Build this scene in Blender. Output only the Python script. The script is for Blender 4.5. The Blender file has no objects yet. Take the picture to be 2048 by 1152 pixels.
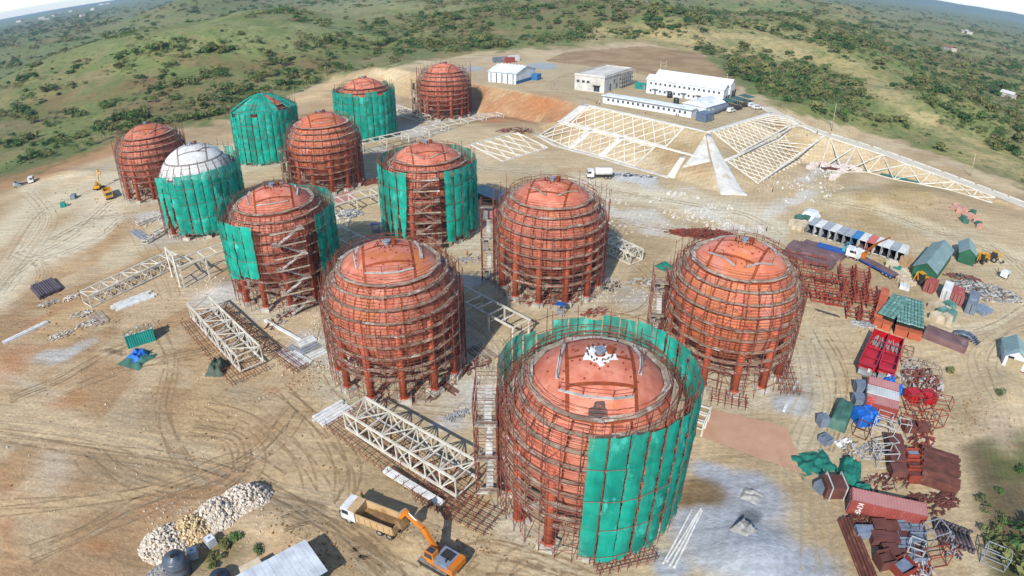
import bpy, math, random
import numpy as np
from mathutils import Vector, Matrix
random.seed(7)
RNG = np.random.default_rng(11)
SC = bpy.context.scene
COL = SC.collection
PI = math.pi

# ------------------------------------------------------------------ camera (wide drone lens with barrel distortion)
LF, LP, LK, LH = 1265.4, math.radians(28.45), 0.0956, 61.26      # focal length in photo px, pitch, distortion, height in m
cam = bpy.data.cameras.new('camera')
cam_ob = bpy.data.objects.new('camera', cam); COL.objects.link(cam_ob); SC.camera = cam_ob
cam_ob.location = (0, 0, LH); cam_ob.rotation_euler = (PI/2 - LP, 0, 0)
cam.sensor_fit = 'HORIZONTAL'; cam.sensor_width = 36.0; cam.sensor_height = 20.25
cam.clip_start = 0.5; cam.clip_end = 30000
cam.lens = LF*36/2048
cam.type = 'PANO'
_th = np.linspace(0, 0.95, 200); _r = LF*(_th + LK*_th**3)*36/2048
_A = np.stack([_r, _r**2, _r**3, _r**4], 1)
_k = np.linalg.lstsq(_A, _th, rcond=None)[0]
for tgt in (cam, getattr(cam, 'cycles', None)):
    try:
        tgt.panorama_type = 'FISHEYE_LENS_POLYNOMIAL'
        tgt.fisheye_fov = PI
        tgt.fisheye_polynomial_k0 = 0.0
        for i in range(4): setattr(tgt, 'fisheye_polynomial_k%d' % (i+1), -float(_k[i]))
    except Exception as e:
        pass

# ------------------------------------------------------------------ sky, sun, exposure
SUN_EL, SUN_AZ = math.radians(36), math.radians(21)      # shadows fall 21 degrees right of straight away from the camera
w = bpy.data.worlds.new('World'); SC.world = w; w.use_nodes = True
nt = w.node_tree; bg = nt.nodes['Background']
sky = nt.nodes.new('ShaderNodeTexSky'); sky.sky_type = 'NISHITA'; sky.sun_disc = False
sky.sun_elevation = SUN_EL; sky.sun_rotation = PI + SUN_AZ
sky.air_density = 1.0; sky.dust_density = 0.2; sky.ozone_density = 2.5
nt.links.new(sky.outputs[0], bg.inputs[0]); bg.inputs[1].default_value = 0.15
sl = bpy.data.lights.new('sun', 'SUN'); sl.energy = 4.3; sl.angle = math.radians(0.6); sl.color = (1.0, 0.97, 0.92)
so = bpy.data.objects.new('sun', sl); COL.objects.link(so)
_d = Vector((math.sin(SUN_AZ)*math.cos(SUN_EL), math.cos(SUN_AZ)*math.cos(SUN_EL), -math.sin(SUN_EL)))
so.rotation_euler = _d.to_track_quat('-Z', 'Y').to_euler(); so.location = (-60, -160, 200)
SC.view_settings.view_transform = 'Standard'; SC.view_settings.look = 'None'
SC.view_settings.exposure = 0.66; SC.view_settings.gamma = 1.0
SC.view_settings.use_curve_mapping = False
SC.render.engine = 'CYCLES'
SC.cycles.max_bounces = 5; SC.cycles.diffuse_bounces = 3; SC.cycles.glossy_bounces = 2
SC.cycles.transparent_max_bounces = 6; SC.cycles.volume_bounces = 0
SC.cycles.use_denoising = True
SC.cycles.caustics_reflective = False; SC.cycles.caustics_refractive = False

# ------------------------------------------------------------------ photo pixel <-> place
def ray(px, py):
    dx, dy = px-1024, 576-py
    n = math.hypot(dx, dy) or 1e-6
    r = n/LF; th = r
    for _ in range(8): th -= (th + LK*th**3 - r)/(1 + 3*LK*th*th)
    s = math.sin(th); u, v, ww = dx/n*s, dy/n*s, math.cos(th)
    return Vector((u, ww*math.cos(LP) + v*math.sin(LP), -ww*math.sin(LP) + v*math.cos(LP)))
def at(px, py, z=0.0):
    d = ray(px, py); t = (z - LH)/d.z
    return Vector((d.x*t, d.y*t, z))
def project(x, y, z):
    z = z - LH
    dep = y*math.cos(LP) - z*math.sin(LP); up = y*math.sin(LP) + z*math.cos(LP)
    rr = np.hypot(x, up) + 1e-9; th = np.arctan2(rr, dep); r = LF*(th + LK*th**3)
    return 1024 + x/rr*r, 576 - up/rr*r

# ------------------------------------------------------------------ colour, noise
def lin(h):
    h = h.lstrip('#'); c = [int(h[i:i+2], 16)/255 for i in (0, 2, 4)]
    return [v/12.92 if v <= .04045 else ((v+.055)/1.055)**2.4 for v in c]
ALB = 0.60
def alb(h, k=1.0): return tuple(min(.86, v*ALB*k) for v in lin(h))
def _hash(ix, iy, s):
    n = (ix.astype(np.int64)*374761393 + iy.astype(np.int64)*668265263 + s*982451653) & 0x7fffffff
    n = ((n ^ (n >> 13))*1274126177) & 0x7fffffff
    return ((n ^ (n >> 16)) & 0xffff)/65535.0
def vn(x, y, sc, s=0):
    x = np.asarray(x, float)/sc; y = np.asarray(y, float)/sc
    ix, iy = np.floor(x), np.floor(y); fx, fy = x-ix, y-iy
    fx = fx*fx*(3-2*fx); fy = fy*fy*(3-2*fy)
    a, b = _hash(ix, iy, s), _hash(ix+1, iy, s); c, d = _hash(ix, iy+1, s), _hash(ix+1, iy+1, s)
    return (a*(1-fx)+b*fx)*(1-fy) + (c*(1-fx)+d*fx)*fy
def fbm(x, y, sc, s=0, o=4):
    t = 0; a = .5; n = 0; x = np.asarray(x, float); y = np.asarray(y, float)
    for i in range(o):
        x, y = .79*x - .613*y + 3.1, .613*x + .79*y - 7.7
        t = t + a*vn(x, y, sc/2**i, s+i*17); n += a; a *= .5
    return t/n
def sstep(a, b, x):
    t = np.clip((x-a)/(b-a), 0, 1); return t*t*(3-2*t)
def seg_dist(x, y, pts):
    d = np.full(np.shape(x), 1e9)
    for (ax, ay), (bx, by) in zip(pts[:-1], pts[1:]):
        ex, ey = bx-ax, by-ay; L = ex*ex+ey*ey + 1e-9
        t = np.clip(((x-ax)*ex + (y-ay)*ey)/L, 0, 1)
        d = np.minimum(d, np.hypot(x-ax-t*ex, y-ay-t*ey))
    return d
def in_poly(x, y, pts):
    ins = np.zeros(np.shape(x), bool)
    for (ax, ay), (bx, by) in zip(pts, pts[1:]+pts[:1]):
        c = ((ay > y) != (by > y)) & (x < (bx-ax)*(y-ay)/((by-ay) + 1e-12) + ax)
        ins ^= c
    return ins

# ------------------------------------------------------------------ materials
MATS = {}
def _mix(nt, fac, a, b, typ='MIX'):
    m = nt.nodes.new('ShaderNodeMix'); m.data_type = 'RGBA'; m.blend_type = typ
    for s, v in ((0, fac), (6, a), (7, b)):
        if hasattr(v, 'is_linked') or hasattr(v, 'links'): nt.links.new(v, m.inputs[s])
        elif s == 0: m.inputs[0].default_value = v
        else: m.inputs[s].default_value = (*v[:3], 1)
    return m.outputs[2]
def _noise(nt, vec, scale, detail=4, rough=.6, lo=.35, hi=.65):
    n = nt.nodes.new('ShaderNodeTexNoise'); n.inputs['Scale'].default_value = scale
    n.inputs['Detail'].default_value = detail; n.inputs['Roughness'].default_value = rough
    nt.links.new(vec, n.inputs['Vector'])
    r = nt.nodes.new('ShaderNodeMapRange'); r.inputs[1].default_value = lo; r.inputs[2].default_value = hi
    nt.links.new(n.outputs[0], r.inputs[0]); return r.outputs[0]
def mat(name, c, c2=None, rough=.7, metal=0., scale=1.2, amt=.35, c3=None, s3=.35, lo3=.55, bump=0., bscale=8., stretch=None, var=.12, emis=None, spec=.35, transl=0., streak=None, thin=0.):
    """Painted, worn or earthy surface: base colour, a blotchy second colour, sparse third colour (wear), per-object variation."""
    if name in MATS: return MATS[name]
    m = bpy.data.materials.new(name); m.use_nodes = True; nt = m.node_tree
    b = nt.nodes['Principled BSDF']
    b.inputs['Roughness'].default_value = rough; b.inputs['Metallic'].default_value = metal
    b.inputs['Specular IOR Level'].default_value = spec
    geo = nt.nodes.new('ShaderNodeNewGeometry'); vec = geo.outputs['Position']
    if stretch:
        mp = nt.nodes.new('ShaderNodeMapping'); mp.inputs['Scale'].default_value = stretch
        nt.links.new(vec, mp.inputs[0]); vec = mp.outputs[0]
    col = _mix(nt, _noise(nt, vec, scale), c, c2 or [v*(1-amt) for v in c])
    if c3: col = _mix(nt, _noise(nt, vec, s3, 5, .65, lo3, lo3+.08), col, c3)
    if streak:                                               # dirt and rust run down the surface
        mp2 = nt.nodes.new('ShaderNodeMapping'); mp2.inputs['Scale'].default_value = (1.6, 1.6, .12); nt.links.new(geo.outputs['Position'], mp2.inputs[0])
        col = _mix(nt, _noise(nt, mp2.outputs[0], .8, 4, .65, .56, .86), col, streak)
    if var:
        oi = nt.nodes.new('ShaderNodeObjectInfo'); r = nt.nodes.new('ShaderNodeMapRange')
        r.inputs[3].default_value = 1-var; r.inputs[4].default_value = 1+var
        nt.links.new(oi.outputs['Random'], r.inputs[0])
        h = nt.nodes.new('ShaderNodeHueSaturation'); nt.links.new(col, h.inputs['Color']); nt.links.new(r.outputs[0], h.inputs['Value'])
        col = h.outputs[0]
    nt.links.new(col, b.inputs['Base Color'])
    if bump:
        n = nt.nodes.new('ShaderNodeTexNoise'); n.inputs['Scale'].default_value = bscale; n.inputs['Detail'].default_value = 4
        nt.links.new(vec, n.inputs['Vector'])
        bp = nt.nodes.new('ShaderNodeBump'); bp.inputs['Strength'].default_value = bump; bp.inputs['Distance'].default_value = .1
        nt.links.new(n.outputs[0], bp.inputs['Height']); nt.links.new(bp.outputs[0], b.inputs['Normal'])
    if transl:
        tr = nt.nodes.new('ShaderNodeBsdfTranslucent'); nt.links.new(col, tr.inputs[0])
        mx = nt.nodes.new('ShaderNodeMixShader'); mx.inputs[0].default_value = transl
        nt.links.new(b.outputs[0], mx.inputs[1]); nt.links.new(tr.outputs[0], mx.inputs[2])
        nt.links.new(mx.outputs[0], nt.nodes['Material Output'].inputs[0])
    if thin:                                                 # open weave: part of the light passes straight through
        out = nt.nodes['Material Output'].inputs[0]; sh = out.links[0].from_socket; tp = nt.nodes.new('ShaderNodeBsdfTransparent'); mx = nt.nodes.new('ShaderNodeMixShader')
        r = nt.nodes.new('ShaderNodeMapRange'); r.inputs[3].default_value = thin*.5; r.inputs[4].default_value = thin*1.5; nt.links.new(_noise(nt, vec, .4), r.inputs[0]); nt.links.new(r.outputs[0], mx.inputs[0])
        nt.links.new(sh, mx.inputs[1]); nt.links.new(tp.outputs[0], mx.inputs[2]); nt.links.new(mx.outputs[0], out)
    MATS[name] = m
    return m

# ------------------------------------------------------------------ mesh helpers
class MB:
    def __init__(s): s.v = []; s.f = []; s.m = []
    def add(s, vs, fs, mi=0):
        n = len(s.v); s.v += [tuple(v) for v in vs]; s.f += [tuple(i+n for i in f) for f in fs]; s.m += [mi]*len(fs); return s
    def box(s, c, d, rz=0, mi=0, taper=1., rx=0, ry=0):
        x, y, z = [v/2 for v in d]; M = Matrix.Rotation(rz, 3, 'Z') @ Matrix.Rotation(ry, 3, 'Y') @ Matrix.Rotation(rx, 3, 'X'); c = Vector(c)
        P = [(-x, -y, -z), (x, -y, -z), (x, y, -z), (-x, y, -z), (-x*taper, -y*taper, z), (x*taper, -y*taper, z), (x*taper, y*taper, z), (-x*taper, y*taper, z)]
        return s.add([c + M @ Vector(p) for p in P], [(0, 3, 2, 1), (4, 5, 6, 7), (0, 1, 5, 4), (1, 2, 6, 5), (2, 3, 7, 6), (3, 0, 4, 7)], mi)
    def tube(s, p, q, r, n=4, r2=None, mi=0, caps=True):
        p, q = Vector(p), Vector(q); d = q-p
        if d.length < 1e-6: return s
        a = d.normalized().orthogonal().normalized(); b = d.normalized().cross(a); r2 = r if r2 is None else r2
        vs = [o + (a*math.cos(t) + b*math.sin(t))*rr for o, rr in ((p, r), (q, r2)) for t in [2*PI*i/n + PI/n for i in range(n)]]
        fs = [(i, (i+1) % n, n+(i+1) % n, n+i) for i in range(n)]
        if caps: fs += [tuple(range(n))[::-1], tuple(range(n, 2*n))]
        return s.add(vs, fs, mi)
    def lathe(s, prof, n=16, c=(0, 0, 0), a0=0, a1=2*PI, mi=0, axis='Z'):
        full = abs(a1-a0-2*PI) < 1e-6; k = n if full else n+1; vs = []
        for r, z in prof:
            for i in range(k):
                t = a0 + (a1-a0)*i/n; v = (r*math.cos(t), r*math.sin(t), z)
                if axis == 'X': v = (z, v[0], v[1])
                if axis == 'Y': v = (v[0], z, v[1])
                vs.append((v[0]+c[0], v[1]+c[1], v[2]+c[2]))
        fs = []
        for j in range(len(prof)-1):
            for i in range(n if full else n):
                i2 = (i+1) % k if full else i+1
                fs.append((j*k+i, j*k+i2, (j+1)*k+i2, (j+1)*k+i))
        return s.add(vs, fs, mi)
    def prism(s, poly, y0, y1, mi=0, axis='Y'):
        n = len(poly)
        f = {'Y': lambda a, b, t: (a, t, b), 'X': lambda a, b, t: (t, a, b), 'Z': lambda a, b, t: (a, b, t)}[axis]
        vs = [f(a, b, t) for t in (y0, y1) for a, b in poly]
        return s.add(vs, [tuple(range(n)), tuple(range(n, 2*n))[::-1]] + [(i, n+i, n+(i+1) % n, (i+1) % n) for i in range(n)], mi)
    def grid(s, fn, nu, nv, mi=0):
        vs = [fn(i/nu, j/nv) for j in range(nv+1) for i in range(nu+1)]
        return s.add(vs, [(j*(nu+1)+i, j*(nu+1)+i+1, (j+1)*(nu+1)+i+1, (j+1)*(nu+1)+i) for j in range(nv) for i in range(nu)], mi)
    def mesh(s, name, mats, smooth=False):
        me = bpy.data.meshes.new(name); me.from_pydata(s.v, [], s.f)
        for m in (mats if isinstance(mats, (list, tuple)) else [mats]): me.materials.append(m)
        if any(s.m): me.polygons.foreach_set('material_index', s.m)
        me.update(); 
        if smooth: me.polygons.foreach_set('use_smooth', [True]*len(me.polygons))
        return me
    def build(s, name, mats, parent=None, smooth=False, loc=None, rz=None):
        return link(name, s.mesh(name, mats, smooth), parent, loc, rz)
def link(name, data, parent=None, loc=None, rz=None):
    o = bpy.data.objects.new(name, data); COL.objects.link(o)
    if parent is not None: o.parent = parent
    if loc is not None: o.location = loc
    if rz is not None: o.rotation_euler = (0, 0, rz)
    return o
def tag(o, label, cat, group=None, kind=None):
    o['label'] = label; o['category'] = cat
    if group: o['group'] = group
    if kind: o['kind'] = kind
    return o
def thing(name, label, cat, loc=(0, 0, 0), rz=0, group=None):
    return tag(link(name, None, None, loc, rz), label, cat, group)
def copy_tree(o, loc=None, rz=None, label=None, parent=None):
    c = o.copy(); COL.objects.link(c); c.parent = parent
    if loc is not None: c.location = loc
    if rz is not None: c.rotation_euler = (0, 0, rz)
    if label: c['label'] = label
    for ch in KIDS(o): copy_tree(ch, parent=c)
    return c
def KIDS(o): return [x for x in list(o.children)]
UNIT = {}
def bar(name, parent, p, q, w, m, h=None, rnd=0):
    """One straight member (beam, tube, board) as an object of its own, sharing one unit mesh per material and section."""
    key = (m.name, rnd)
    if key not in UNIT:
        mb = MB()
        if rnd: mb.tube((0, 0, 0), (0, 0, 1), .5, rnd)
        else: mb.box((0, 0, .5), (1, 1, 1))
        UNIT[key] = mb.mesh('unit_member', m)
    p, q = Vector(p), Vector(q); d = q-p; L = d.length
    z = d.normalized(); x = Vector((0, 0, 1)).cross(z)
    x = Vector((1, 0, 0)) if x.length < 1e-4 else x.normalized()
    y = z.cross(x)
    h = w if h is None else h
    M = Matrix(((x.x*w, y.x*h, z.x*L, p.x), (x.y*w, y.y*h, z.y*L, p.y), (x.z*w, y.z*h, z.z*L, p.z), (0, 0, 0, 1)))
    o = bpy.data.objects.new(name, UNIT[key]); COL.objects.link(o); o.parent = parent; o.matrix_basis = M
    return o
def frame(a, b, z=None):
    """Two photo points on the ground -> (middle, heading of a->b, length)."""
    A = at(*a) if z is None else at(*a, z); B = at(*b) if z is None else at(*b, z); d = B-A
    return (A+B)/2, math.atan2(d.y, d.x), math.hypot(d.x, d.y)
# ------------------------------------------------------------------ the ground
T_H = 10.0                                                     # height of the upper terrace
TA, TB, TC, TG = at(1165, 212, T_H), at(1415, 265, T_H), at(1545, 225, T_H), at(945, 165, T_H)
def _edge(a, b):
    d = (b-a).xy.normalized(); return Vector((-d.y, d.x)), a.xy       # left of a->b is the terrace
E1 = (Vector((-(TB-TG).xy.normalized().y, (TB-TG).xy.normalized().x)), TB.xy)
E2 = (Vector((-(TC-TB).xy.normalized().y, (TC-TB).xy.normalized().x)), TB.xy)
SITE = [at(*p).xy[:] for p in [(-160, 470), (0, 378), (120, 335), (250, 292), (460, 245), (680, 162), (830, 128), (960, 112), (1130, 104), (1290, 108), (1400, 138), (1480, 182), (1570, 226), (1700, 268), (1850, 318), (2048, 388), (2300, 520)]] + [(150, 60), (84, 62), (70, 36), (60, 10), (-110, 10)]
SITE = [tuple(p) for p in SITE]
ROAD = [((1528, 214), 10.), ((1560, 232), 9.6), ((1600, 252), 8.2), ((1660, 273), 6.0), ((1740, 297), 4.6), ((1850, 337), 3.0), ((1950, 374), 1.6), ((2048, 411), .6), ((2160, 452), .2)]
ROADW = [at(*p, z) for p, z in ROAD]
MIDP = [at(*p, 3.) for p in [(905, 298), (939, 289), (1019, 267), (1078, 250), (1000, 236), (930, 246)]]
def hz(x, y):
    x = np.asarray(x, float); y = np.asarray(y, float)
    d_out = np.where(in_poly(x, y, SITE), 0, seg_dist(x, y, SITE+SITE[:1]))
    ramp = sstep(4, 150, d_out)
    r = np.hypot(x, y)
    z = ramp*((fbm(x, y, 330, 3, 4)-.40)*82*sstep(180, 650, r)*(1-.7*sstep(.45, .8, np.abs(x)/(np.abs(y)+1))) + (fbm(x, y, 130, 9, 3)-.5)*22*sstep(200, 420, r) + (fbm(x, y, 60, 19, 2)-.5)*5 + (fbm(x, y, 18, 4, 2)-.5)*1.6)
    z = z - 60*sstep(900, 2600, r)*sstep(.25, .75, x/(np.abs(y)+1)) - 22*sstep(600, 2500, r)*sstep(.3, .8, -x/(np.abs(y)+1))
    # hill behind the terrace and the dry ridge to its right
    for px, py, hh, sx, sy in ((1330, 96, 12, 90, 70), (1500, 80, 18, 90, 60), (1700, 140, 15, 60, 50), (1880, 235, 10, 45, 40), (330, 150, 20, 120, 90), (120, 190, 13, 80, 60), (620, 90, 16, 120, 90)):
        c = at(px, py); z = z + hh*np.exp(-((x-c.x)/sx)**2 - ((y-c.y)/sy)**2)*sstep(0, 60, d_out)
    # upper terrace with its two graded faces
    d1 = -((x-E1[1].x)*E1[0].x + (y-E1[1].y)*E1[0].y); d2 = -((x-E2[1].x)*E2[0].x + (y-E2[1].y)*E2[0].y)
    s1 = (x-TG.x)*(TB.x-TG.x) + (y-TG.y)*(TB.y-TG.y); s1 = s1/((TB-TG).xy.length_squared)
    run1 = 12 + 12.5*sstep(.42, .50, s1)
    f = np.maximum(d1/run1, d2/24.5)
    cap = np.maximum(np.maximum(f, (x-135)/60.), (-60-x)/70.)
    t = np.clip(1-cap, 0, 1)
    tz = T_H*np.where(t < .5, t/.5*.47, np.where(t < .54, .47, .47 + (t-.54)/.46*.53))
    tz = np.where(t >= 1, T_H, tz)
    z = np.maximum(z, tz + .9*np.maximum(z-2, 0)*sstep(0, 1, t))
    # low platform with the second lattice
    cx = sum(p.x for p in MIDP)/len(MIDP); cy = sum(p.y for p in MIDP)/len(MIDP)
    dm = np.full(np.shape(x), -1e9)
    for a, b in zip(MIDP, MIDP[1:]+MIDP[:1]):
        n = Vector((b.y-a.y, a.x-b.x)); n.normalize()
        if n.x*(cx-a.x) + n.y*(cy-a.y) > 0: n = -n
        dm = np.maximum(dm, (x-a.x)*n.x + (y-a.y)*n.y)
    z = np.maximum(z, 3.*np.clip(1-dm/16., 0, 1))
    # road embankment on the right
    best = np.full(np.shape(x), 1e9); zr = np.zeros(np.shape(x))
    for a, b in zip(ROADW[:-1], ROADW[1:]):
        e = (b-a).xy; L = e.length_squared
        tt = np.clip(((x-a.x)*e.x + (y-a.y)*e.y)/L, 0, 1)
        d = np.hypot(x-a.x-tt*e.x, y-a.y-tt*e.y); m = d < best
        best = np.where(m, d, best); zr = np.where(m, a.z + tt*(b.z-a.z), zr)
    z = np.maximum(z, zr - np.maximum(best-4.2, 0)*.42)
    near = best < 4.6
    z = np.where(near & (z > zr), zr + (z-zr)*sstep(4.2, 4.6, best), z)
    # earth heaps and the bank in the lower right corner
    for px, py, hh, sx, sy in ((1985, 850, 3.2, 8, 9), (2030, 790, 2.5, 8, 7), (1840, 395, 2.2, 17, 9), (1720, 400, 1.6, 14, 7), (1500, 1120, 1.5, 4.2, 3.6), (1480, 1080, .5, 9, 6), (560, 1050, 1.1, 6, 3.6), (835, 1082, .7, 2.2, 2.), (1585, 800, .8, 3, 2.2), (440, 575, .9, 4.5, 3), (985, 760, .5, 4, 2.5), (335, 1098, -.6, 6, 4), (640, 195, 3.5, 16, 9), (700, 172, 3.5, 20, 9), (140, 352, 2.2, 14, 6)):
        c = at(px, py); z = z + hh*np.exp(-((x-c.x)/sx)**2 - ((y-c.y)/sy)**2)
    c1, c2 = at(1915, 930), at(2048, 1085)
    dd = -((x-c1.x)*(c2.y-c1.y) - (y-c1.y)*(c2.x-c1.x))/math.hypot(c2.x-c1.x, c2.y-c1.y)
    z = z - 4.*sstep(0, 14, dd)*sstep(90, 60, y)*sstep(45, 55, x)
    # worked earth: ruts and lumps
    site = 1-sstep(0, 40, d_out)
    z = z + site*((fbm(x, y, 11, 21, 2)-.5)*.42)*(1-sstep(.3, .9, t))
    return z
def gz(x, y): return float(hz(np.array([x]), np.array([y]))[0])
def gp(px, py, z0=0.0, up=0.0):
    """Photo point -> point on the ground (a few steps along the sight line)."""
    z = z0
    for _ in range(6):
        p = at(px, py, z); z = gz(p.x, p.y)
    return Vector((p.x, p.y, z+up))
def gframe(a, b):
    A, B = gp(*a), gp(*b); d = B-A; m = (A+B)/2
    return Vector((m.x, m.y, min(A.z, B.z, gz(m.x, m.y)))), math.atan2(d.y, d.x), math.hypot(d.x, d.y)

GRID = None
def axis(spec):
    out = []
    for a, b, st in spec: out += list(np.arange(a, b-1e-6, st))
    return out
def grow(a, b, s0, k=1.09):
    out = [a]; s = s0
    while out[-1] < b: out.append(out[-1]+s); s *= k
    return out
xs = axis([(-200, -78, 1.), (-78, 78, .55), (78, 215, 1.)]); 
xs = [-v for v in grow(201, 7500, 1.1)][::-1] + xs + grow(215, 7500, 1.1)
ys = [-v for v in grow(0, 600, 6, 1.25)][::-1][:-1] + axis([(0, 34, 1.5), (34, 112, .55), (112, 330, 1.)]) + grow(330, 9000, 1.05, 1.045)
GX, GY = np.meshgrid(np.array(xs), np.array(ys))
GZ = hz(GX, GY)
PX, PY = project(GX, GY, GZ)
_xs, _ys = np.array(xs), np.array(ys)
def hz(x, y):
    # height read back from the built ground mesh
    x = np.asarray(x, float); y = np.asarray(y, float)
    i = np.clip(np.searchsorted(_xs, x)-1, 0, len(_xs)-2); j = np.clip(np.searchsorted(_ys, y)-1, 0, len(_ys)-2)
    u = np.clip((x-_xs[i])/(_xs[i+1]-_xs[i]), 0, 1); v = np.clip((y-_ys[j])/(_ys[j+1]-_ys[j]), 0, 1)
    return (GZ[j, i]*(1-u)+GZ[j, i+1]*u)*(1-v) + (GZ[j+1, i]*(1-u)+GZ[j+1, i+1]*u)*v
PY = np.where(GY < 5, 1400, PY)
# --- what the ground is made of, painted as soil, gravel, grass and concrete colours, with some cloud shade
rgb = np.zeros(GX.shape+(3,)); rgb[:] = lin('#d6bd94')
def lay(mask, h, k=1.0):
    global rgb
    m = np.clip(mask*k, 0, 1)[..., None]; rgb = rgb*(1-m) + np.array(lin(h))*m
n1, n2, n3 = fbm(GX, GY, 26, 31), fbm(GX, GY, 9, 32, 3), fbm(GX, GY, 60, 33)
nb = (fbm(GX, GY, 7, 41, 3)-.5)
def blob(px, py, rx, ry, rot=0, soft=.55, ragged=1.0):
    c, s = math.cos(math.radians(rot)), math.sin(math.radians(rot)); dx, dy = PX-px, PY-py
    d = np.hypot((dx*c+dy*s)/rx, (-dx*s+dy*c)/ry) + nb*ragged
    return 1-sstep(1-soft, 1+soft*.3, d)
def line(pts, wd, soft=.6, ragged=.5):
    d = seg_dist(PX, PY, pts)/wd + nb*ragged
    return 1-sstep(1-soft, 1+soft, d)
lay(sstep(.45, .65, n1), '#c0a57c', .8); lay(sstep(.5, .7, n2), '#dcc8a4', .6); lay(sstep(.55, .7, n3), '#b69a74', .6)
# left working area: browner, with orange and red streaks
left = sstep(760, 420, PX)*sstep(380, 500, PY); lay(left, '#cfab7e', .8)
lay(left*sstep(.42, .62, fbm(GX, GY, 13, 51, 3)), '#b8946c', .7)
lay(left*sstep(.5, .66, fbm(GX, GY, 10, 52, 3)), '#dcc29c', .7)
for a in ((50, 700, 70, 22, -10), (20, 730, 40, 40, 0), (80, 640, 70, 8, -28), (15, 1050, 26, 110, 0), (60, 1010, 40, 20, 40), (130, 805, 60, 22, -20), (390, 1020, 80, 10, -28), (200, 1092, 45, 22, 0), (545, 780, 20, 8, 0), (350, 985, 22, 12, 0), (250, 350, 90, 7, -18)):
    lay(blob(*a, soft=.9), '#c07a4a', .5)
for a in ((270, 960, 120, 60, 10), (480, 790, 80, 40, 0), (250, 840, 90, 30, -15), (350, 900, 140, 40, 10)): lay(blob(*a, soft=1.), '#b0a082', .6)
for a in ((110, 930, 45, 55, 0), (130, 860, 60, 14, 10), (60, 770, 60, 10, 20)): lay(blob(*a, soft=1.), '#d3c0a4', .8)
# haul roads and wheel tracks
for pts, wd, h, k in (([(0, 590), (60, 520), (150, 470), (230, 400), (330, 360), (470, 310)], 30, '#ead8b6', 1.), ([(0, 470), (70, 420), (160, 390), (260, 350)], 22, '#e6d3ae', 1.), ([(60, 380), (90, 430), (40, 520), (0, 560)], 18, '#e4d0ab', .95),
        ([(0, 830), (150, 860), (330, 900), (520, 960), (700, 1010), (960, 1100), (1100, 1152)], 30, '#dcc096', .95), ([(0, 1020), (150, 1010), (330, 975), (470, 925), (560, 960)], 20, '#d8b88c', .85),
        ([(290, 1010), (380, 990), (480, 950)], 20, '#bd9068', .6), ([(40, 500), (70, 510), (130, 500), (200, 470), (240, 430)], 10, '#ecdcbc', 1.),
        ([(1560, 460), (1500, 430), (1400, 410), (1250, 385), (1150, 365)], 18, '#e8d9b8', 1.), ([(1640, 395), (1760, 420), (1900, 470), (2048, 520)], 12, '#e6d3ab', 1.), ([(1650, 405), (1770, 430), (1890, 480)], 4, '#e2d2ae', .8),
        ([(2048, 610), (1990, 650), (1920, 660), (1850, 630)], 9, '#e4d1aa', .95), ([(2048, 560), (1960, 480), (1900, 480)], 16, '#dcc8a0', .8), ([(1620, 690), (1640, 800), (1600, 900)], 34, '#dac8a4', .85),
        ([(660, 620), (640, 700), (700, 770), (760, 800)], 18, '#cdb389', .7), ([(940, 640), (1000, 700), (990, 760)], 24, '#dcc6a0', .85), ([(380, 410), (300, 470), (220, 520)], 18, '#e2cda8', .9),
        ([(760, 330), (860, 300), (960, 330), (1100, 350)], 12, '#d2c09c', .7), ([(1180, 130), (1100, 170), (1190, 200), (1440, 255), (1530, 220)], 12, '#cbb48c', .8), ([(300, 800), (330, 880), (400, 960)], 14, '#c3a683', .6)):
    lay(line(pts, wd), h, k)
# concrete, cement and pale rubble
for tx, ty in ((9.66, 57.15), (36.3, 87.4), (-18.89, 85.96), (7.73, 115.72), (-47., 113.9), (-20., 142.9), (-112.6, 178.1), (-82.3, 149.5), (-55.8, 179.4), (-86.1, 211.3), (-55.7, 236.4), (-28.5, 267.4)):
    lay(1-sstep(11, 15.5, np.hypot(GX-tx, GY-ty) + nb*7), '#ddd0b4', .75)
for a in ((1290, 440, 80, 26, 8), (1400, 425, 60, 16, 10), (1200, 415, 60, 16, 15), (1150, 405, 40, 14, 0), (1480, 455, 70, 12, 12), (1560, 415, 60, 14, -25), (1600, 395, 40, 12, -30), (1300, 372, 75, 12, 8), (1450, 330, 16, 30, 0)): lay(blob(*a, soft=.8, ragged=2.2), '#e4dccb', .85)
lay(blob(1270, 358, 64, 11, 10), '#dcdad4', .95)
for a in ((440, 585, 62, 34, 0), (960, 785, 62, 30, -10), (630, 700, 50, 40, 0), (345, 430, 70, 14, -12), (360, 470, 70, 12, -15), (300, 430, 40, 10, 0), (1270, 600, 50, 26, 0), (1190, 565, 40, 20, 0), (150, 700, 60, 12, -28), (100, 710, 34, 14, -10), (900, 845, 40, 14, 0), (940, 560, 40, 14, 10), (760, 300, 40, 18, 0), (830, 265, 90, 22, -10), (860, 205, 40, 30, 0), (770, 215, 40, 25, 0)): lay(blob(*a, soft=.9, ragged=1.6), '#d6d0c6', .85)
for a in ((945, 465, 26, 50, 10), (975, 440, 30, 30, 0)): lay(blob(*a, soft=.8), '#e3d4b4', .8)
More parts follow.
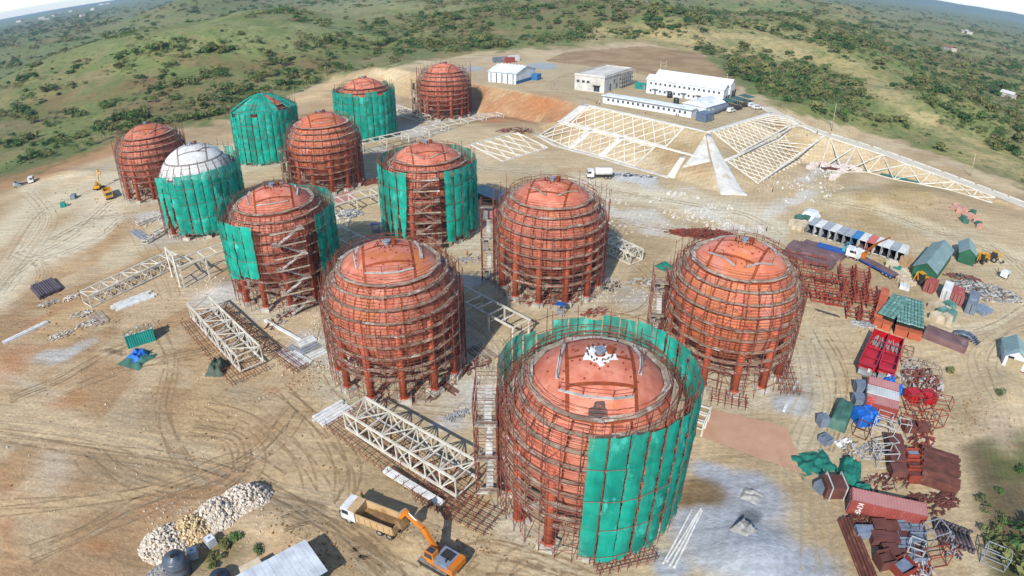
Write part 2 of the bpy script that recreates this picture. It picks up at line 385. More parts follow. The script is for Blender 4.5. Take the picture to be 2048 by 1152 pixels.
# grey quarry dust in front and on the right
for a in ((1470, 1080, 150, 90, 12), (1400, 1040, 90, 60, 0), (1500, 990, 90, 46, 20), (1430, 950, 60, 26, 22), (1560, 1140, 110, 60, 10), (1340, 1130, 50, 40, 0)): lay(blob(*a, soft=.5, ragged=.8), '#b9bcc0', .95)
for a in ((1395, 985, 60, 34, 10), (1370, 1000, 44, 26, 0)): lay(blob(*a, soft=.5, ragged=.9), '#8e7655', .95)
lay(blob(1585, 808, 44, 24, 10, .5), '#b5b6b6', .95); lay(blob(1610, 790, 30, 40, 0, .6), '#b9b4aa', .6)
lay(blob(1510, 1090, 60, 40, 10, .5), '#c6c9cd', .9); lay(blob(1500, 1036, 26, 16, 0, .4), '#75797c', .9)
lay(blob(1660, 560, 60, 60, 20, 1.), '#b7a17c', .5); lay(blob(1900, 560, 90, 40, 10, 1.), '#b5a27f', .6)
# upper terrace and its slopes
lay(sstep(9., 9.8, GZ)*sstep(110, 140, PY)*sstep(900, 960, PX)*sstep(1560, 1520, PX), '#c9b48e', .9)
orange = ((GZ > .7) & (GZ < 9.7) & (PX > 930) & (PX < 1175) & (PY < 245)).astype(float); lay(orange, '#c6a078', .9); lay(orange*sstep(.4, .6, fbm(GX, GY, 8, 61, 3)), '#b9835a', .7)
lay(blob(1090, 210, 70, 30, 15, .9), '#c57f4d', .6)
for a in ((1480, 305, 90, 40, -30), (1330, 290, 110, 30, 15), (1560, 300, 60, 40, -30)): lay(blob(*a, soft=1.), '#b39d74', .85)
for a in ((1390, 335, 45, 20, 20), (1340, 320, 30, 20, 10)): lay(blob(*a, soft=1.), '#c09c74', .7)
lay(blob(1640, 340, 60, 22, -10, .8, 1.8), '#a4947b', .8); lay(blob(1620, 350, 60, 14, -20, .8, 2.4), '#dcd6ca', .8)
lay(blob(1085, 132, 36, 7, 2, .3, .3), '#aeb4b4', .95); lay(blob(945, 137, 26, 6, 0, .3, .5), '#b8bcba', .9)
for a in ((1740, 440, 120, 34, 14), (1830, 380, 90, 26, 12), (1720, 390, 60, 20, 5)): lay(blob(*a, soft=1., ragged=1.5), '#b79d68', .75)
# grass and scrub beyond the works
yb = np.interp(PX, [-400, 0, 60, 200, 250, 370, 460, 600, 680, 830, 960, 1100, 1200, 1290, 1400, 1480, 1560, 1700, 1850, 2048, 2300], [520, 372, 350, 300, 284, 256, 243, 186, 152, 124, 106, 96, 88, 84, 108, 176, 214, 255, 300, 376, 480])
veg = 1-sstep(-9, 5, PY - yb + nb*26); veg = np.where(GY < 5, 1., veg)
m1, m2, m3 = fbm(GX, GY, 90, 71, 4), fbm(GX, GY, 38, 72, 4), fbm(GX, GY, 150, 73, 3)
lay(veg, '#98905f'); lay(veg*sstep(.42, .6, m1), '#879054', .85); lay(veg*sstep(.5, .64, m2), '#a08a64', .8); lay(veg*sstep(.55, .7, m3), '#8d7657', .75)
lay(veg*sstep(.48, .62, fbm(GX, GY, 20, 74)), '#6c7d45', .6)
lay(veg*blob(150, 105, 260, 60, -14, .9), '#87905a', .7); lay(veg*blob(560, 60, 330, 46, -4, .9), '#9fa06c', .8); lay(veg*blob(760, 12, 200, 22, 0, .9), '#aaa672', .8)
for a in ((330, 215, 150, 26, -8), (470, 130, 160, 18, 4), (300, 165, 60, 14, 0), (620, 130, 90, 24, 5), (200, 190, 120, 20, -14), (380, 175, 110, 16, -8), (80, 215, 80, 20, -20)): lay(veg*blob(*a, soft=1.), '#8f7250', .85)  # dry brown patches on the left hills, strengthened to stand in for cloud shadow
for pts, wd in (([(1180, 82), (1350, 78), (1500, 76), (1620, 105), (1740, 160), (1850, 235), (1960, 300), (2048, 340)], 22), ([(1380, 96), (1480, 92), (1590, 120)], 16)): lay(veg*line(pts, wd, .9), '#cbb681', .9)
lay(veg*sstep(1380, 1500, PX)*sstep(.5, .64, fbm(GX, GY, 26, 77)), '#b3a56a', .6)
hillb = in_poly(PX, PY, [(1090, 122), (1130, 104), (1290, 92), (1400, 106), (1470, 160), (1480, 184), (1440, 172), (1330, 158), (1230, 138)]).astype(float); lay(hillb, '#b3956e', .85); lay(hillb*sstep(.45, .65, n2), '#9c7e5a', .6)
lay(veg*blob(940, 112, 120, 14, 0, .8), '#b08d66', .6)
lay(line([(0, 372), (120, 333), (240, 292)], 12), '#b98a5c', .8); lay(line([(455, 275), (600, 235), (700, 190)], 14), '#c7aa80', .8); lay(line([(590, 200), (660, 172), (760, 160)], 11), '#d1b48a', .9); lay(line([(60, 378), (150, 350), (250, 325), (330, 300)], 6), '#d8c6a6', .8)
corner = sstep(0, 16, (PX-1905) - (1180-PY)*.02)*sstep(880, 905, PY + (PX-1905)*.25)*sstep(1895, 1960, PX - (PY-900)*.25); lay(corner, '#7c6c4c', .95); lay(corner*sstep(.45, .6, n2), '#66693f', .8)
lay(blob(1990, 850, 80, 60, 30, .8), '#c2ad90', .85)
lay(blob(430, 1110, 90, 40, -20, .6), '#8b7d52', .8)
far = sstep(1500, 3500, np.hypot(GX, GY)); lay(far*veg, '#77805a', .8)
rgb = np.clip(rgb*ALB, .01, .8)
nv, nu = GX.shape
me = bpy.data.meshes.new('ground')
vv = np.stack([GX, GY, GZ], -1).reshape(-1, 3).astype(np.float32)
ii = (np.arange(nv-1)[:, None]*nu + np.arange(nu-1)[None, :]).ravel()
quads = np.stack([ii, ii+1, ii+nu+1, ii+nu], 1).astype(np.int32)
me.vertices.add(len(vv)); me.vertices.foreach_set('co', vv.ravel())
me.loops.add(quads.size); me.loops.foreach_set('vertex_index', quads.ravel())
me.polygons.add(len(quads)); me.polygons.foreach_set('loop_start', np.arange(0, quads.size, 4, dtype=np.int32))
me.polygons.foreach_set('use_smooth', np.ones(len(quads), bool))
me.update(calc_edges=True)
ca = me.attributes.new('soil', 'FLOAT_COLOR', 'POINT')
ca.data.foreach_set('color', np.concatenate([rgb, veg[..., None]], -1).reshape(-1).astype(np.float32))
gm = bpy.data.materials.new('earth'); gm.use_nodes = True; nt = gm.node_tree; b = nt.nodes['Principled BSDF']
b.inputs['Roughness'].default_value = .95; b.inputs['Specular IOR Level'].default_value = .15
ta = nt.nodes.new('ShaderNodeAttribute'); ta.attribute_name = 'soil'
geo = nt.nodes.new('ShaderNodeNewGeometry'); pos = geo.outputs['Position']
def _warp(scale, rot, st):
    mp = nt.nodes.new('ShaderNodeMapping'); mp.inputs['Scale'].default_value = st; mp.inputs['Rotation'].default_value = (0, 0, rot)
    nt.links.new(pos, mp.inputs[0]); return mp.outputs[0]
c = ta.outputs['Color']
def mul(c, fac, lo, hi):
    r = nt.nodes.new('ShaderNodeMapRange'); r.inputs[3].default_value = lo; r.inputs[4].default_value = hi; nt.links.new(fac, r.inputs[0])
    h = nt.nodes.new('ShaderNodeHueSaturation'); nt.links.new(c, h.inputs['Color']); nt.links.new(r.outputs[0], h.inputs['Value']); return h.outputs[0]
c = mul(c, _noise(nt, pos, .9, 7, .70, .3, .7), .83, 1.15)
c = mul(c, _noise(nt, _warp(1, .7, (.25, 1.6, 1)), .55, 5, .65, .35, .65), .86, 1.11)
c = mul(c, _noise(nt, _warp(1, -.5, (.12, 1.3, 1)), .8, 4, .6, .36, .64), .90, 1.08)
c = mul(c, _noise(nt, pos, .06, 5, .6, .35, .65), .92, 1.07)
# low scrub and tussocks where the ground is grown over
vg = ta.outputs['Alpha']
def grown(c, scale, lo, hi, colr, k):
    m = nt.nodes.new('ShaderNodeMath'); m.operation = 'MULTIPLY'; nt.links.new(_noise(nt, pos, scale, 6, .72, lo, hi), m.inputs[0]); nt.links.new(vg, m.inputs[1])
    m2 = nt.nodes.new('ShaderNodeMath'); m2.operation = 'MULTIPLY'; m2.inputs[1].default_value = k; nt.links.new(m.outputs[0], m2.inputs[0]); return _mix(nt, m2.outputs[0], c, colr)
c = grown(c, .045, .47, .62, alb('#6e8049'), .7)
c = grown(c, .22, .50, .62, alb('#55693d'), .62)
c = grown(c, .10, .56, .68, alb('#917a56'), .7)
# wheel-rut pattern where earth is bare
wv = nt.nodes.new('ShaderNodeTexWave'); wv.inputs['Scale'].default_value = .35; wv.inputs['Distortion'].default_value = 9; wv.inputs['Detail'].default_value = 3; wv.inputs['Detail Scale'].default_value = .35
nt.links.new(_warp(1, .9, (1, .35, 1)), wv.inputs[0])
c = mul(c, wv.outputs['Fac'], .955, 1.03)
nt.links.new(c, b.inputs['Base Color'])
nz = nt.nodes.new('ShaderNodeTexNoise'); nz.inputs['Scale'].default_value = 1.6; nz.inputs['Detail'].default_value = 7; nz.inputs['Roughness'].default_value = .68; nt.links.new(pos, nz.inputs['Vector'])
bp = nt.nodes.new('ShaderNodeBump'); bp.inputs['Strength'].default_value = .62; bp.inputs['Distance'].default_value = .4
nt.links.new(nz.outputs[0], bp.inputs['Height']); nt.links.new(bp.outputs[0], b.inputs['Normal'])
me.materials.append(gm)
ground = link('ground', me); ground['kind'] = 'structure'; ground['label'] = 'bare brown earth of the building site with scrubby hills around it'
# ------------------------------------------------------------------ spherical tanks, their scaffolds and debris nets
M_PINK = mat('red primer paint', alb('#de8f74', 1.05), alb('#c8694e'), rough=.7, scale=.5, c3=alb('#cf7a48'), s3=.16, lo3=.56, bump=.08, bscale=1.5, var=.13, streak=alb('#96452f'))
M_ORNG = mat('rusting orange primer', alb('#dd8450'), alb('#d8755a'), rough=.65, scale=.3, c3=alb('#df9078'), s3=.22, lo3=.52, bump=.08, bscale=1.5, var=.16, streak=alb('#a8512c'))
M_WHITE = mat('white undercoat', alb('#e9e6e0', 1.1), alb('#cfcbc4'), rough=.6, scale=.4, c3=alb('#b5a79a'), s3=.35, lo3=.6, var=.05)
M_SEAM = mat('rusty weld seam', alb('#a9501f'), alb('#8a3a1c'), rough=.8, scale=2.)
M_SEAMW = mat('grey weld seam', alb('#9a9088'), alb('#7a706a'), rough=.8, scale=2.)
M_LEG = mat('red oxide column paint', alb('#d06a48'), alb('#b9553a'), rough=.6, scale=.8, var=.08)
M_CONC = mat('pale concrete', alb('#d9d3c6'), alb('#b9b1a2'), rough=.9, scale=.8, bump=.2)
M_POLE = mat('rusty scaffold tube', alb('#985341'), alb('#783d2e'), rough=.75, scale=1.5, c3=alb('#9a6a55'), s3=.8, lo3=.58)
M_DECK = mat('weathered scaffold board', alb('#c2b09a'), alb('#96816b'), rough=.85, scale=.9, c3=alb('#ddd6c9'), s3=.5, lo3=.57, var=.25)
M_NET = mat('green debris net', alb('#1eb59b', 1.5), alb('#139480', 1.35), rough=.8, scale=.32, c3=alb('#48d0b8', 1.4), s3=.5, lo3=.58, bump=.9, bscale=1.6, stretch=(1, 1, .45), transl=.28, var=.2, spec=.15, thin=.14, streak=alb('#108572'))
M_NETG = mat('crumpled green net', alb('#1f8a76'), alb('#156a5a'), rough=.85, scale=1.2, bump=.8, bscale=3)
M_TRIM = mat('galvanised board edge', alb('#d6d2ca'), alb('#aaa39a'), rough=.6, scale=1.)
M_GBOX0 = mat('grey nozzle cap', alb('#9aa2ac'), rough=.5)
M_DARK = mat('dark steel fitting', alb('#4a3a34'), alb('#33302e'), rough=.6)
R, ZC = 10.1, 12.2
NP = 24; CROWN = math.radians(48); SEAM = .034
def pol(r, phi, z): return Vector((r*math.sin(phi), -r*math.cos(phi), z))     # phi 0 = towards the camera, + = to the right
def sph(th, phi, r=R): return Vector((r*math.sin(th)*math.sin(phi), -r*math.sin(th)*math.cos(phi), ZC + r*math.cos(th)))
def petal_mesh(name, t0, t1, m):
    h = PI/NP
    mb = MB()
    def fn(u, v):
        th = t0 + SEAM + (t1-t0-2*SEAM)*v; g = min(.15/(R*max(.2, math.sin(th))), h*.4)
        return sph(th, (-h+g) + 2*(h-g)*u, R + .035)
    mb.grid(fn, 2, 6); return mb.mesh(name, m, True)
def crown_mesh(name, a0, a1, b0, b1, m):
    SEAM = .045; mb = MB(); cc = math.cos(CROWN-.015)
    def fn(u, v):
        a = a0 + SEAM/2 + (a1-a0-SEAM)*u; bm = math.acos(min(1, cc/math.cos(a)))
        lo, hi = max(-bm, b0 + SEAM/2), min(bm, b1 - SEAM/2)
        if lo > hi: lo = hi = max(-bm, min(bm, (b0+b1)/2))
        be = lo + (hi-lo)*v
        return Vector((math.sin(a), -math.cos(a)*math.sin(be), math.cos(a)*math.cos(be)))*(R+.035) + Vector((0, 0, ZC))
    mb.grid(fn, 8, 8); return mb.mesh(name, m, True)
TANKM = {}
def tank_meshes(key, m, ms):
    if key in TANKM: return TANKM[key]
    D = math.radians
    d = dict(up=petal_mesh('shell_plate', CROWN, D(90), m), lo=petal_mesh('shell_plate', D(90), D(136), m))
    A, B = D(21), [D(-60), D(-24), D(2), D(25), D(60)]
    d['crown'] = [crown_mesh('crown_plate', -A, A, B[i], B[i+1], m) for i in range(4)] + [crown_mesh('crown_plate', D(-48)+.02, -A, D(-60), D(60), m), crown_mesh('crown_plate', A, D(48)-.02, D(-60), D(60), m)]
    core = MB(); prof = [(R*math.sin(t), ZC + R*math.cos(t)) for t in np.linspace(.001, PI-.001, 36)]; core.lathe(prof, 72)
    d['core'] = core.mesh('shell', ms, True)
    leg = MB(); leg.tube((0, 0, .5), (0, 0, ZC+1.2), .6, 12); leg.tube((0, 0, .86), (0, 0, 1.05), .8, 12); d['leg'] = leg.mesh('leg', M_LEG, True)
    ft = MB(); ft.box((0, 0, .25), (2.2, 2.1, 1.1)); ft.box((0, 0, .84), (1.6, 1.5, .12)); d['foot'] = ft.mesh('footing', M_CONC)
    TANKM[key] = d; return d
def tank(c, label, key='pink', spin=0., studs=True):
    m, ms = dict(pink=(M_PINK, M_SEAM), orange=(M_ORNG, M_SEAM), white=(M_WHITE, M_SEAMW))[key]
    d = tank_meshes(key, m, ms); rz = math.atan2(-c.x, c.y)
    t = thing('spherical_tank', label, 'storage tank', (c.x, c.y, c.z), rz, 'spherical storage tanks under construction')
    link('shell', d['core'], t)
    for i in range(NP):
        link('shell_plate', d['up'], t, rz=2*PI*i/NP + spin); link('shell_plate', d['lo'], t, rz=2*PI*i/NP + spin)
    for cm in d['crown']: link('crown_plate', cm, t, rz=spin)
    for i in range(12):
        p = pol(R*.985, 2*PI*i/12 + spin, 0); l = link('leg', d['leg'], t, p, rz=2*PI*i/12 + spin); link('footing', d['foot'], l)
    for x, y, r_ in ((0, 0, .45), (1.1, .3, .36)):            # nozzles and ring of pipes at the very top
        f = MB(); f.lathe([(r_, ZC+R-.15), (r_, ZC+R+.5), (r_*1.4, ZC+R+.5), (r_*1.4, ZC+R+.62), (0, ZC+R+.62)], 10, (x, y, 0)); f.build('top_nozzle', M_GBOX0 if x == 0 else M_SEAM, t)
    f = MB()
    for i in range(14):
        a = 2*PI*i/14; f.tube((1.3*math.cos(a), 1.3*math.sin(a), ZC+R-.2), (1.5*math.cos(a), 1.5*math.sin(a), ZC+R+.35), .07, 4)
    o = f.build('top_studs', M_DARK, t); o['kind'] = 'stuff'
    if studs:
        s = MB(); rr = random.Random(int(c.x*10))
        for i in range(46):
            th, ph = rr.uniform(.12, .62), rr.uniform(-PI, PI); p = sph(th, ph, R+.03); q = sph(th, ph, R+.13); s.tube(p, q, .13, 5)
        o = s.build('lifting_lugs', M_SEAM, t); o['kind'] = 'stuff'
    return t

LEVELS = [4.6, 6.6, 8.6, 10.6, 12.6, 14.6, 16.4, 18.0, 19.3]
def ring_r(z):
    if z >= ZC: return math.sqrt(max(.1, R*R - (z-ZC)**2)) + .66
    return R + .62 - max(0, 6.2-z)*.32
DECK = {}
def deck_mesh(i):
    if i not in DECK:
        r = random.Random(i); mb = MB()
        for k in range(2):
            mb.box((r.uniform(-.06, .06), (k-.5)*.38, r.uniform(-.03, .03)), (r.uniform(.9, 1.12), .35, .08), rz=r.uniform(-.02, .02), ry=r.uniform(-.012, .012))
        DECK[i] = mb.mesh('walkway_board', M_DECK)
    return DECK[i]
def ring_boards(par, z, r, near, seed, gap=None):
    rr = random.Random(seed); n = max(9, int(round(2*PI*r/3.4))); mb = MB(); L = 2*r*math.sin(PI/n)
    for i in range(n):
        ph = 2*PI*i/n + seed*.7; ph = (ph+PI) % (2*PI) - PI
        dz, dr = rr.uniform(-.10, .10), rr.uniform(-.08, .10); p = pol((r+dr)*math.cos(PI/n), ph, z+dz)
        if near and abs(ph) < 2.0:
            o = link('walkway_board', deck_mesh(rr.randrange(6)), par, p); o.rotation_euler = (0, rr.uniform(-.02, .02), ph); o.scale = (L*1.02, 1, 1)
        else:
            mb.box(p, (L*1.02, .74, .09), rz=ph)
    if mb.v:
        o = mb.build('walkway_ring', M_DECK, par); o['kind'] = 'stuff'
def scaffold(c, label, near=True, nlev=9, outer=None, top=19.5, tall=(), stair=None, seed=1, netr=None, boards=True, thick=.05):
    rz = math.atan2(-c.x, c.y); rr = random.Random(seed)
    s = thing('tube_scaffold', label, 'scaffold', (c.x, c.y, c.z), rz, 'scaffolds around the tanks')
    ro = outer or R + 1.25
    for k, z in enumerate(LEVELS[:nlev]): ring_boards(s, z, ring_r(z), near, seed*13+k)
    n = 34; led = MB()
    for i in range(n):                                        # outer uprights
        ph = 2*PI*i/n + seed*.1; ph = (ph+PI) % (2*PI) - PI
        zt = top + rr.uniform(-1.6, 1.4)
        if netr is None:
            lo = 15.2 + rr.uniform(-1.5, 1.5) if abs(ph) < 1.75 else zt
            zt = zt if any(a <= ph <= b for a, b in tall) else lo
        p, q = pol(ro, ph, 0), pol(ro + rr.uniform(-.05, .05), ph, zt)
        if near or abs(ph) < 1.7: bar('standard', s, p, q, thick*2, M_POLE, rnd=5)
        else: led.tube(p, q, thick, 4, caps=False)
        if i % 2: led.tube(pol(ring_r(7), ph+.05, 0), pol(R+.55, ph+.05, 12.6), thick*.9, 4, caps=False)
        for a, b in list(zip(LEVELS[4:-1], LEVELS[5:]))[:nlev-5]:            # short posts between the upper rings
            if rr.random() < .9: led.tube(pol(ring_r(a)+.42, ph, a), pol(ring_r(a)+.38, ph, b+.9), thick*.8, 3, caps=False)
            if rr.random() < .5: led.tube(pol(ring_r(a)+.25, ph+.09, a), pol(ring_r(a)+.2, ph+.09+rr.choice((0, 0, .12, -.12)), b+.3), thick*.7, 3, caps=False)
    zz = []
    for a, b in list(zip(LEVELS, LEVELS[1:]+[LEVELS[-1]+1.8]))[:nlev]: zz += [(a+.1, ring_r(a)+.5), (a+.62, ring_r(a)+.45), (a+1.15, ring_r(a)+.45), (a+1.5, ring_r(a)+.2)]
    for z in (1.8, 3.4): zz += [(z, ro)]
    for z in np.arange(5, top if netr or tall else 15, 2.): zz.append((z, ro))
    for z, r in zz:
        for i in range(n):
            if rr.random() < (.9 if r < ro or z < 15.5 or netr else .45):
                a, b = 2*PI*i/n + seed*.1, 2*PI*(i+1)/n + seed*.1
                if r >= ro-.01 and z > 15.5 and netr is None and not any(p <= (a+PI) % (2*PI)-PI <= q for p, q in tall): continue
                e = rr.uniform(.0, .05); led.tube(pol(r, a-e, z+rr.uniform(-.06, .06)), pol(r, b+e, z+rr.uniform(-.06, .06)), thick*.78, 3, caps=False)
    for i in range(n):                                        # transoms and diagonal braces
        a = 2*PI*i/n + seed*.1
        for z in LEVELS[:5]:
            led.tube(pol(ring_r(z)-.2, a, z-.1), pol(ro+.15, a, z-.1), thick*.8, 3, caps=False)
        for z in np.arange(.4, 15, 3.6):
            if rr.random() < .55: led.tube(pol(ro, a, z), pol(ro, a + rr.choice((-1, 1))*2*PI/n*rr.choice((1, 2)), z+rr.uniform(2, 3.6)), thick*.75, 3, caps=False)
    o = led.build('ledgers_and_braces', M_POLE, s); o['kind'] = 'stuff'
    und = MB()                                                # forest of props under the sphere
    for x in np.arange(-8.8, 8.9, 2.2):
        for y in np.arange(-8.8, 8.9, 2.2):
            rad = math.hypot(x, y)
            if rad > 9.2: continue
            zt = ZC - math.sqrt(max(0, R*R-rad*rad)) - .1; xx, yy = x+rr.uniform(-.2, .2), y+rr.uniform(-.2, .2)
            und.tube((xx, yy, 0), (xx, yy, zt), thick, 3, caps=False)
            for z in (1.5, 3.1):
                if z < zt: und.tube((xx, yy, z), (xx+2.3, yy, z), thick*.8, 3, caps=False); und.tube((xx, yy, z), (xx, yy+2.3, z), thick*.8, 3, caps=False)
            if rr.random() < .5: und.tube((xx, yy, .2), (xx+rr.choice((-2.2, 2.2)), yy+rr.uniform(-2, 2), min(zt, 3.2)), thick*.8, 3, caps=False)
    o = und.build('props_under_sphere', M_POLE, s); o['kind'] = 'stuff'
    if stair is not None: stair_tower(s, stair, ro, near, thick)
    return s
def stair_tower(s, st, ro, near, thick):
    """Bolted-on stair tower: uprights, landings and zigzag flights."""
    ph, wid, dep, zt, nl = st
    X = Vector((math.cos(ph), math.sin(ph), 0)); Y = Vector((math.sin(ph), -math.cos(ph), 0))
    o = Y*(ro+.1)
    P = lambda a, b, z: o + X*a + Y*b + Vector((0, 0, z))
    mb = MB()
    for a in (-wid/2, -wid/6, wid/6, wid/2):
        for b in (0, dep): bar('standard', s, P(a, b, 0), P(a, b, zt+1.3+.5*math.sin(a*3+b)), thick*2, M_POLE, rnd=5)
    h = zt/nl
    for k in range(1, nl+1):
        z = k*h; sg = 1 if k % 2 else -1
        l = MB(); l.box(P(sg*(wid/2-.55), dep/2, z), (1.1, dep+.2, .1), rz=ph); l.build('landing', M_DECK, s)
        bar('toe_board', s, P(-wid/2-.1, dep+.05, z+.05), P(wid/2+.1, dep+.05, z+.05), .06, M_DECK, h=.3)
        A, B = P(-sg*(wid/2-1.), dep/2+.3*sg, z-h), P(sg*(wid/2-1.), dep/2+.3*sg, z)
        f = MB(); d = (B-A)
        for sd in (-.4, .4): f.tube(A+Y*sd, B+Y*sd, .06, 4)
        m = 9
        for i in range(m): q = A + d*((i+.5)/m); f.box(q, (.30, .85, .05), rz=ph)
        f.box((A+B)/2, (d.length*.98, .8, .04), rz=ph, ry=-math.atan2(d.z, d.dot(X))); f.build('stair_flight', M_TRIM if near else M_DECK, s)
        for z2 in (z+.55, z+1.1):
            for b in (0, dep): mb.tube(P(-wid/2, b, z2), P(wid/2, b, z2), thick*.75, 3)
            for a in (-wid/2, wid/2): mb.tube(P(a, 0, z2), P(a, dep, z2), thick*.75, 3)
        mb.tube(P(-wid/2, dep, z-h), P(wid/2, dep, z), thick*.7, 3); mb.tube(P(sg*wid/2, 0, z-h), P(sg*wid/2, dep, z), thick*.7, 3)
        for a in (-wid/6, wid/6): mb.tube(P(a, 0, z), P(a, dep, z), thick*.7, 3)
    q = mb.build('stair_rails', M_POLE, s); q['kind'] = 'stuff'
def net_strip(par, r, ph, wd, z0, z1, seed, torn=0., lap=4., inner=False):
    """One hanging length of net: sags between its ties, lapped where two lengths meet."""
    rr = random.Random(seed); mb = MB(); nz = max(8, int((z1-z0)/.45)); nx = 5
    f1, f2, p1, p2 = rr.uniform(.8, 1.6), rr.uniform(2, 4), rr.uniform(0, 6), rr.uniform(0, 6)
    lean = rr.uniform(-.012, .012)
    rag = [rr.uniform(-.35, .35) for _ in range(nx+1)]
    def fn(u, v):
        z = z1 + (z0-z1)*v + rag[int(round(u*nx))]*v**6; k = (z1-z)/lap; fr = k-math.floor(k)
        wd2 = wd*(1 - .03*math.sin(k*2.1+p1)**2 - torn*v**2.2*.96)
        a = ph + (u-.5)*wd2/r + lean*v + torn*v*v*.06*math.sin(p2)
        bul = .2*math.sin(PI*u)*math.sin(PI*fr)**.7 + .07*math.sin(f1*z*2+p1+u*3) + .05*math.sin(f2*z*2+p2-u*6) + .20*(1-fr)*(.6+.4*math.sin(p1+math.floor(k)*2))
        sag = .09*math.sin(PI*u)
        return pol(r + bul, a, z - sag)
    mb.grid(fn, nx, nz)
    return mb.build('net_strip', M_NET, par, True)
def netting(c, label, spans, r=R+1.42, pitch=2.25, seed=1, gap=.18):
    """spans: (phi0, phi1, z bottom, z top, torn, skip probability)"""
    rz = math.atan2(-c.x, c.y); t = thing('debris_net', label, 'net', (c.x, c.y, c.z), rz, 'green nets hung on the tank scaffolds'); rr = random.Random(seed); k = 0; ties = []
    for p0, p1, z0, z1, torn, skip in spans:
        p0, p1 = math.radians(p0), math.radians(p1); n = max(1, int(round((p1-p0)*r/pitch))); st = (p1-p0)/n
        for i in range(n):
            k += 1
            if rr.random() < skip: continue
            if z1-z0 > 9: ties.append((p0+st*i-.01, p0+st*(i+1)+.01, z0, z1))
            net_strip(t, r, p0 + st*(i+.5), st*r-gap*rr.uniform(.4, 1.8), z0 + rr.uniform(-.5, .6), z1 + rr.uniform(-.2, .12) - (rr.random() < .12)*rr.uniform(.4, 1.4), seed*100+k, torn*rr.uniform(.8, 1.), lap=(z1-z0)/max(1, round((z1-z0)/4.2)))
    tb = MB()                                                 # tubes tied across the outside of the net
    for a, b, z0, z1 in ties:
        m = max(1, round((z1-z0)/4.2))
        for j in range(1, m+1):
            z = z1 - (z1-z0)*j/m*.985 + .25; dz = rr.uniform(-.1, .1)
            if rr.random() < .8: tb.tube(pol(r+.3, a, z+dz), pol(r+.3, b, z+rr.uniform(-.1, .1)), .04, 3, caps=False)
        if rr.random() < .5: tb.tube(pol(r+.26, a, z0-.8), pol(r+.24, a, z1+rr.uniform(.4, 1.6)), .045, 3, caps=False)
    if tb.v: o = tb.build('tie_tubes', M_POLE, t); o['kind'] = 'stuff'
    return t
def dome_walks(c, label, items, mt=None):
    """Plank walks and hand rails laid on a dome: (alpha, beta) polylines in degrees."""
    rz = math.atan2(-c.x, c.y); t = thing('dome_walkway', label, 'walkway', (c.x, c.y, c.z), rz, 'plank walks on the tank domes')
    def dp(a, b, r):
        a, b = math.radians(a), math.radians(b)
        return Vector((math.sin(a), -math.cos(a)*math.sin(b), math.cos(a)*math.cos(b)))*r + Vector((0, 0, ZC))
    for pts in items:
        P = [dp(a, b, R+.18) for a, b in pts]; 
        for p, q in zip(P[:-1], P[1:]): bar('plank', t, p, q + (q-p)*.03, .42, mt or M_TRIM, h=.09)
        rl = MB()
        for p in P:
            n = (p-Vector((0, 0, ZC))).normalized(); rl.tube(p-n*.3, p+Vector((0, 0, 1.1)), .045, 4)
        for p, q in zip(P[:-1], P[1:]):
            for h in (.55, 1.05): rl.tube(p+Vector((0, 0, h)), q+Vector((0, 0, h)), .035, 3)
        rl.build('hand_rail', M_POLE, t)
    return t
TC_ = dict(t1=(9.66, 57.15), t2=(36.3, 87.4), t3=(-18.89, 85.96), t4=(7.73, 115.72), t5=(-47., 113.9), t6=(-20., 142.9), t7=(-112.6, 178.1), t8=(-82.3, 149.5), t9=(-55.8, 179.4), t10=(-86.1, 211.3), t11=(-55.7, 236.4), t12=(-28.5, 267.4))
TK = {k: Vector((x, y, gz(x, y)-.1)) for k, (x, y) in TC_.items()}
D_ = math.radians
tank(TK['t1'], 'red primed spherical tank nearest the camera with a white ring on its dome', spin=.12)
tank(TK['t2'], 'orange rusty spherical tank beside the racks of red steel', 'orange', -.23)
tank(TK['t3'], 'red spherical tank without net left of the nearest netted tank', spin=.02)
tank(TK['t4'], 'red spherical tank without net standing in the middle of the site', spin=-.2)
tank(TK['t5'], 'red spherical tank with nets parted on both sides of zigzag stairs', spin=-.02)
tank(TK['t6'], 'red spherical tank inside the net with torn pointed strips', spin=.1, studs=False)
tank(TK['t7'], 'red spherical tank without net farthest to the left', spin=-.2, studs=False)
tank(TK['t8'], 'white coated spherical tank half wrapped in green net', 'white', -.05, studs=False)
tank(TK['t9'], 'orange spherical tank without net behind the white one', 'orange', .1, studs=False)
tank(TK['t10'], 'spherical tank entirely wrapped in green net with a tented top', spin=.1, studs=False)
tank(TK['t11'], 'spherical tank with only its red dome showing above a full net', spin=.1, studs=False)
tank(TK['t12'], 'red spherical tank farthest from the camera below the orange slope', spin=-.27, studs=False)
scaffold(TK['t1'], 'rusty scaffold inside the nearest green net with landings on its left', seed=1, netr=R+2.15, top=21.2, stair=(D_(-82), 5.4, 2.6, 16.5, 6), outer=R+1.2, thick=.05)
scaffold(TK['t2'], 'rusty scaffold around the orange tank beside the red steel racks', seed=2, tall=((-PI, -1.9), (1.3, PI)), top=19.5, stair=(D_(-75), 4.2, 2.2, 15, 5), thick=.05)
scaffold(TK['t3'], 'rusty scaffold around the bare red tank left of the nearest one', seed=3, tall=((1.35, PI), (-PI, -1.7)), top=17.5, thick=.05)
scaffold(TK['t4'], 'rusty scaffold with a tall stair tower around the middle tank', seed=4, tall=((-PI, -1.5), (1.2, PI)), top=20.5, stair=(D_(-88), 3.2, 2.4, 17, 5), thick=.05)
scaffold(TK['t5'], 'rusty scaffold with zigzag stairs between two curtains of net', seed=5, netr=R+2.15, top=20., stair=(D_(6), 6.2, 1.9, 17.5, 7), outer=R+1.2)
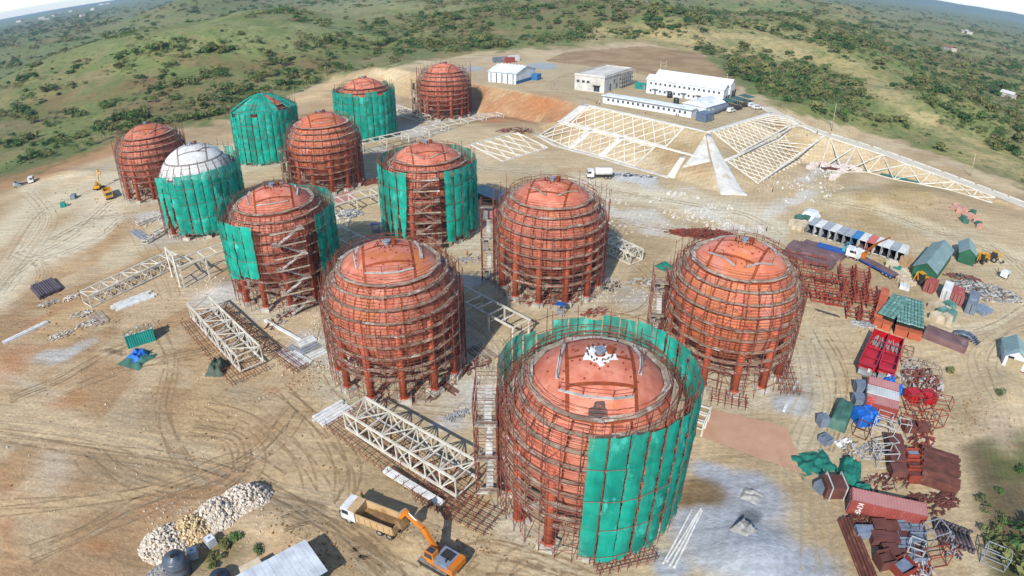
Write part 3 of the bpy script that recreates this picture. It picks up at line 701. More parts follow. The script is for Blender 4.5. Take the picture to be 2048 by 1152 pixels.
scaffold(TK['t6'], 'rusty scaffold with zigzag stairs behind torn pointed net strips', seed=6, netr=R+2.15, top=20., stair=(D_(-2), 5.6, 1.9, 17.5, 7), outer=R+1.2, near=False)
scaffold(TK['t7'], 'rusty scaffold around the farthest left bare red tank', seed=7, near=False, tall=((1.2, PI), (-PI, -1.4)), top=20)
scaffold(TK['t8'], 'rusty scaffold around the white tank', seed=8, near=False, nlev=6, netr=R+2.15, top=20., outer=R+1.2)
scaffold(TK['t9'], 'rusty scaffold around the orange tank behind the white one', seed=9, near=False, top=16, stair=(D_(-72), 2.6, 2., 13, 4))
scaffold(TK['t10'], 'rusty scaffold under the fully wrapped green net', seed=10, near=False, netr=R+2.15, top=19.5, outer=R+1.2)
scaffold(TK['t11'], 'rusty scaffold under the full net with a dome showing', seed=11, near=False, netr=R+2.15, top=19.5, outer=R+1.2)
scaffold(TK['t12'], 'rusty scaffold around the farthest tank below the orange slope', seed=12, near=False, tall=((1.2, 2.6), (-2.4, -1.3)), top=21, stair=(D_(-80), 4., 2.2, 15, 5))
netting(TK['t1'], 'bright green net around the nearest tank, open at its left front', [(-2, 60, 1.6, 20.4, 0, 0), (60, 104, 1.8, 20.5, 0, 0), (104, 180, 6., 20.3, 0, 0), (180, 268, 8., 20.0, 0, 0)], seed=1)
netting(TK['t5'], 'green net in two curtains beside zigzag stairs', [(-95, -26, 7.2, 18.6, 0, 0), (36, 62, 1.6, 18.6, 0, 0), (62, 150, 3, 18.8, 0, 0), (150, 262, 14.5, 18.8, 0, 0)], seed=5)
netting(TK['t6'], 'green net with torn pointed strips hanging beside stairs', [(-96, -62, 2.2, 18.8, 0, 0), (-62, -24, .8, 18.6, .95, 0), (17, 100, 2.0, 18.8, 0, 0), (100, 255, 13., 19, 0, 0)], seed=6)
netting(TK['t8'], 'tattered green net around the white tank', [(-66, -40, 3.5, 17.4, .75, 0), (-40, -30, 2.6, 16.2, .3, 0), (-30, 62, 1.6, 17.6, 0, 0), (62, 110, 2., 18.0, 0, 0), (110, 175, 13, 18.6, 0, .1)], seed=8)
tn = netting(TK['t10'], 'green net wrapped all round a tank and tented over its dome', [(-180, 180, .9, 18.2, 0, 0), (-100, -82, 2, 16.5, .3, 0)], seed=10, gap=.22)
for i in range(34):                                            # tented top of loose lengths, some slipped apart
    if i in (3, 4, 9, 27): continue
    rr = random.Random(900+i); a = 2*PI*i/34; mb = MB()
    def fn(u, v, a=a, rr=rr, q=rr.uniform(0, 6)):
        rad = (R+1.4)*(1-v) + 1.0*v; z = 18.1 + 4.7*(1-(1-v)**1.6) + .14*math.sin(q+v*7) - .3*math.sin(PI*v); wdt = 2*PI/34*(.96 - .1*math.sin(q*2)) 
        return pol(rad, a + (u-.5)*wdt + .04*v*math.sin(q), z + .10*math.sin(PI*u))
    mb.grid(fn, 4, 9); mb.build('tent_strip', M_NET, tn, True)
netting(TK['t11'], 'green net closed round a tank whose red dome shows', [(-112, 128, 1.3, 18.6, 0, 0), (128, 175, 13, 19.4, 0, 0), (-178, -112, 12.5, 18.2, 0, .15)], seed=11)
V_ = lambda s: [[(-26, 20), (-12, 30), (-3, 38)], [(3, 38), (14, 30), (28, 20)]]
dome_walks(TK['t1'], 'white plank walks around the dome of the nearest tank', [[(-25, 22), (-25, 2), (-24, -18)], [(-23, 30), (-8, 34), (10, 34), (22, 30)], [(26, 12), (27, -10), (22, -24)], [(-20, -36), (-6, -40), (10, -38)]])
dome_walks(TK['t2'], 'white plank walks in a vee on the orange dome beside the red steel', [[(-30, 18), (-16, 26), (-4, 35)], [(5, 34), (16, 26), (28, 20)], [(-28, -10), (-22, -24), (-8, -30)], [(16, -26), (28, -14), (32, -2)]])
dome_walks(TK['t3'], 'white plank walks on the bare dome left of the nearest tank', [[(-27, 24), (-29, 4), (-25, -16)], [(-20, 32), (-6, 36), (8, 36), (20, 32)], [(29, 18), (29, 0), (25, -18)], [(-20, -34), (-4, -38), (14, -36)]])
dome_walks(TK['t4'], 'dark plank walks in a vee on the middle tank dome', [[(-24, 12), (-14, 22), (-6, 30)], [(6, 30), (16, 22), (28, 14)]], M_DECK)
dome_walks(TK['t5'], 'grey plank walks on the dome between the two net curtains', [[(-28, 24), (-30, 4), (-26, -14)], [(-20, 30), (-4, 34), (14, 32)], [(26, 20), (28, 4), (26, -12)]])
dome_walks(TK['t6'], 'dark plank walks in a vee on the dome with torn net strips', V_(0), M_DECK)
dome_walks(TK['t7'], 'dark plank walks in a vee on the farthest left dome', V_(0), M_DECK)
dome_walks(TK['t8'], 'dark plank walk on the white dome', [[(6, 26), (16, 18), (26, 12)]], M_DECK)
dome_walks(TK['t9'], 'dark plank walks on the orange dome behind the white one', [[(-14, 34), (2, 36), (20, 32)], [(-34, 10), (-32, 24)]], M_DECK)
dome_walks(TK['t11'], 'dark plank walks in a vee on the dome above the full net', V_(0), M_DECK)
dome_walks(TK['t12'], 'dark plank walks in a vee on the farthest dome', V_(0), M_DECK)
# painted ring, burnt patch and tarpaulin on the nearest dome
c = TK['t1']; rz = math.atan2(-c.x, c.y)
def dome_patch(name, label, cat, th0, ph0, fn_r, m, r0=0, n=30, lift=.06):
    mb = MB(); ax = sph(th0, ph0, 1)-Vector((0, 0, ZC)); u = ax.orthogonal().normalized(); v = ax.cross(u); vs = []
    for i in range(n):
        a = 2*PI*i/n
        for k in (r0*fn_r(a, 0), fn_r(a, 1)):
            d = (ax*R + (u*math.cos(a)+v*math.sin(a))*k).normalized(); vs.append(d*(R+lift)+Vector((0, 0, ZC)))
    mb.add(vs, [(2*i, 2*i+1, (2*i+3) % (2*n), (2*i+2) % (2*n)) for i in range(n)])
    o = mb.build(name, m, None, True, (c.x, c.y, c.z), rz); return tag(o, label, cat)
M_WP = mat('white paint splash', alb('#f2efe9', 1.2), alb('#dcd7cf'), scale=1.)
M_BURN = mat('burnt primer', alb('#5a4640'), alb('#3b3230'), scale=1.5, c3=alb('#9a5a48'), s3=.9, lo3=.58)
dome_patch('painted_ring', 'ragged white painted ring on the nearest tank dome', 'paint mark', .02, 0, lambda a, k: 1.75 + .28*math.sin(5*a) + .2*math.sin(11*a+1) if k else .62, M_WP, r0=1.)
dome_patch('scorch_mark', 'dark scorched patch low on the nearest tank dome', 'scorch mark', .74, .06, lambda a, k: 1.0+.18*math.sin(3*a)+.1*math.sin(7*a), M_BURN, r0=0.02, lift=.055)
# ------------------------------------------------------------------ concrete lattices, road, buildings on the terrace
M_CREAM = mat('cream concrete beam', alb('#f0eadb', 1.15), alb('#ded4bf'), rough=.9, scale=.6, var=.08)
M_WCON = mat('white concrete apron', alb('#e6e2d8'), alb('#cfc9bc'), rough=.9, scale=.35, c3=alb('#c9b9a0'), s3=.3, lo3=.56, bump=.2, var=.03)
M_WALLW = mat('white sandwich panel', alb('#eef0f0', 1.15), alb('#dfe2e3'), rough=.5, scale=.3, var=.02)
M_ROOFW = mat('white sheet roof', alb('#eff1f2', 1.25), alb('#dcdfe1'), rough=.45, scale=.3, var=.03)
M_BLUE = mat('blue trim', alb('#3f7fb8'), alb('#356da0'), rough=.5)
M_GREY = mat('raw concrete wall', alb('#e2ddd3', 1.1), alb('#cdc6ba'), rough=.9, scale=.25, c3=alb('#b5ab9d'), s3=.2, lo3=.58)
M_GLASS = mat('dark window glass', alb('#3a4450'), alb('#2a323c'), rough=.15, spec=.6)
M_FRAMEW = mat('grey window frame', alb('#9aa0a4'), rough=.5)
M_GREEN = mat('green sheet wall', alb('#2f6e4e'), alb('#285c43'), rough=.6, scale=.4)
M_ROOFG = mat('grey green sheet roof', alb('#8aa3a0'), alb('#78908f'), rough=.5, scale=.3, stretch=(1, 1, 1), c3=alb('#9fb4b2'), s3=.15, lo3=.56)
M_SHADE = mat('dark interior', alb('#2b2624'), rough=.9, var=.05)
def gbar(name, par, a, b, w, h, m, up=.05):
    pa = Vector((a[0], a[1], gz(*a)+up)); pb = Vector((b[0], b[1], gz(*b)+up)); return bar(name, par, pa, pb, w, m, h=h)
def face_pt(org, d, n, s, f, run): 
    p = org.xy + d*s + n*run*f; return (p.x, p.y)
def lattice(label, org, d, n, run, s0, s1, tiers, step, slant, w=.27, dens=1.):
    t = thing('concrete_lattice', label, 'retaining lattice', (0, 0, 0), 0, 'cream lattices on the graded slopes')
    P = lambda s, f: face_pt(org, d, n, s, f, run)
    for f0, f1 in tiers:
        gbar('edge_beam', t, P(s0, f0), P(s1, f0), .5, .4, M_CREAM); gbar('edge_beam', t, P(s0, f1), P(s1, f1), .5, .4, M_CREAM)
        gbar('end_beam', t, P(s0, f0), P(s0, f1), .5, .36, M_CREAM); gbar('end_beam', t, P(s1, f0), P(s1, f1), .5, .36, M_CREAM)
        s = s0-slant
        while s < s1:
            for a, b in (((s, f0), (s+slant, f1)), ((s+slant, f0), (s, f1))):
                (sa, fa), (sb, fb) = a, b
                def clip(s_, f_, so, fo):
                    for lim in (s0, s1):
                        if (s_ < lim and lim == s0) or (s_ > lim and lim == s1):
                            k = (lim-s_)/(so-s_); return lim, f_ + (fo-f_)*k
                    return s_, f_
                if max(sa, sb) <= s0 or min(sa, sb) >= s1: continue
                A = clip(sa, fa, sb, fb); B = clip(sb, fb, sa, fa)
                if math.hypot(A[0]-B[0], (A[1]-B[1])*run) < 1.: continue
                gbar('lattice_beam', t, P(*A), P(*B), w, .3, M_CREAM)
            s += step
    return t
d1v = (TG-TB).xy.normalized(); L1 = (TG-TB).xy.length; n1v = -E1[0]
d2v = (TC-TB).xy.normalized(); L2 = (TC-TB).xy.length; n2v = -E2[0]
LA = (TA-TB).xy.length
lattice('cream concrete lattice upper tier facing the tanks below the white buildings', TB, d1v, n1v, 24.5, 9, LA-2, [(.02, .44)], 4.4, 8.8)
lattice('cream concrete lattice lower tier with three panels facing the tanks', TB, d1v, n1v, 24.5, 12, 25, [(.53, .97)], 4.3, 8.6)
lattice('cream concrete lattice panel at the middle of the lower slope', TB, d1v, n1v, 24.5, 27, 39, [(.53, .97)], 4., 8.)
lattice('cream concrete lattice panel at the far left end of the lower slope', TB, d1v, n1v, 24.5, 41, LA+2, [(.53, .97)], 4., 8.)
lattice('dense cream lattice upper tier below the parked cars', TB, d2v, n2v, 24.5, 3, L2-2, [(.02, .45)], 3.4, 10.2, .25)
lattice('dense cream lattice lower tier above the dumped pallets', TB, d2v, n2v, 24.5, -8, L2-4, [(.52, .98)], 3.5, 10.5, .26)
# ramps of white concrete
def sheet_on_ground(name, label, cat, quad, m, n=10, up=.12, kind=None, jit=0, thick=0):
    """quad: four world xy corners a-b-c-d, draped over the ground."""
    mb = MB(); rr = random.Random(len(label)); a, b, c_, d = [Vector(q).to_2d() if not isinstance(q, Vector) else q.xy for q in quad]
    P = {}
    U = [(i/n, j/n) for j in range(n+1) for i in range(n+1)]
    pts = [(a*(1-u)+b*u)*(1-v) + (d*(1-u)+c_*u)*v for u, v in U]
    if jit: pts = [p + Vector((rr.uniform(-jit, jit), rr.uniform(-jit, jit))) for p in pts]
    zs = hz(np.array([p.x for p in pts]), np.array([p.y for p in pts])) + up
    mb.add([(p.x, p.y, float(z)) for p, z in zip(pts, zs)], [(j*(n+1)+i, j*(n+1)+i+1, (j+1)*(n+1)+i+1, (j+1)*(n+1)+i) for j in range(n) for i in range(n)])
    if thick:
        nn = n+1; rim = [i for i in range(nn)] + [i*nn+n for i in range(1, nn)] + [n*nn+i for i in range(n-1, -1, -1)] + [i*nn for i in range(n-1, 0, -1)]
        k0 = len(mb.v); mb.v += [(mb.v[i][0], mb.v[i][1], mb.v[i][2]-thick) for i in rim]; k = len(rim)
        mb.f += [(rim[i], k0+i, k0+(i+1) % k, rim[(i+1) % k]) for i in range(k)]; mb.m += [0]*k
    o = mb.build(name, m, None, True); return tag(o, label, cat, None, kind)
hip = (n1v+n2v).normalized()*24.5*1.40; pr_ = Vector((-hip.y, hip.x)).normalized()
b0, b1 = TB.xy + hip*.03, TB.xy + hip*.98
sheet_on_ground('concrete_ramp', 'white concrete apron fanning down the corner of the terrace', 'concrete apron', [b0-pr_*.7, b0+pr_*.8, b1+pr_*4.4, b1-pr_*3.8], M_WCON, 14, .22, thick=.3)
bm = TB.xy + hip*.45
sheet_on_ground('concrete_apron', 'white triangle of concrete left of the corner apron', 'concrete apron', [b0-pr_*.9, b0-pr_*1.0, bm-pr_*2.6, bm-pr_*11.5], M_WCON, 10, .2, thick=.25)
P1 = lambda s, f: Vector(face_pt(TB, d1v, n1v, s, f, 24.5))
sheet_on_ground('concrete_stair', 'white concrete stair strip at the left end of the lattice slope', 'stairway', [P1(LA-1.5, .0), P1(LA+2.5, .0), P1(LA+4, .5), P1(LA-.5, .5)], M_WCON, 8, .2, thick=.3)
sheet_on_ground('concrete_stair', 'cream concrete stair between lower lattice panels, nearer the corner', 'stairway', [P1(25.3, .5), P1(26.7, .5), P1(26.7, 1.), P1(25.3, 1.)], M_CREAM, 6, .2, thick=.3)
sheet_on_ground('concrete_stair', 'cream concrete stair between lower lattice panels, farther from the corner', 'stairway', [P1(39.3, .5), P1(40.7, .5), P1(40.7, 1.), P1(39.3, 1.)], M_CREAM, 6, .2, thick=.3)
sheet_on_ground('concrete_stair', 'cream concrete strip running down just left of the corner apron', 'stairway', [P1(-.5, .55), P1(1.2, .55), P1(-1., 1.), P1(-3.4, 1.)], M_CREAM, 6, .2, thick=.3)
P2 = lambda s, f: Vector(face_pt(TB, d2v, n2v, s, f, 24.5))
sheet_on_ground('bench_path', 'cream path along the bench between the two dense lattice tiers', 'path', [P2(-9, .465), P2(L2+2, .465), P2(L2+2, .505), P2(-9, .505)], M_CREAM, 16, .25, thick=.3)
sheet_on_ground('bench_path', 'cream path along the bench between lattice tiers facing the tanks', 'path', [P1(-6, .465), P1(LA+3, .465), P1(LA+3, .505), P1(-6, .505)], M_CREAM, 18, .25, thick=.3)
for q, lb in (([P1(-1, -.035), P1(LA+3, -.035), P1(LA+3, .005), P1(-1, .005)], 'cream kerb along the terrace edge above the tanks'), ([P2(0, -.03), P2(L2, -.03), P2(L2, .01), P2(0, .01)], 'cream kerb along the terrace edge below the parked cars'), ([P1(-2, 1.0), P1(LA+4, 1.0), P1(LA+4, 1.05), P1(-2, 1.05)], 'white drain kerb along the foot of the lattice slope')):
    sheet_on_ground('kerb', lb, 'kerb', q, M_WCON, 16, .2, thick=.3)
# low platform lattice
ma, mb_ = MIDP[1], MIDP[2]; dm = (mb_-ma).xy.normalized(); nm = Vector((dm.y, -dm.x))
lattice('cream lattice on the low bank beside the net with torn strips', ma, dm, nm, 16, .0, (mb_-ma).xy.length+3, [(.03, .97)], 4.6, 6.5, .3)
# road and its strip of lattice
mb = MB(); vs = []
for i, p in enumerate(ROADW):
    a = ROADW[max(0, i-1)]; b_ = ROADW[min(len(ROADW)-1, i+1)]; d = (b_-a).xy.normalized(); nn = Vector((-d.y, d.x))
    for k in (-3.4, 3.4): q = p.xy + nn*k; vs.append((q.x, q.y, p.z + .12))
mb.add(vs, [(2*i, 2*i+1, 2*i+3, 2*i+2) for i in range(len(ROADW)-1)])
M_ROAD = mat('pale compacted road', alb('#e6dcc8'), alb('#d5c8ae'), rough=.95, scale=.25, var=0)
rd = mb.build('access_road', M_ROAD); rd['kind'] = 'structure'; rd['label'] = 'pale access road climbing to the terrace'
kb = thing('road_kerb', 'low white kerb along the far side of the pale road', 'kerb')
for a, b_ in zip(ROADW[1:-1], ROADW[2:]):
    d = (b_-a).xy.normalized(); nn = Vector((-d.y, d.x))*3.75
    m = max(2, int((b_-a).length/5))
    for i in range(m):
        p, q = a + (b_-a)*(i/m), a + (b_-a)*((i+.9)/m); bar('kerb_stone', kb, (p.x+nn.x, p.y+nn.y, p.z+.25), (q.x+nn.x, q.y+nn.y, q.z+.25), .35, M_WCON, h=.4)
t = thing('concrete_lattice', 'narrow cream lattice strip below the pale road', 'retaining lattice', (0, 0, 0), 0, 'cream lattices on the graded slopes')
top_ = [(1660, 279), (1712, 294), (1765, 310), (1815, 329), (1862, 346), (1910, 364), (1955, 381), (1990, 396)]; bot_ = [(1646, 303), (1690, 318), (1738, 335), (1790, 348), (1842, 364), (1893, 379), (1945, 394), (1985, 403)]
TP, BP = [gp(*p, 3) for p in top_], [gp(*p, 0) for p in bot_]
for i in range(7):
    for a, b_ in ((TP[i], TP[i+1]), (BP[i], BP[i+1]), (TP[i], BP[i]), (TP[i], BP[i+1]), (BP[i], TP[i+1])): bar('lattice_beam', t, a+Vector((0, 0, .12)), b_+Vector((0, 0, .12)), .34, M_CREAM, h=.3)
# ------------------------------------------------------------------ buildings
def corner_frame(a, b, c, z):
    """Near corner b with wall ends a and c (photo points): squared up -> (local origin, heading, length of a-b wall, length of b-c wall)."""
    A, B, C = at(*a, z), at(*b, z), at(*c, z); ex = (B-A).xy; L = ex.length; ex = ex/L; v = (C-B).xy; D = v.length*.98; v = v/v.length
    sw = Vector((-ex.y, ex.x)).dot(v) < 0
    if sw: ex = -ex
    e = (ex + Vector((v.y, -v.x))).normalized()
    O = B.xy if sw else B.xy - e*L
    return Vector((O.x, O.y, z)), math.atan2(e.y, e.x), L, D
def window(par, x, y, z, w, h, face, fr=M_FRAMEW):
    """face: outward normal 'f' (-y), 'b' (+y), 'l' (-x), 'r' (+x)."""
    mb = MB(); s = {'f': (w, .10, h), 'b': (w, .10, h), 'l': (.10, w, h), 'r': (.10, w, h)}[face]
    off = {'f': (0, -.02), 'b': (0, .02), 'l': (-.02, 0), 'r': (.02, 0)}[face]
    mb.box((x+off[0], y+off[1], z), s); o = mb.build('window', M_GLASS, par)
    f = MB(); t = .10
    for dx, dz, ww, hh in ((0, h/2, w+.2, t), (0, -h/2, w+.2, t), (-w/2, 0, t, h), (w/2, 0, t, h), (0, 0, t*.7, h)):
        if face in 'fb': f.box((x+dx, y+off[1]*2, z+dz), (ww, .12, hh))
        else: f.box((x+off[0]*2, y+dx, z+dz), (.12, ww, hh))
    f.build('window_frame', fr, o)
    return o
def gable(name, label, a, b, c, z, h, rise, mw, mr, ridge='x', over=.35, cat='building', gw=None, L=None, D=None, skew=False, ribs=True, group=None, flip=False):
    A, rz, LL, DD = corner_frame(a, b, c, z); L = L or LL; D = D or DD
    t = thing(name, label, cat, (A.x, A.y, z-.15), rz, group)
    w = MB(); w.box((L/2, D/2, h/2), (L, D, h)); w.build('wall', mw, t)
    e = .06
    if ridge == 'x':
        for x0 in (e, L-e):
            g = MB(); g.prism([(0.02, h), (D-.02, h), (D/2, h+rise-.02)], x0-.05, x0+.05, axis='X'); g.build('gable_wall', gw or mw, t)
        sl = [((-over, -over*rise/(D/2)), (D/2, rise)), ((D/2, rise), (D+over, -over*rise/(D/2)))]
        for (y0, z0), (y1, z1) in sl:
            r = MB(); r.add([(-over, y0, h+z0), (L+over, y0, h+z0), (L+over, y1, h+z1), (-over, y1, h+z1), (-over, y0, h+z0+.14), (L+over, y0, h+z0+.14), (L+over, y1, h+z1+.14), (-over, y1, h+z1+.14)], [(0, 3, 2, 1), (4, 5, 6, 7), (0, 1, 5, 4), (1, 2, 6, 5), (2, 3, 7, 6), (3, 0, 4, 7)]); ro = r.build('roof', mr, t)
            if ribs:
                rb = MB(); n = max(3, int(L/1.3))
                for i in range(n+1):
                    x = -over + (L+2*over)*i/n; rb.tube((x, y0, h+z0+.16), (x, y1, h+z1+.16), .05, 3)
                rb.build('roof_ribs', mr, ro)
    else:
        for y0 in (e, D-e):
            g = MB(); g.prism([(0.02, h), (L-.02, h), (L/2, h+rise-.02)], y0-.05, y0+.05, axis='Y'); g.build('gable_wall', gw or mw, t)
        for (x0, z0), (x1, z1) in [((-over, -over*rise/(L/2)), (L/2, rise)), ((L/2, rise), (L+over, -over*rise/(L/2)))]:
            r = MB(); r.add([(x0, -over, h+z0), (x1, -over, h+z1), (x1, D+over, h+z1), (x0, D+over, h+z0), (x0, -over, h+z0+.14), (x1, -over, h+z1+.14), (x1, D+over, h+z1+.14), (x0, D+over, h+z0+.14)], [(0, 3, 2, 1), (4, 5, 6, 7), (0, 1, 5, 4), (1, 2, 6, 5), (2, 3, 7, 6), (3, 0, 4, 7)]); ro = r.build('roof', mr, t)
            if ribs:
                rb = MB(); n = max(3, int(D/1.3))
                for i in range(n+1):
                    y = -over + (D+2*over)*i/n; rb.tube((x0, y, h+z0+.16), (x1, y, h+z1+.16), .05, 3)
                rb.build('roof_ribs', mr, ro)
    t['L'] = L; t['D'] = D
    return t, L, D
# blue and white warehouse
t, L, D = gable('warehouse', 'white warehouse with blue trim and rows of doors on the terrace', (978, 163), (1032, 169), (1069, 157), 10, 5., 2.2, M_WALLW, M_ROOFW)
for i in range(5): q = MB(); q.box((1.5+(L-3)*i/4, -.06, 2.3), (.4, .1, 4.4)); q.build('wall_column', M_GLASS, t)
for x in (0, L):
    q = MB(); q.box((x+(-.08 if x == 0 else .08), D/2, .8), (.1, D+.1, 1.6)); q.build('plinth', M_BLUE, t)
q = MB(); q.box((L/2, -.08, 4.85), (L, .12, .3)); q.build('eave_trim', M_BLUE, t)
for i in range(7):
    q = MB(); q.tube((2+(L-4)*i/6, D/2, 7), (2+(L-4)*i/6, D/2, 7.7), .4, 8); q.build('roof_vent', M_ROOFW, t)
q = MB(); q.box((L+1.6, D-2, 1.5), (3., 4, 3)); q.build('annex', M_BLUE, t)
# raw concrete building with flat roof
A, rz, L, D = corner_frame((1145, 181), (1208, 187), (1282, 169), 10)
t = thing('concrete_building', 'unfinished grey concrete building with flat roof and scaffolded end', 'building', (A.x, A.y, 9.85), rz)
q = MB(); q.box((L/2, D/2, 3.3), (L, D, 6.6)); q.build('wall', M_GREY, t)
q = MB(); q.box((L/2, D/2, 6.75), (L+.5, D+.5, .3)); rf = q.build('roof', M_GREY, t)
q = MB()
for s in ((L/2, .1, L, .25), (L/2, D-.1, L, .25), (.1, D/2, .25, D-.5), (L-.1, D/2, .25, D-.5)): q.box((s[0], s[1], 7.2), (s[2], s[3], .6))
q.build('parapet', M_GREY, rf)
for x, z, w_, h_ in ((L*.12, 4.2, 1.2, 1.), (L*.3, 4.2, 1.2, 1.), (L*.46, 4.2, 1.2, 1.), (L*.75, 1.9, 2.6, 2.6)): window(t, x, 0, z, w_, h_, 'f')
for y, z, w_, h_ in ((D*.2, 1.9, 1.6, 3.), (D*.33, 4, 1.3, 1.6), (D*.42, 1.9, 1.3, 1.6), (D*.55, 4.2, 1.5, 1.4), (D*.62, 2, 1.2, 2)): window(t, L, y, z, w_, h_, 'r')
q = MB(); q.box((L*.75, -.7, 3.5), (3.4, 1.4, .2)); q.build('door_canopy', M_GREY, t)
sc_ = thing('tube_scaffold', 'small scaffold against the end of the unfinished grey building', 'scaffold', (A.x, A.y, 9.9), rz)
for i in range(8):
    for k in (0.6, 2.0): bar('standard', sc_, (L+k, D*.45+i*D*.075, 0), (L+k, D*.45+i*D*.075, 7.5), .12, M_GREY, rnd=5)
for z in (1.8, 3.6, 5.4, 7.): 
    for k in (.6, 2.): bar('ledger', sc_, (L+k, D*.45, z), (L+k, D*.98, z), .1, M_GREY, rnd=5)
    bar('walkway_board', sc_, (L+1.3, D*.45, z-.1), (L+1.3, D*.98, z-.1), 1.0, M_DECK, h=.08)
# two storey white block: two long gable roofs side by side
for k, (a, b, c_) in enumerate((((1292, 186), (1445, 209), (1462, 199)), ((1310, 176), (1459, 197), (1474, 189)))):
    t, L, D = gable('dormitory_building', ('long white two storey building with two rows of windows', 'long white two storey building standing behind its twin')[k], a, b, c_, 10, 6.2, 1.6, M_WALLW, M_ROOFW, D=7.5)
    if k == 0:
        for i in range(15):
            for z in (1.6, 4.7):
                if z == 1.6 and i % 3 == 1:
                    q = MB(); q.box((2+(L-4)*i/14, -.05, 1.1), (1., .1, 2.2)); q.build('door', M_FRAMEW, t); q = MB(); q.box((2+(L-4)*i/14, -.6, 2.6), (2.6, 1.2, .12)); q.build('door_canopy', M_GREY, t)
                else: window(t, 2+(L-4)*i/14, 0, z, .8, .9, 'f')
    for i in (0, 1):
        q = MB(); q.tube((L+.6, 1.+i*4, 0), (L+.6, 3.+i*4, 3.2), .35, 4); q.build('outside_stair', M_SHADE, t)
# long low white block
A, rz, L, D = corner_frame((1205, 206), (1382, 236), (1400, 228), 10)
t = thing('site_office', 'long low white office block with flat white roof along the terrace', 'building', (A.x, A.y, 9.85), rz); D = 5.6
q = MB(); q.box((L/2, D/2, 1.5), (L, D, 3.)); q.build('wall', M_WALLW, t)
q = MB(); q.box((L/2, D/2, 3.15), (L+.8, D+.9, .22), rx=-.03); q.build('roof', M_ROOFW, t)
q = MB(); q.box((L/2, -.42, 2.95), (L+.8, .12, .28)); q.build('gutter', M_FRAMEW, t)
for i in range(16): window(t, 2.5+(L-5)*i/15, 0, 1.8, .8, .9, 'f')
# small hall with low arched roof, carports, cabins, tanks
A, rz, L, D = corner_frame((1368, 222), (1410, 232), (1440, 219), 10)
t = thing('canteen_building', 'small white hall with low arched roof at the end of the offices', 'building', (A.x, A.y, 9.85), rz)
q = MB(); q.box((L/2, D/2, 1.7), (L, D, 3.4)); q.build('wall', M_WALLW, t)
q = MB(); q.prism([(-.5+(L+1)*i/10, 3.45 + 1.5*math.sin(PI*i/10)) for i in range(11)] + [(L+.5, 3.3), (-.5, 3.3)], -.4, D+.4, axis='Y'); q.build('roof', M_ROOFW, t)
M_CARP = mat('dark green carport sheet', alb('#3f6a5c'), alb('#2f5548'), rough=.6)
for k, (x, y) in enumerate(((1458, 213), (1475, 209), (1492, 204))):
    p = at(x, y, 10); t = thing('carport', ('dark green carport next to the white hall', 'dark green carport between two others', 'dark green carport farthest from the white hall')[k], 'carport', (p.x, p.y, 9.95), .75, 'carports by the white buildings')
    q = MB(); q.box((0, 0, 2.6), (6, 5, .12), rx=.08); q.build('roof', M_CARP, t)
    for sx in (-2.7, 2.7):
        for sy in (-2.2, 2.2): bar('post', t, (sx, sy, 0), (sx, sy, 2.55), .12, M_FRAMEW)
M_CAB = mat('blue grey cabin', alb('#6d7c90'), alb('#5d6b7e'), rough=.5)
M_PTANK = mat('black plastic water tank', alb('#3a4048'), alb('#2c3138'), rough=.45)
M_IBC = mat('white cistern', alb('#e8e9e8', 1.1), alb('#cfd2d2'), rough=.4)
def cabin(x, y, z, s, rz, label, m=M_CAB, cat='cabin'):
    p = gp(x, y, z); t = thing('cabin', label, cat, (p.x, p.y, p.z-.05), rz)
    q = MB(); q.box((0, 0, s[2]/2), s); q.build('wall', m, t); q = MB(); q.box((0, 0, s[2]+.06), (s[0]+.2, s[1]+.2, .12)); q.build('roof', m, t)
    window(t, 0, -s[1]/2, s[2]*.62, .9, .8, 'f'); q = MB(); q.box((s[0]*.3, -s[1]/2-.03, 1.), (.9, .06, 2.)); q.build('door', M_FRAMEW, t); return t
cabin(1409, 241, 10, (6, 4.2, 3.), .75, 'blue grey cabin at the corner of the terrace')
cabin(1284, 178, 10, (6, 2.6, 2.6), -.7, 'turquoise skip like cabin beside the unfinished grey building', mat('turquoise sheet', alb('#2ea79c'), alb('#24897f'), rough=.5))
def water_tank(px, py, z, r, h, label, m=M_PTANK, lid=True):
    p = gp(px, py, z); t = thing('water_tank', label, 'water tank', (p.x, p.y, p.z), 0)
    q = MB(); q.lathe([(0, 0), (r, 0), (r, h*.3), (r*1.02, h*.31), (r*1.02, h*.34), (r, h*.35), (r, h*.62), (r*1.02, h*.63), (r*1.02, h*.66), (r, h*.67), (r, h*.86), (r*.86, h*.93), (r*.3, h*.97), (r*.3, h), (0, h)], 20); q.build('body', m, t, True)
    q = MB(); q.lathe([(0, h+.08), (r*.22, h+.08), (r*.22, h-.02)], 12); q.build('lid', M_SHADE if lid else m, t); return t
for i, (x, y) in enumerate(((1318, 183), (1323, 189), (1333, 188), (1339, 195), (1352, 208))):
    water_tank(x, y, 10, 1.1, 2.6, ('black water tank nearest the unfinished building', 'black water tank second from the unfinished building', 'black water tank third along the dormitory', 'black water tank fourth along the dormitory', 'black water tank alone behind the low office block')[i])
for i, (x, y) in enumerate(((1427, 228), (1437, 224), (1447, 221))):
    p = at(x, y, 10); t = thing('bulk_tank', ('grey ribbed tank nearest the blue cabin', 'grey ribbed tank in the middle of three', 'grey ribbed tank nearest the carports')[i], 'tank', (p.x, p.y, 9.95), .75, 'grey ribbed tanks')
    q = MB(); q.lathe([(0, -2.2), (1.3, -2.2), (1.45, -1.9), (1.45, 1.9), (1.3, 2.2), (0, 2.2)], 16, (0, 0, 1.5), axis='X'); q.build('body', mat('grey cistern', alb('#7f8794'), alb('#6a717d'), rough=.5), t, True)
    for k in (-1.4, 1.4): q = MB(); q.box((k, 0, .2), (.4, 2.4, .5)); q.build('cradle', M_FRAMEW, t)
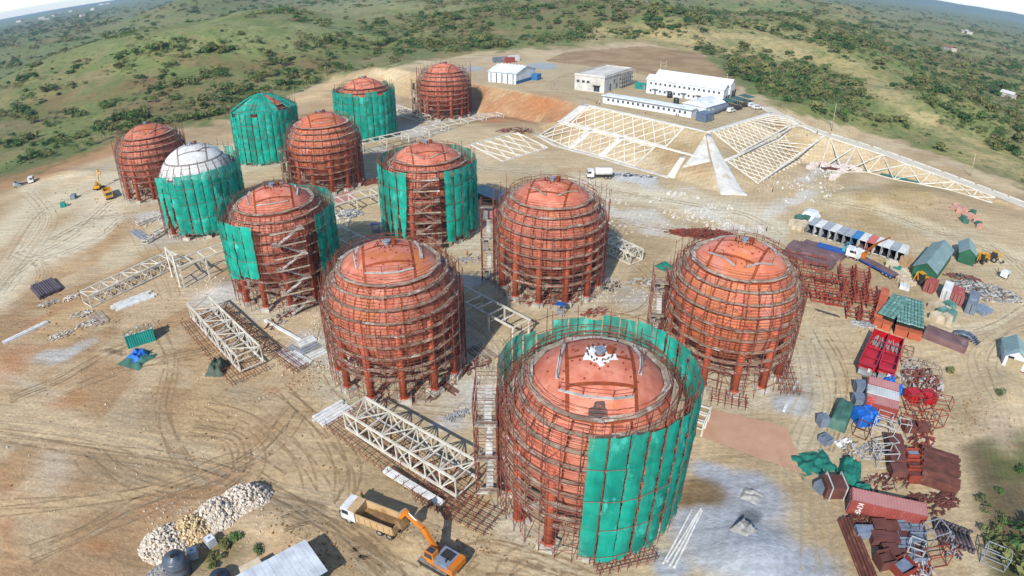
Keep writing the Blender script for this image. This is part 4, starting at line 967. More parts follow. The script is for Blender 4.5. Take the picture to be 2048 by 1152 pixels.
# wooden poles
M_WOOD = mat('bare wooden pole', alb('#cdbd9a'), alb('#a89878'), rough=.85)
def pole(px, py, z, h, label):
    p = gp(px, py, z); q = MB(); q.tube((0, 0, -.5), (0, 0, h), .16, 8, .11); q.tube((-.9, 0, h-.5), (.9, 0, h-.5), .06, 4); return tag(q.build('utility_pole', M_WOOD, None, True, p), label, 'pole')
pole(1663, 263, 3, 12, 'wooden pole beyond the pale road'); pole(1940, 352, 2, 9, 'wooden pole beyond the right end of the pale road'); pole(1452, 176, 12, 7, 'wooden pole behind the two storey building')
p = at(1325, 156, 12); t = thing('pole_frame', 'wooden twin pole frame behind the unfinished building', 'pole', (p.x, p.y, 9.5), .2)
for s in (-1.6, 1.6): bar('post', t, (s, 0, 0), (s*.85, 0, 11), .3, M_WOOD, rnd=8)
for z in (8.2, 9.6): bar('crossbar', t, (-1.6, 0, z), (1.6, 0, z), .22, M_WOOD)
# ------------------------------------------------------------------ white steel trusses and pipe racks
M_STEEL = mat('cream painted steel', alb('#ece5d5', 1.1), alb('#d6ccb8'), rough=.55, scale=.6, var=.06)
M_GALV = mat('galvanised steel', alb('#c3c6c8'), alb('#a4a8aa'), rough=.45, metal=.3, scale=.8)
def box_truss(label, a, b, w, h, n, z=0.3, open_end=0, side=1, legs=0, bw=.22):
    """Box truss lying along a->b (photo points on the ground, its middle line)."""
    c, rz, L = gframe(a, b); t = thing('box_truss', label, 'truss', (c.x, c.y, c.z+z), rz, 'cream steel trusses')
    X = [-L/2 + L*i/n for i in range(n+1)]
    for y in (-w/2, w/2):
        for zz in (0, h): bar('chord', t, (-L/2, y, zz), (L/2, y, zz), bw*1.25, M_STEEL)
        for i, x in enumerate(X):
            bar('post', t, (x, y, 0), (x, y, h), bw*.8, M_STEEL)
            if i < n: bar('diagonal', t, (x, y, 0 if i % 2 else h), (X[i+1], y, h if i % 2 else 0), bw*.75, M_STEEL)
    for zz in (0, h):
        for i, x in enumerate(X):
            bar('crossbar', t, (x, -w/2, zz), (x, w/2, zz), bw*.8, M_STEEL)
            if i < n and not (zz == 0): bar('diagonal', t, (x, -w/2 if i % 2 else w/2, zz), (X[i+1], w/2 if i % 2 else -w/2, zz), bw*.6, M_STEEL)
    for i in range(legs): bar('prop', t, (X[int(i*n/max(1, legs-1))], 0, -z), (X[int(i*n/max(1, legs-1))], 0, 0), .2, M_POLE)
    return t
def pipe_rack(label, a, b, w, h, n, legev=2, bw=.26, sway=0.):
    """Elevated ladder of beams on portal legs along a->b."""
    A, B = at(*a, h), at(*b, h); d = (B-A).xy; L = d.length; rz = math.atan2(d.y, d.x); c = (A+B)/2
    t = thing('pipe_rack', label, 'pipe rack', (c.x, c.y, gz(c.x, c.y)), rz, 'cream steel pipe racks')
    X = [-L/2 + L*i/n for i in range(n+1)]
    for y in (-w/2, w/2): bar('long_beam', t, (-L/2-.4, y, h), (L/2+.4, y, h), bw, M_STEEL, h=bw*1.3)
    for i, x in enumerate(X):
        bar('crossbar', t, (x, -w/2, h), (x, w/2, h), bw*.8, M_STEEL)
        if i % legev == 0:
            for y in (-w/2, w/2): lg = bar('leg', t, (x, y, 0), (x, y, h), bw*1.1, M_STEEL)
            bar('tie_beam', t, (x, -w/2, h*.55), (x, w/2, h*.55), bw*.7, M_STEEL)
    return t
box_truss('cream box truss lying on the left ground next to the portal frames', (176, 611), (352, 528), 4.2, 2.6, 9)
box_truss('cream box truss propped on scaffold left of the bare red tank', (404, 632), (506, 740), 4.4, 3., 8, z=.8)
box_truss('cream box truss on scaffold in front of the nearest bare tank', (716, 852), (935, 985), 4.2, 3., 8, z=1.2)
box_truss('cream box truss behind the middle tank', (1205, 494), (1272, 527), 4., 2.6, 5)
box_truss('small cream truss beside the farthest tank', (786, 222), (852, 244), 4.5, 2.2, 6)
pipe_rack('cream pipe rack between the bare tank and the nearest net', (905, 576), (1042, 648), 4., 3.4, 6)
pipe_rack('cream portal pipe rack joined to the left truss', (352, 528), (452, 492), 4.4, 5.2, 4, 2)
pipe_rack('cream pipe rack running behind the net with torn strips', (722, 292), (1000, 232), 4.6, 3., 14, 2)
pipe_rack('cream pipe rack between the two netted tanks, upper one', (660, 405), (790, 372), 5.2, 3.4, 6, 2)
pipe_rack('cream pipe rack between the two netted tanks, lower one', (655, 452), (735, 492), 4.4, 2.6, 5, 2)
pipe_rack('short cream pipe rack right of the nearest netted tank', (1388, 842), (1402, 812), 3., 2.4, 2, 1)
box_truss('loose cream truss section beside the white tank', (275, 452), (318, 436), 2., .9, 4, bw=.16)
box_truss('loose cream truss section lower beside the white tank', (290, 488), (335, 462), 2., .9, 4, bw=.16)
# erected portal beside the left truss
p = gp(361, 572); q = gp(334, 548)
t = thing('portal_frame', 'tall cream portal frame standing at the end of the left truss', 'frame', (0, 0, 0))
A, B = gp(361, 573), gp(345, 553)
for P_ in (A, B): bar('leg', t, P_, P_+Vector((0, 0, 7.4)), .3, M_STEEL); bar('foot_plate', t, P_, P_+Vector((0, 0, .12)), .8, M_STEEL)
bar('beam', t, A+Vector((0, 0, 7.3)), B+Vector((0, 0, 7.3)), .34, M_STEEL); bar('beam', t, A+Vector((0, 0, 5.2)), B+Vector((0, 0, 5.2)), .3, M_STEEL)
# rusty scaffold tables that carry the trusses
def staging(label, a, b, w, n, h=1., seed=0):
    c, rz, L = gframe(a, b); rr = random.Random(seed); t = thing('staging', label, 'scaffold', (c.x, c.y, c.z), rz, 'low rusty stagings under trusses')
    for i in range(n+1):
        x = -L/2 + L*i/n
        for k in range(4):
            y = -w/2 + w*k/3; bar('standard', t, (x, y, 0), (x+rr.uniform(-.1, .1), y, h+rr.uniform(0, .9)), .10, M_POLE, rnd=5)
        bar('transom', t, (x, -w/2-.5, h), (x, w/2+.5, h), .09, M_POLE, rnd=5)
    for k in range(7):
        y = -w/2 + w*k/6; bar('ledger', t, (-L/2-.5, y, h*.9+rr.uniform(-.2, .1)), (L/2+.5, y, h*.9+rr.uniform(-.2, .1)), .09, M_POLE, rnd=5)
staging('low rusty staging under the truss in front of the bare tank', (690, 838), (930, 1010), 6.5, 16, 1.1, 1)
staging('low rusty staging extending to the nearest net', (850, 985), (985, 1050), 4., 9, .8, 2)
staging('low rusty staging under the truss left of the bare tank', (395, 640), (500, 758), 6.5, 11, .8, 3)
staging('low rusty staging between truss and tank with zigzag stairs', (440, 622), (600, 742), 2.6, 14, .8, 4)
staging('low rusty staging at the foot of the nearest net', (1190, 1138), (1300, 1108), 2.6, 6, 1., 5)
staging('low rusty staging right of the orange tank', (1422, 800), (1490, 812), 2.5, 5, 1., 6)
staging('low rusty staging beside the orange tank right columns', (1560, 735), (1580, 790), 3., 5, 1.6, 7)
# ------------------------------------------------------------------ loose beams, pipes, stacks
M_PIPEW = mat('white painted pipe', alb('#f2f0ea', 1.15), alb('#d9d5cb'), rough=.5, var=.05)
M_RUST = mat('brown steel section', alb('#7d4a3a'), alb('#5f372c'), rough=.75, scale=.8, c3=alb('#9a6a52'), s3=.6, lo3=.58, var=.2)
M_RUSTP = mat('purple brown steel plate', alb('#8d6d6a'), alb('#735450'), rough=.7, scale=.3, c3=alb('#a98a84'), s3=.2, lo3=.56, var=.12)
M_REDS = mat('red oxide steel', alb('#a94a35'), alb('#8c3a2a'), rough=.7, scale=.6, var=.15)
M_REDB = mat('bright red paint', alb('#d4202c'), alb('#b51a26'), rough=.45, scale=.5, var=.08)
M_PIPED = mat('dark coated pipe', alb('#6a5a5c'), alb('#4d4245'), rough=.5, var=.15)
def beams(name, label, cat, a, b, n, w, h, m, group, layers=1, gap=1.08, rnd=0, jit=.1, seed=0, z=0.):
    """n like members side by side along a->b, each its own thing; look-alikes share a label and a group."""
    c, rz, L = gframe(a, b); rr = random.Random(seed + n); ey = Vector((-math.sin(rz), math.cos(rz), 0)); ex = Vector((math.cos(rz), math.sin(rz), 0))
    for l in range(layers):
        k = n - (l if rnd else 0)
        for i in range(k):
            off = ey*((i-(k-1)/2)*w*gap) + ex*rr.uniform(-jit, jit)*L*.5 + Vector((0, 0, z+h*.5+l*h*(.88 if rnd else 1.03)))
            o = bar(name, None, c - ex*L/2 + off, c + ex*L/2 + off + ey*rr.uniform(-.06, .06), w, m, h=h, rnd=rnd); tag(o, label, cat, group)
beams('steel_beam', 'white steel beam of the pair at the left edge', 'beam', (8, 688), (95, 646), 2, .55, .5, M_PIPEW, 'pair of white beams at the left edge', gap=1.3, jit=.02)
beams('steel_channel', 'galvanised channel in the pile below the white tank', 'channel', (268, 462), (298, 482), 4, .5, .3, M_GALV, 'galvanised channels below the white tank', gap=1.25)
beams('steel_beam', 'cream beam in the heap below the left truss', 'beam', (232, 616), (308, 588), 7, .42, .4, M_PIPEW, 'cream beams below the left truss', gap=1.25, jit=.25)
beams('black_pipe', 'dark pipe in the stack on the left ground', 'pipe', (84, 568), (104, 590), 11, .55, .5, M_PIPED, 'dark pipes stacked on the left ground', layers=2, rnd=8, gap=1.02, jit=.06)
beams('timber_plank', 'grey plank in the stack under the left truss end', 'plank', (188, 628), (206, 648), 9, .35, .2, M_DECK, 'grey planks under the left truss end', gap=1.1, jit=.2)
beams('steel_channel', 'white channel in the pile at the end of the front truss', 'channel', (634, 846), (694, 812), 5, .55, .3, M_PIPEW, 'white channels at the front truss end', gap=1.25)
beams('steel_beam', 'long white beam of the pair on staging behind the dump truck', 'beam', (772, 948), (886, 1016), 2, .5, .45, M_PIPEW, 'pair of long white beams behind the dump truck', gap=1.15, jit=.01, z=.6)
beams('steel_beam', 'single white beam lying below the zigzag stairs', 'beam', (530, 642), (602, 682), 1, .5, .4, M_PIPEW, None, jit=0)
for i, (a, b) in enumerate((((560, 702), (585, 722)), ((578, 694), (606, 712)), ((598, 690), (630, 676)), ((606, 704), (636, 688)), ((620, 716), (652, 700)))):
    beams('steel_channel', ('galvanised channel of the pair nearest the staging', 'galvanised channel of the second pair from the staging', 'galvanised channel of the uppermost pair by the bare tank', 'galvanised channel of the middle pair by the bare tank', 'galvanised channel of the lowest pair by the bare tank')[i], 'channel', a, b, 2 if i < 2 else 3, .5, .25, M_GALV if i % 2 else M_PIPEW, 'loose galvanised channels %d' % i, gap=1.5)
beams('steel_channel', 'long white channel of the bundle left of the bare tank columns', 'channel', (578, 708), (612, 730), 4, .55, .3, M_PIPEW, 'long white channels left of the bare tank', gap=1.2)
for i, (a, b) in enumerate((((1326, 1128), (1384, 1020)), ((1334, 1124), (1398, 1022)), ((1340, 1132), (1402, 1018)), ((1348, 1136), (1404, 1022)))):
    beams('plastic_pipe', ('white pipe lying farthest left on grey gravel', 'second white pipe from the left on grey gravel', 'third white pipe from the left on grey gravel', 'white pipe lying farthest right on grey gravel')[i], 'pipe', a, b, 1, .3, .3, M_PIPEW, None, rnd=8, jit=0)
beams('steel_beam', 'white beam leaning over the gravel beside the orange tank', 'beam', (1567, 824), (1594, 766), 1, .45, .4, M_PIPEW, None, jit=0)
beams('rusty_pipe', 'rusty brown pipe of the long bundle at the lower right', 'pipe', (1690, 1040), (1738, 1160), 5, .42, .4, M_RUST, 'long rusty pipes at the lower right', layers=2, rnd=8, gap=1.15, jit=.06)
beams('steel_plate', 'purple brown plate in the stack behind the orange tank', 'plate', (1575, 498), (1672, 530), 4, 2.2, .5, M_RUSTP, 'purple brown plates behind the orange tank', layers=2, jit=.08)
beams('steel_plate', 'purple brown plate in the upper stack behind the orange tank', 'plate', (1600, 490), (1690, 518), 3, 2., .4, M_RUSTP, 'purple brown plates upper stack', layers=2, jit=.1)
beams('steel_box_section', 'dark brown box section in the bundle beside the grey sheets', 'beam', (1848, 668), (1932, 700), 5, .75, .7, M_RUSTP, 'brown box sections beside grey sheets', layers=2, gap=1.06, jit=.02)
beams('steel_beam', 'brown beam lying by the pallets under the lattice', 'beam', (1646, 314), (1700, 330), 3, .9, .6, M_RUST, 'brown beams under the lattice', gap=1.1, jit=.02)
beams('steel_section', 'brown steel section in the big stack at the right', 'beam', (1838, 935), (1912, 958), 11, .5, .5, M_RUST, 'brown steel sections in the big right stack', layers=3, gap=1.38, jit=.07)
beams('steel_rail', 'thin dark steel rail lying beside the orange tank', 'rail', (1632, 620), (1678, 634), 2, .25, .2, M_PIPED, 'thin dark rails beside the orange tank', gap=1.6)
beams('net_roll', 'dark green rolled net below the pale road', 'net roll', (1762, 344), (1838, 364), 1, 1., .8, mat('rolled green net', alb('#2f7d6c'), alb('#225e52')), None, rnd=8, jit=0)
beams('rusty_pipe', 'rusty tube in the heap by the nearest bare tank columns', 'tube', (862, 800), (888, 772), 6, .16, .15, M_RUST, 'rusty tubes by the bare tank columns', gap=1.6, rnd=5, jit=.3)
beams('rusty_pipe', 'rusty tube in the second heap by the bare tank columns', 'tube', (885, 768), (915, 788), 6, .16, .15, M_RUST, 'rusty tubes second heap', gap=1.5, rnd=5, jit=.3)
beams('timber_plank', 'grey plank in the row behind the bare tank', 'plank', (950, 692), (985, 720), 6, .5, .2, M_DECK, 'grey planks behind the bare tank', gap=1.3, jit=.1)
# ------------------------------------------------------------------ containers
CM = {}
def cmat(key, a, b, c3=None): 
    CM[key] = mat('container paint '+key, alb(a), alb(b), rough=.6, scale=.35, c3=c3 and alb(c3), s3=.45, lo3=.58, var=.05); return CM[key]
cmat('red', '#b05a50', '#9a463e', '#c98a80'); cmat('pinkroof', '#d79a92', '#c98880'); cmat('grey', '#a9aeb2', '#94999d', '#c9ccce'); cmat('white', '#e6e6e2', '#cfcfca', '#b5a79a'); cmat('blue', '#3f86bd', '#3577aa'); cmat('coral', '#d97a6c', '#c8685b'); cmat('teal', '#2aa79a', '#1f8f84'); cmat('slate', '#7f8b97', '#6d7884', '#9ba5ae')
def container(label, loc, rz, L=6.06, W=2.44, Hc=2.6, m='red', roof=None, doors='shut', group=None, name='shipping_container', n=None):
    """Corrugated box; doors at local -x end."""
    t = thing(name, label, 'container', loc, rz, group); m = CM[m]; rm = CM[roof] if roof else m
    n = n or int(L/.42)
    for s in (-1, 1):                                        # corrugated side walls
        mb = MB(); pts = []
        for i in range(n):
            x0 = -L/2+.1 + (L-.2)*i/n; dx = (L-.2)/n
            pts += [(x0, 0), (x0+dx*.3, 0), (x0+dx*.45, -.06), (x0+dx*.85, -.06)]
        pts.append((L/2-.1, 0))
        vs = [(x, s*(W/2+d), z) for x, d in pts for z in (.15, Hc-.1)]
        mb.add(vs, [(2*i, 2*i+2, 2*i+3, 2*i+1) for i in range(len(pts)-1)]); mb.build('side_wall', m, t)
    mb = MB(); pts = []
    for i in range(n):
        x0 = -L/2 + L*i/n; dx = L/n; pts += [(x0, 0), (x0+dx*.4, 0), (x0+dx*.5, .035), (x0+dx*.9, .035)]
    pts.append((L/2, 0)); mb.add([(x, y, Hc-.05+z) for x, z in pts for y in (-W/2, W/2)], [(2*i, 2*i+2, 2*i+3, 2*i+1) for i in range(len(pts)-1)]); mb.build('roof', rm, t)
    f = MB()
    for sx in (-1, 1):
        for sy in (-1, 1): f.box((sx*(L/2-.06), sy*(W/2-.03), Hc/2), (.16, .16, Hc))
        for z in (.09, Hc-.1): f.box((sx*(L/2-.06), 0, z), (.14, W-.2, .16))
    for sy in (-1, 1):
        for z in (.09, Hc-.1): f.box((0, sy*(W/2-.03), z), (L-.3, .12, .16))
    f.build('frame', m, t)
    e = MB(); e.box((L/2-.1, 0, Hc/2), (.06, W-.1, Hc-.2)); e.build('end_wall', m, t)
    fl = MB(); fl.box((0, 0, .14), (L-.2, W-.2, .08)); fl.build('floor', M_SHADE, t)
    if doors == 'shut':
        for sy in (-1, 1):
            d = MB(); d.box((-L/2-.02, sy*W/4, Hc/2), (.06, W/2-.12, Hc-.3)); do = d.build('door', m, t)
            for k in (-.25, .25):
                b_ = MB(); b_.tube((-L/2-.09, sy*W/4+k*W/2, .2), (-L/2-.09, sy*W/4+k*W/2, Hc-.2), .035, 5); b_.build('lock_bar', M_GALV, do)
    else:
        for sy, ang in ((-1, 1.75), (1, random.uniform(1.2, 2.6))):
            d = MB(); wd = W/2-.1
            d.box((0, 0, Hc/2), (.07, wd, Hc-.3)); do = d.build('door', m, t)
            a = ang*sy; cy = sy*(W/2-.05); do.rotation_euler = (0, 0, -a*1.0)
            do.location = (-L/2 - math.sin(ang)*wd/2, cy - sy*math.cos(ang)*wd/2, 0)
    return t
A, B = gp(1611, 465), gp(1805, 527); d = (B-A).xy; Lr = d.length; dr = d/Lr; back = Vector((-dr.y, dr.x)); rzr = math.atan2(back.y, back.x)
rowc = ['grey', 'white', 'grey', 'white', 'grey', 'grey', 'blue', 'white', 'coral', 'white', 'white', 'grey', 'white']
rowl = ['grey container at the left end of the long row', 'white container second from the left end of the row', 'grey container third from the left end of the row', 'white container fourth from the left end of the row', 'grey container fifth from the left end of the row', 'grey container left of the blue one in the row', 'blue container in the long row', 'white container between the blue and the coral one', 'coral red container in the long row', 'white container right of the coral one in the row', 'white container third from the right end of the row', 'grey container second from the right end of the row', 'white container at the right end of the long row']
wr = Lr/13
for i in range(13):
    p = A.xy + dr*(wr*(i+.5)) + back*3.1; container(rowl[i], (p.x, p.y, gz(p.x, p.y)), rzr, 6.06, min(2.44, wr-.12), 2.6, rowc[i], doors='open', group='row of open containers')
def cpl(label, a, b, m, depth=6.06, roof=None, doors='shut', W=None, Hc=2.6, side=1, group=None, name='shipping_container', end=True):
    """end=True: a->b is the door end at the ground; else a->b is a long side at the ground."""
    c, rz, L = gframe(a, b); ey = Vector((-math.sin(rz), math.cos(rz), 0))*side
    if end: return container(label, c + ey*depth/2, math.atan2(ey.y, ey.x), depth, W or L, Hc, m, roof, doors, group, name)
    W = W or 2.44; return container(label, c + ey*W/2, rz, L, W, Hc, m, roof, doors, group, name)
cpl('small red container alone below the green shed', (1845, 582), (1863, 589), 'red', 3.4)
cpl('white topped grey container left of the red pair', (1879, 598), (1896, 604), 'white', 5.5)
cpl('red container of the pair, left one', (1897, 605), (1909, 609), 'red', 4.5); cpl('red container of the pair, right one', (1910, 610), (1923, 614), 'red', 4.5)
cpl('tall slate grey container right of the red pair', (1928, 625), (1947, 632), 'slate', 7.5)
cpl('long red container with white letters at the lower right', (1692, 1027), (1842, 1060), 'red', roof='pinkroof', end=False)
cpl('red container nearest the blue tarp in the row of three', (1724, 828), (1788, 846), 'red', roof='pinkroof', end=False)
cc, rz3, L3 = gframe((1724, 828), (1788, 846)); ey3 = Vector((-math.sin(rz3), math.cos(rz3), 0))
for k, (m, lb) in enumerate((('white', 'white topped container in the middle of three'), ('red', 'red container nearest the red dump trucks'))):
    p = cc + ey3*(1.22 + (k+1)*2.55); container(lb, (p.x, p.y, gz(p.x, p.y)), rz3, L3, 2.44, 2.6, m, 'white' if m == 'white' else 'pinkroof')
t = cpl('turquoise striped cabin on the left ground with rubbish on its roof', (257, 698), (312, 681), 'teal', roof='white', end=False, W=2.6, Hc=2.7, name='site_cabin', )
t['category'] = 'cabin'
rb = MB(); rr = random.Random(5)
for i in range(60): rb.box((rr.uniform(-2.6, 2.6), rr.uniform(-1.1, 1.1), 2.72+rr.uniform(0, .1)), (rr.uniform(.3, 1.2), rr.uniform(.1, .5), .06), rz=rr.uniform(0, 3))
o = rb.build('roof_litter', mat('straw litter', alb('#c9b083'), alb('#a98d62')), t); o['kind'] = 'stuff'
p = at(1000, 124, 10); container('grey container on the far edge of the terrace', (p.x, p.y, 10), .5, 8, 2.6, 2.8, 'slate', group='containers on the far terrace edge')
p = at(1018, 125, 10); container('red container on the far edge of the terrace', (p.x, p.y, 10), .5, 6, 2.6, 2.8, 'red', group='containers on the far terrace edge')
p = at(1028, 121, 10); container('white container on the far edge of the terrace', (p.x, p.y, 10), .5, 6, 2.6, 2.8, 'white', group='containers on the far terrace edge')
# white lettering on the long red container
def text(s, name, label, m, loc, rz, size, parent=None):
    cu = bpy.data.curves.new(name, 'FONT'); cu.body = s; cu.size = size; cu.extrude = .01; cu.align_x = 'CENTER'; cu.align_y = 'CENTER'
    o = bpy.data.objects.new(name, cu); COL.objects.link(o); dg = bpy.context.evaluated_depsgraph_get(); me = bpy.data.meshes.new_from_object(o.evaluated_get(dg)); bpy.data.objects.remove(o)
    me.materials.clear(); me.materials.append(m); return me
c, rz, L = gframe((1692, 1027), (1842, 1060)); big = [o for o in bpy.data.objects if o.get('label', '').startswith('long red container')][0]
me = text('KMR', 'lettering', '', M_WP, None, 0, 1.1); o = link('lettering', me, big, (-L/2+1.25, -1.30, 1.35)); o.matrix_basis = Matrix.Translation((-L/2+1.3, -1.30, 1.35)) @ Matrix.Rotation(PI/2, 4, 'X') @ Matrix.Rotation(-PI/2, 4, 'Z')
# ------------------------------------------------------------------ sheds on the right
def shed(label, a, b, D, h, rise, mw, mr, gw=None, ribs=True, over=.3):
    A, B = gp(*a), gp(*b); ex = (B-A).xy; L = ex.length; rz = math.atan2(ex.y, ex.x)
    t = thing('shed', label, 'shed', (A.x, A.y, min(A.z, B.z)-.1), rz)
    q = MB(); q.box((L/2, D/2, h/2), (L, D, h)); q.build('wall', mw, t)
    for y0 in (.05, D-.05):
        q = MB(); q.prism([(.02, h), (L-.02, h), (L/2, h+rise-.02)], y0-.05, y0+.05); q.build('gable_wall', gw or mw, t)
    for (x0, z0), (x1, z1) in [((-over, -over*rise/(L/2)), (L/2, rise)), ((L/2, rise), (L+over, -over*rise/(L/2)))]:
        r = MB(); r.add([(x0, -over, h+z0), (x1, -over, h+z1), (x1, D+over, h+z1), (x0, D+over, h+z0), (x0, -over, h+z0+.12), (x1, -over, h+z1+.12), (x1, D+over, h+z1+.12), (x0, D+over, h+z0+.12)], [(0, 3, 2, 1), (4, 5, 6, 7), (0, 1, 5, 4), (1, 2, 6, 5), (2, 3, 7, 6), (3, 0, 4, 7)]); ro = r.build('roof', mr, t)
        rb = MB(); n = int(D/.8)
        for i in range(n+1): y = -over+(D+2*over)*i/n; rb.tube((x0, y, h+z0+.13), (x1, y, h+z1+.13), .04, 3)
        rb.build('roof_ribs', mr, ro)
    return t, L, h
shed('long green shed with grey green roof right of the container row', (1822, 553), (1866, 569), 19, 3., 1.7, M_GREEN, M_ROOFG)
shed('small green shed with grey roof beside the yellow diggers', (1914, 524), (1946, 533), 7.5, 3., 1.5, M_GREEN, M_ROOFG)
t, L, h = shed('white gable shed with grey roof at the right edge', (2004, 729), (2047, 745), 6.5, 2.6, 1.5, M_WALLW, M_ROOFG)
q = MB(); q.box((L/2, -.04, 1.15), (L*.72, .06, 2.2)); q.build('roller_door', mat('tan roller shutter', alb('#b9a883'), alb('#a39270')), t)
q = MB(); q.box((L/2, -.2, .05), (L+.3, .4, .3)); q.build('threshold', M_REDS, t); q = MB(); q.box((L*.25, -.06, 2.5), (1.2, .06, .4)); q.build('sign_board', M_SHADE, t)
# low dark green shelter and pink hut behind the middle tank
A, B = gp(945, 400), gp(992, 420); d = (B-A).xy; t = thing('shelter', 'dark green open shelter with grey roof left of the middle tank', 'shelter', (A.x, A.y, A.z), math.atan2(d.y, d.x)); L = d.length
q = MB(); q.box((L/2, 2., 3.1), (L+.4, 4.6, .14), rx=.12); q.build('roof', M_ROOFG, t); q = MB(); q.box((L/2, -.1, 2.0), (L, .08, 1.6)); q.build('side_screen', M_GREEN, t)
for x in (0, L/2, L):
    for y in (0, 4.): bar('post', t, (x, y, 0), (x, y, 3.), .14, M_FRAMEW)
A, B = gp(978, 445), gp(1002, 452); d = (B-A).xy; L = d.length
t = thing('arched_hut', 'small pink hut with arched roof between two tanks', 'hut', (A.x, A.y, A.z), math.atan2(d.y, d.x))
q = MB(); q.box((L/2, 2.2, 1.3), (L, 4.4, 2.6)); q.build('wall', mat('pink wall', alb('#d8898a'), alb('#c87a7a')), t); q = MB(); q.prism([(-.2+(L+.4)*i/10, 2.6+1.1*math.sin(PI*i/10)) for i in range(11)], -.2, 4.6); q.build('roof', mat('pink sheet roof', alb('#e0908c'), alb('#cf7c78')), t); window(t, L/2, 0, 1.5, 1.4, 1.2, 'f')
for i, (a, b, lb) in enumerate((((1111, 632), (1127, 634), 'small blue roofed kiosk in front of the middle tank'), ((744, 468), (758, 467), 'small blue roofed kiosk between the netted tanks'))):
    A, B = gp(*a), gp(*b); d = (B-A).xy; L = d.length; t = thing('kiosk', lb, 'kiosk', (A.x, A.y, A.z), math.atan2(d.y, d.x))
    q = MB(); q.box((L/2, .8, 2.3), (L+.4, 2.2, .12), rx=-.2); q.build('roof', mat('blue sheet', alb('#2f73c4'), alb('#2763ab'), rough=.5), t)
    for x in (0, L):
        for y in (0, 1.5): bar('post', t, (x, y, 0), (x, y, 2.2), .1, M_GALV)
    q = MB(); q.box((L/2, .8, .5), (L*.7, 1., 1.)); q.build('counter', M_GALV, t)
# ------------------------------------------------------------------ yard goods: crates, bales, racks, tarpaulins, frames
M_WPB = mat('white and pink bundle', alb('#f0e8df', 1.15), alb('#e3c8b6'), rough=.8, scale=.9, var=.12)
M_CRATE = mat('cream wrapped pallet', alb('#e3d3b8', 1.05), alb('#cdb999'), rough=.8, scale=.8, var=.15)
M_PINKP = mat('pink shuttering bundle', alb('#e2b29a'), alb('#cf9a82'), rough=.8, scale=.8, var=.15)
M_TARPG = mat('grey green tarpaulin', alb('#6f9c90'), alb('#5a8478'), rough=.6, scale=.5, c3=alb('#8fb8ac'), s3=.8, lo3=.56)
M_TARPD = mat('dark green tarpaulin', alb('#4d7f6c'), alb('#3d6757'), rough=.6, scale=.5)
M_TARPB = mat('blue tarpaulin', alb('#2272d4'), alb('#1a5cb4'), rough=.5, scale=.8, c3=alb('#4a95ea'), s3=.8, lo3=.56)
M_BROWN = mat('brown crate', alb('#7b4a40'), alb('#643a32'), rough=.75, scale=.6, var=.15)
M_ORANGE = mat('orange red bin', alb('#d0714c'), alb('#ba5c3c'), rough=.65, scale=.5, var=.1)
M_GBOX = mat('blue grey box', alb('#8a97a8'), alb('#747f8f'), rough=.5, var=.1)
M_BAG = mat('grey cement sack', alb('#b9b6b0'), alb('#9c9892'), rough=.9, scale=1.)
def bundle_mesh(name, m, s, lid=None, straps=True):
    mb = MB(); x, y, z = s
    mb.box((0, 0, .08), (x, y, .14)); mb.box((0, 0, .16+(z-.16)/2), (x*.97, y*.97, z-.16), taper=.97)
    if straps:
        for k in (-.25, .25): mb.box((x*k, 0, z/2+.02), (.06, y*1.0, z*1.0))
    return mb.mesh(name, m)
def goods(name, label, cat, group, spots, m, s, heading=0, jit=.2, seed=0):
    me = bundle_mesh(name, m, s); rr = random.Random(seed+len(spots))
    for px, py in spots:
        p = gp(px, py); o = link(name, me, None, (p.x, p.y, p.z), heading+rr.uniform(-jit, jit)); k = rr.uniform(.85, 1.15); o.scale = (k, rr.uniform(.85, 1.15), rr.uniform(.7, 1.2)); tag(o, label, cat, group)
def spots(x0, y0, x1, y1, n, w, seed):
    rr = random.Random(seed); return [(x0+(x1-x0)*(i+.5)/n + rr.uniform(-w, w)*.4, y0+(y1-y0)*(i+.5)/n + rr.uniform(-w, w)) for i in range(n)]
goods('pallet', 'cream wrapped pallet in the group right of the earth track', 'pallet', 'cream pallets right of the earth track', spots(1906, 412, 1940, 440, 10, 7, 1)+spots(1925, 425, 1960, 452, 8, 6, 2), M_PINKP, (1.8, 1.4, 1.2), .4)
goods('pallet', 'dark green covered pallet among the pink ones by the track', 'pallet', 'dark covered pallets by the track', [(1926, 441), (1931, 446), (1950, 444), (1956, 450), (1945, 428)], M_TARPD, (1.9, 1.5, 1.2), .4)
goods('pallet', 'pink and white bundle dumped at the foot of the dense lattice', 'pallet', 'bundles at the foot of the dense lattice', spots(1618, 338, 1656, 320, 14, 5, 3), M_WPB, (1.9, 1.5, 1.1), .6)
goods('pallet', 'pink bundle in the row under the brown beams', 'pallet', 'bundles under the brown beams', spots(1650, 320, 1690, 328, 9, 4, 4), M_WPB, (1.9, 1.5, 1.1), .6)
goods('pallet', 'white bundle right of the brown beams under the road lattice', 'pallet', 'bundles right of the brown beams', spots(1696, 330, 1724, 330, 7, 4, 5), M_WPB, (1.9, 1.5, 1.1), .6)
goods('pallet', 'pink bundle in the separate row farther from the lattice', 'pallet', 'bundles in the separate row', spots(1662, 358, 1692, 338, 13, 4, 6), M_WPB, (1.9, 1.5, 1.1), .6)
goods('pallet', 'cream wrapped pallet beside the left end of the container row', 'pallet', 'pallets beside the container row', [(1585, 450), (1590, 458), (1596, 448), (1600, 460), (1606, 452)], M_CRATE, (2., 1.5, 1.3), .6)
goods('pallet', 'dark green covered pallet beside the container row', 'pallet', 'green pallets beside the container row', [(1597, 440), (1604, 443), (1611, 440)], M_TARPD, (2.4, 1.6, 1.4), .6)
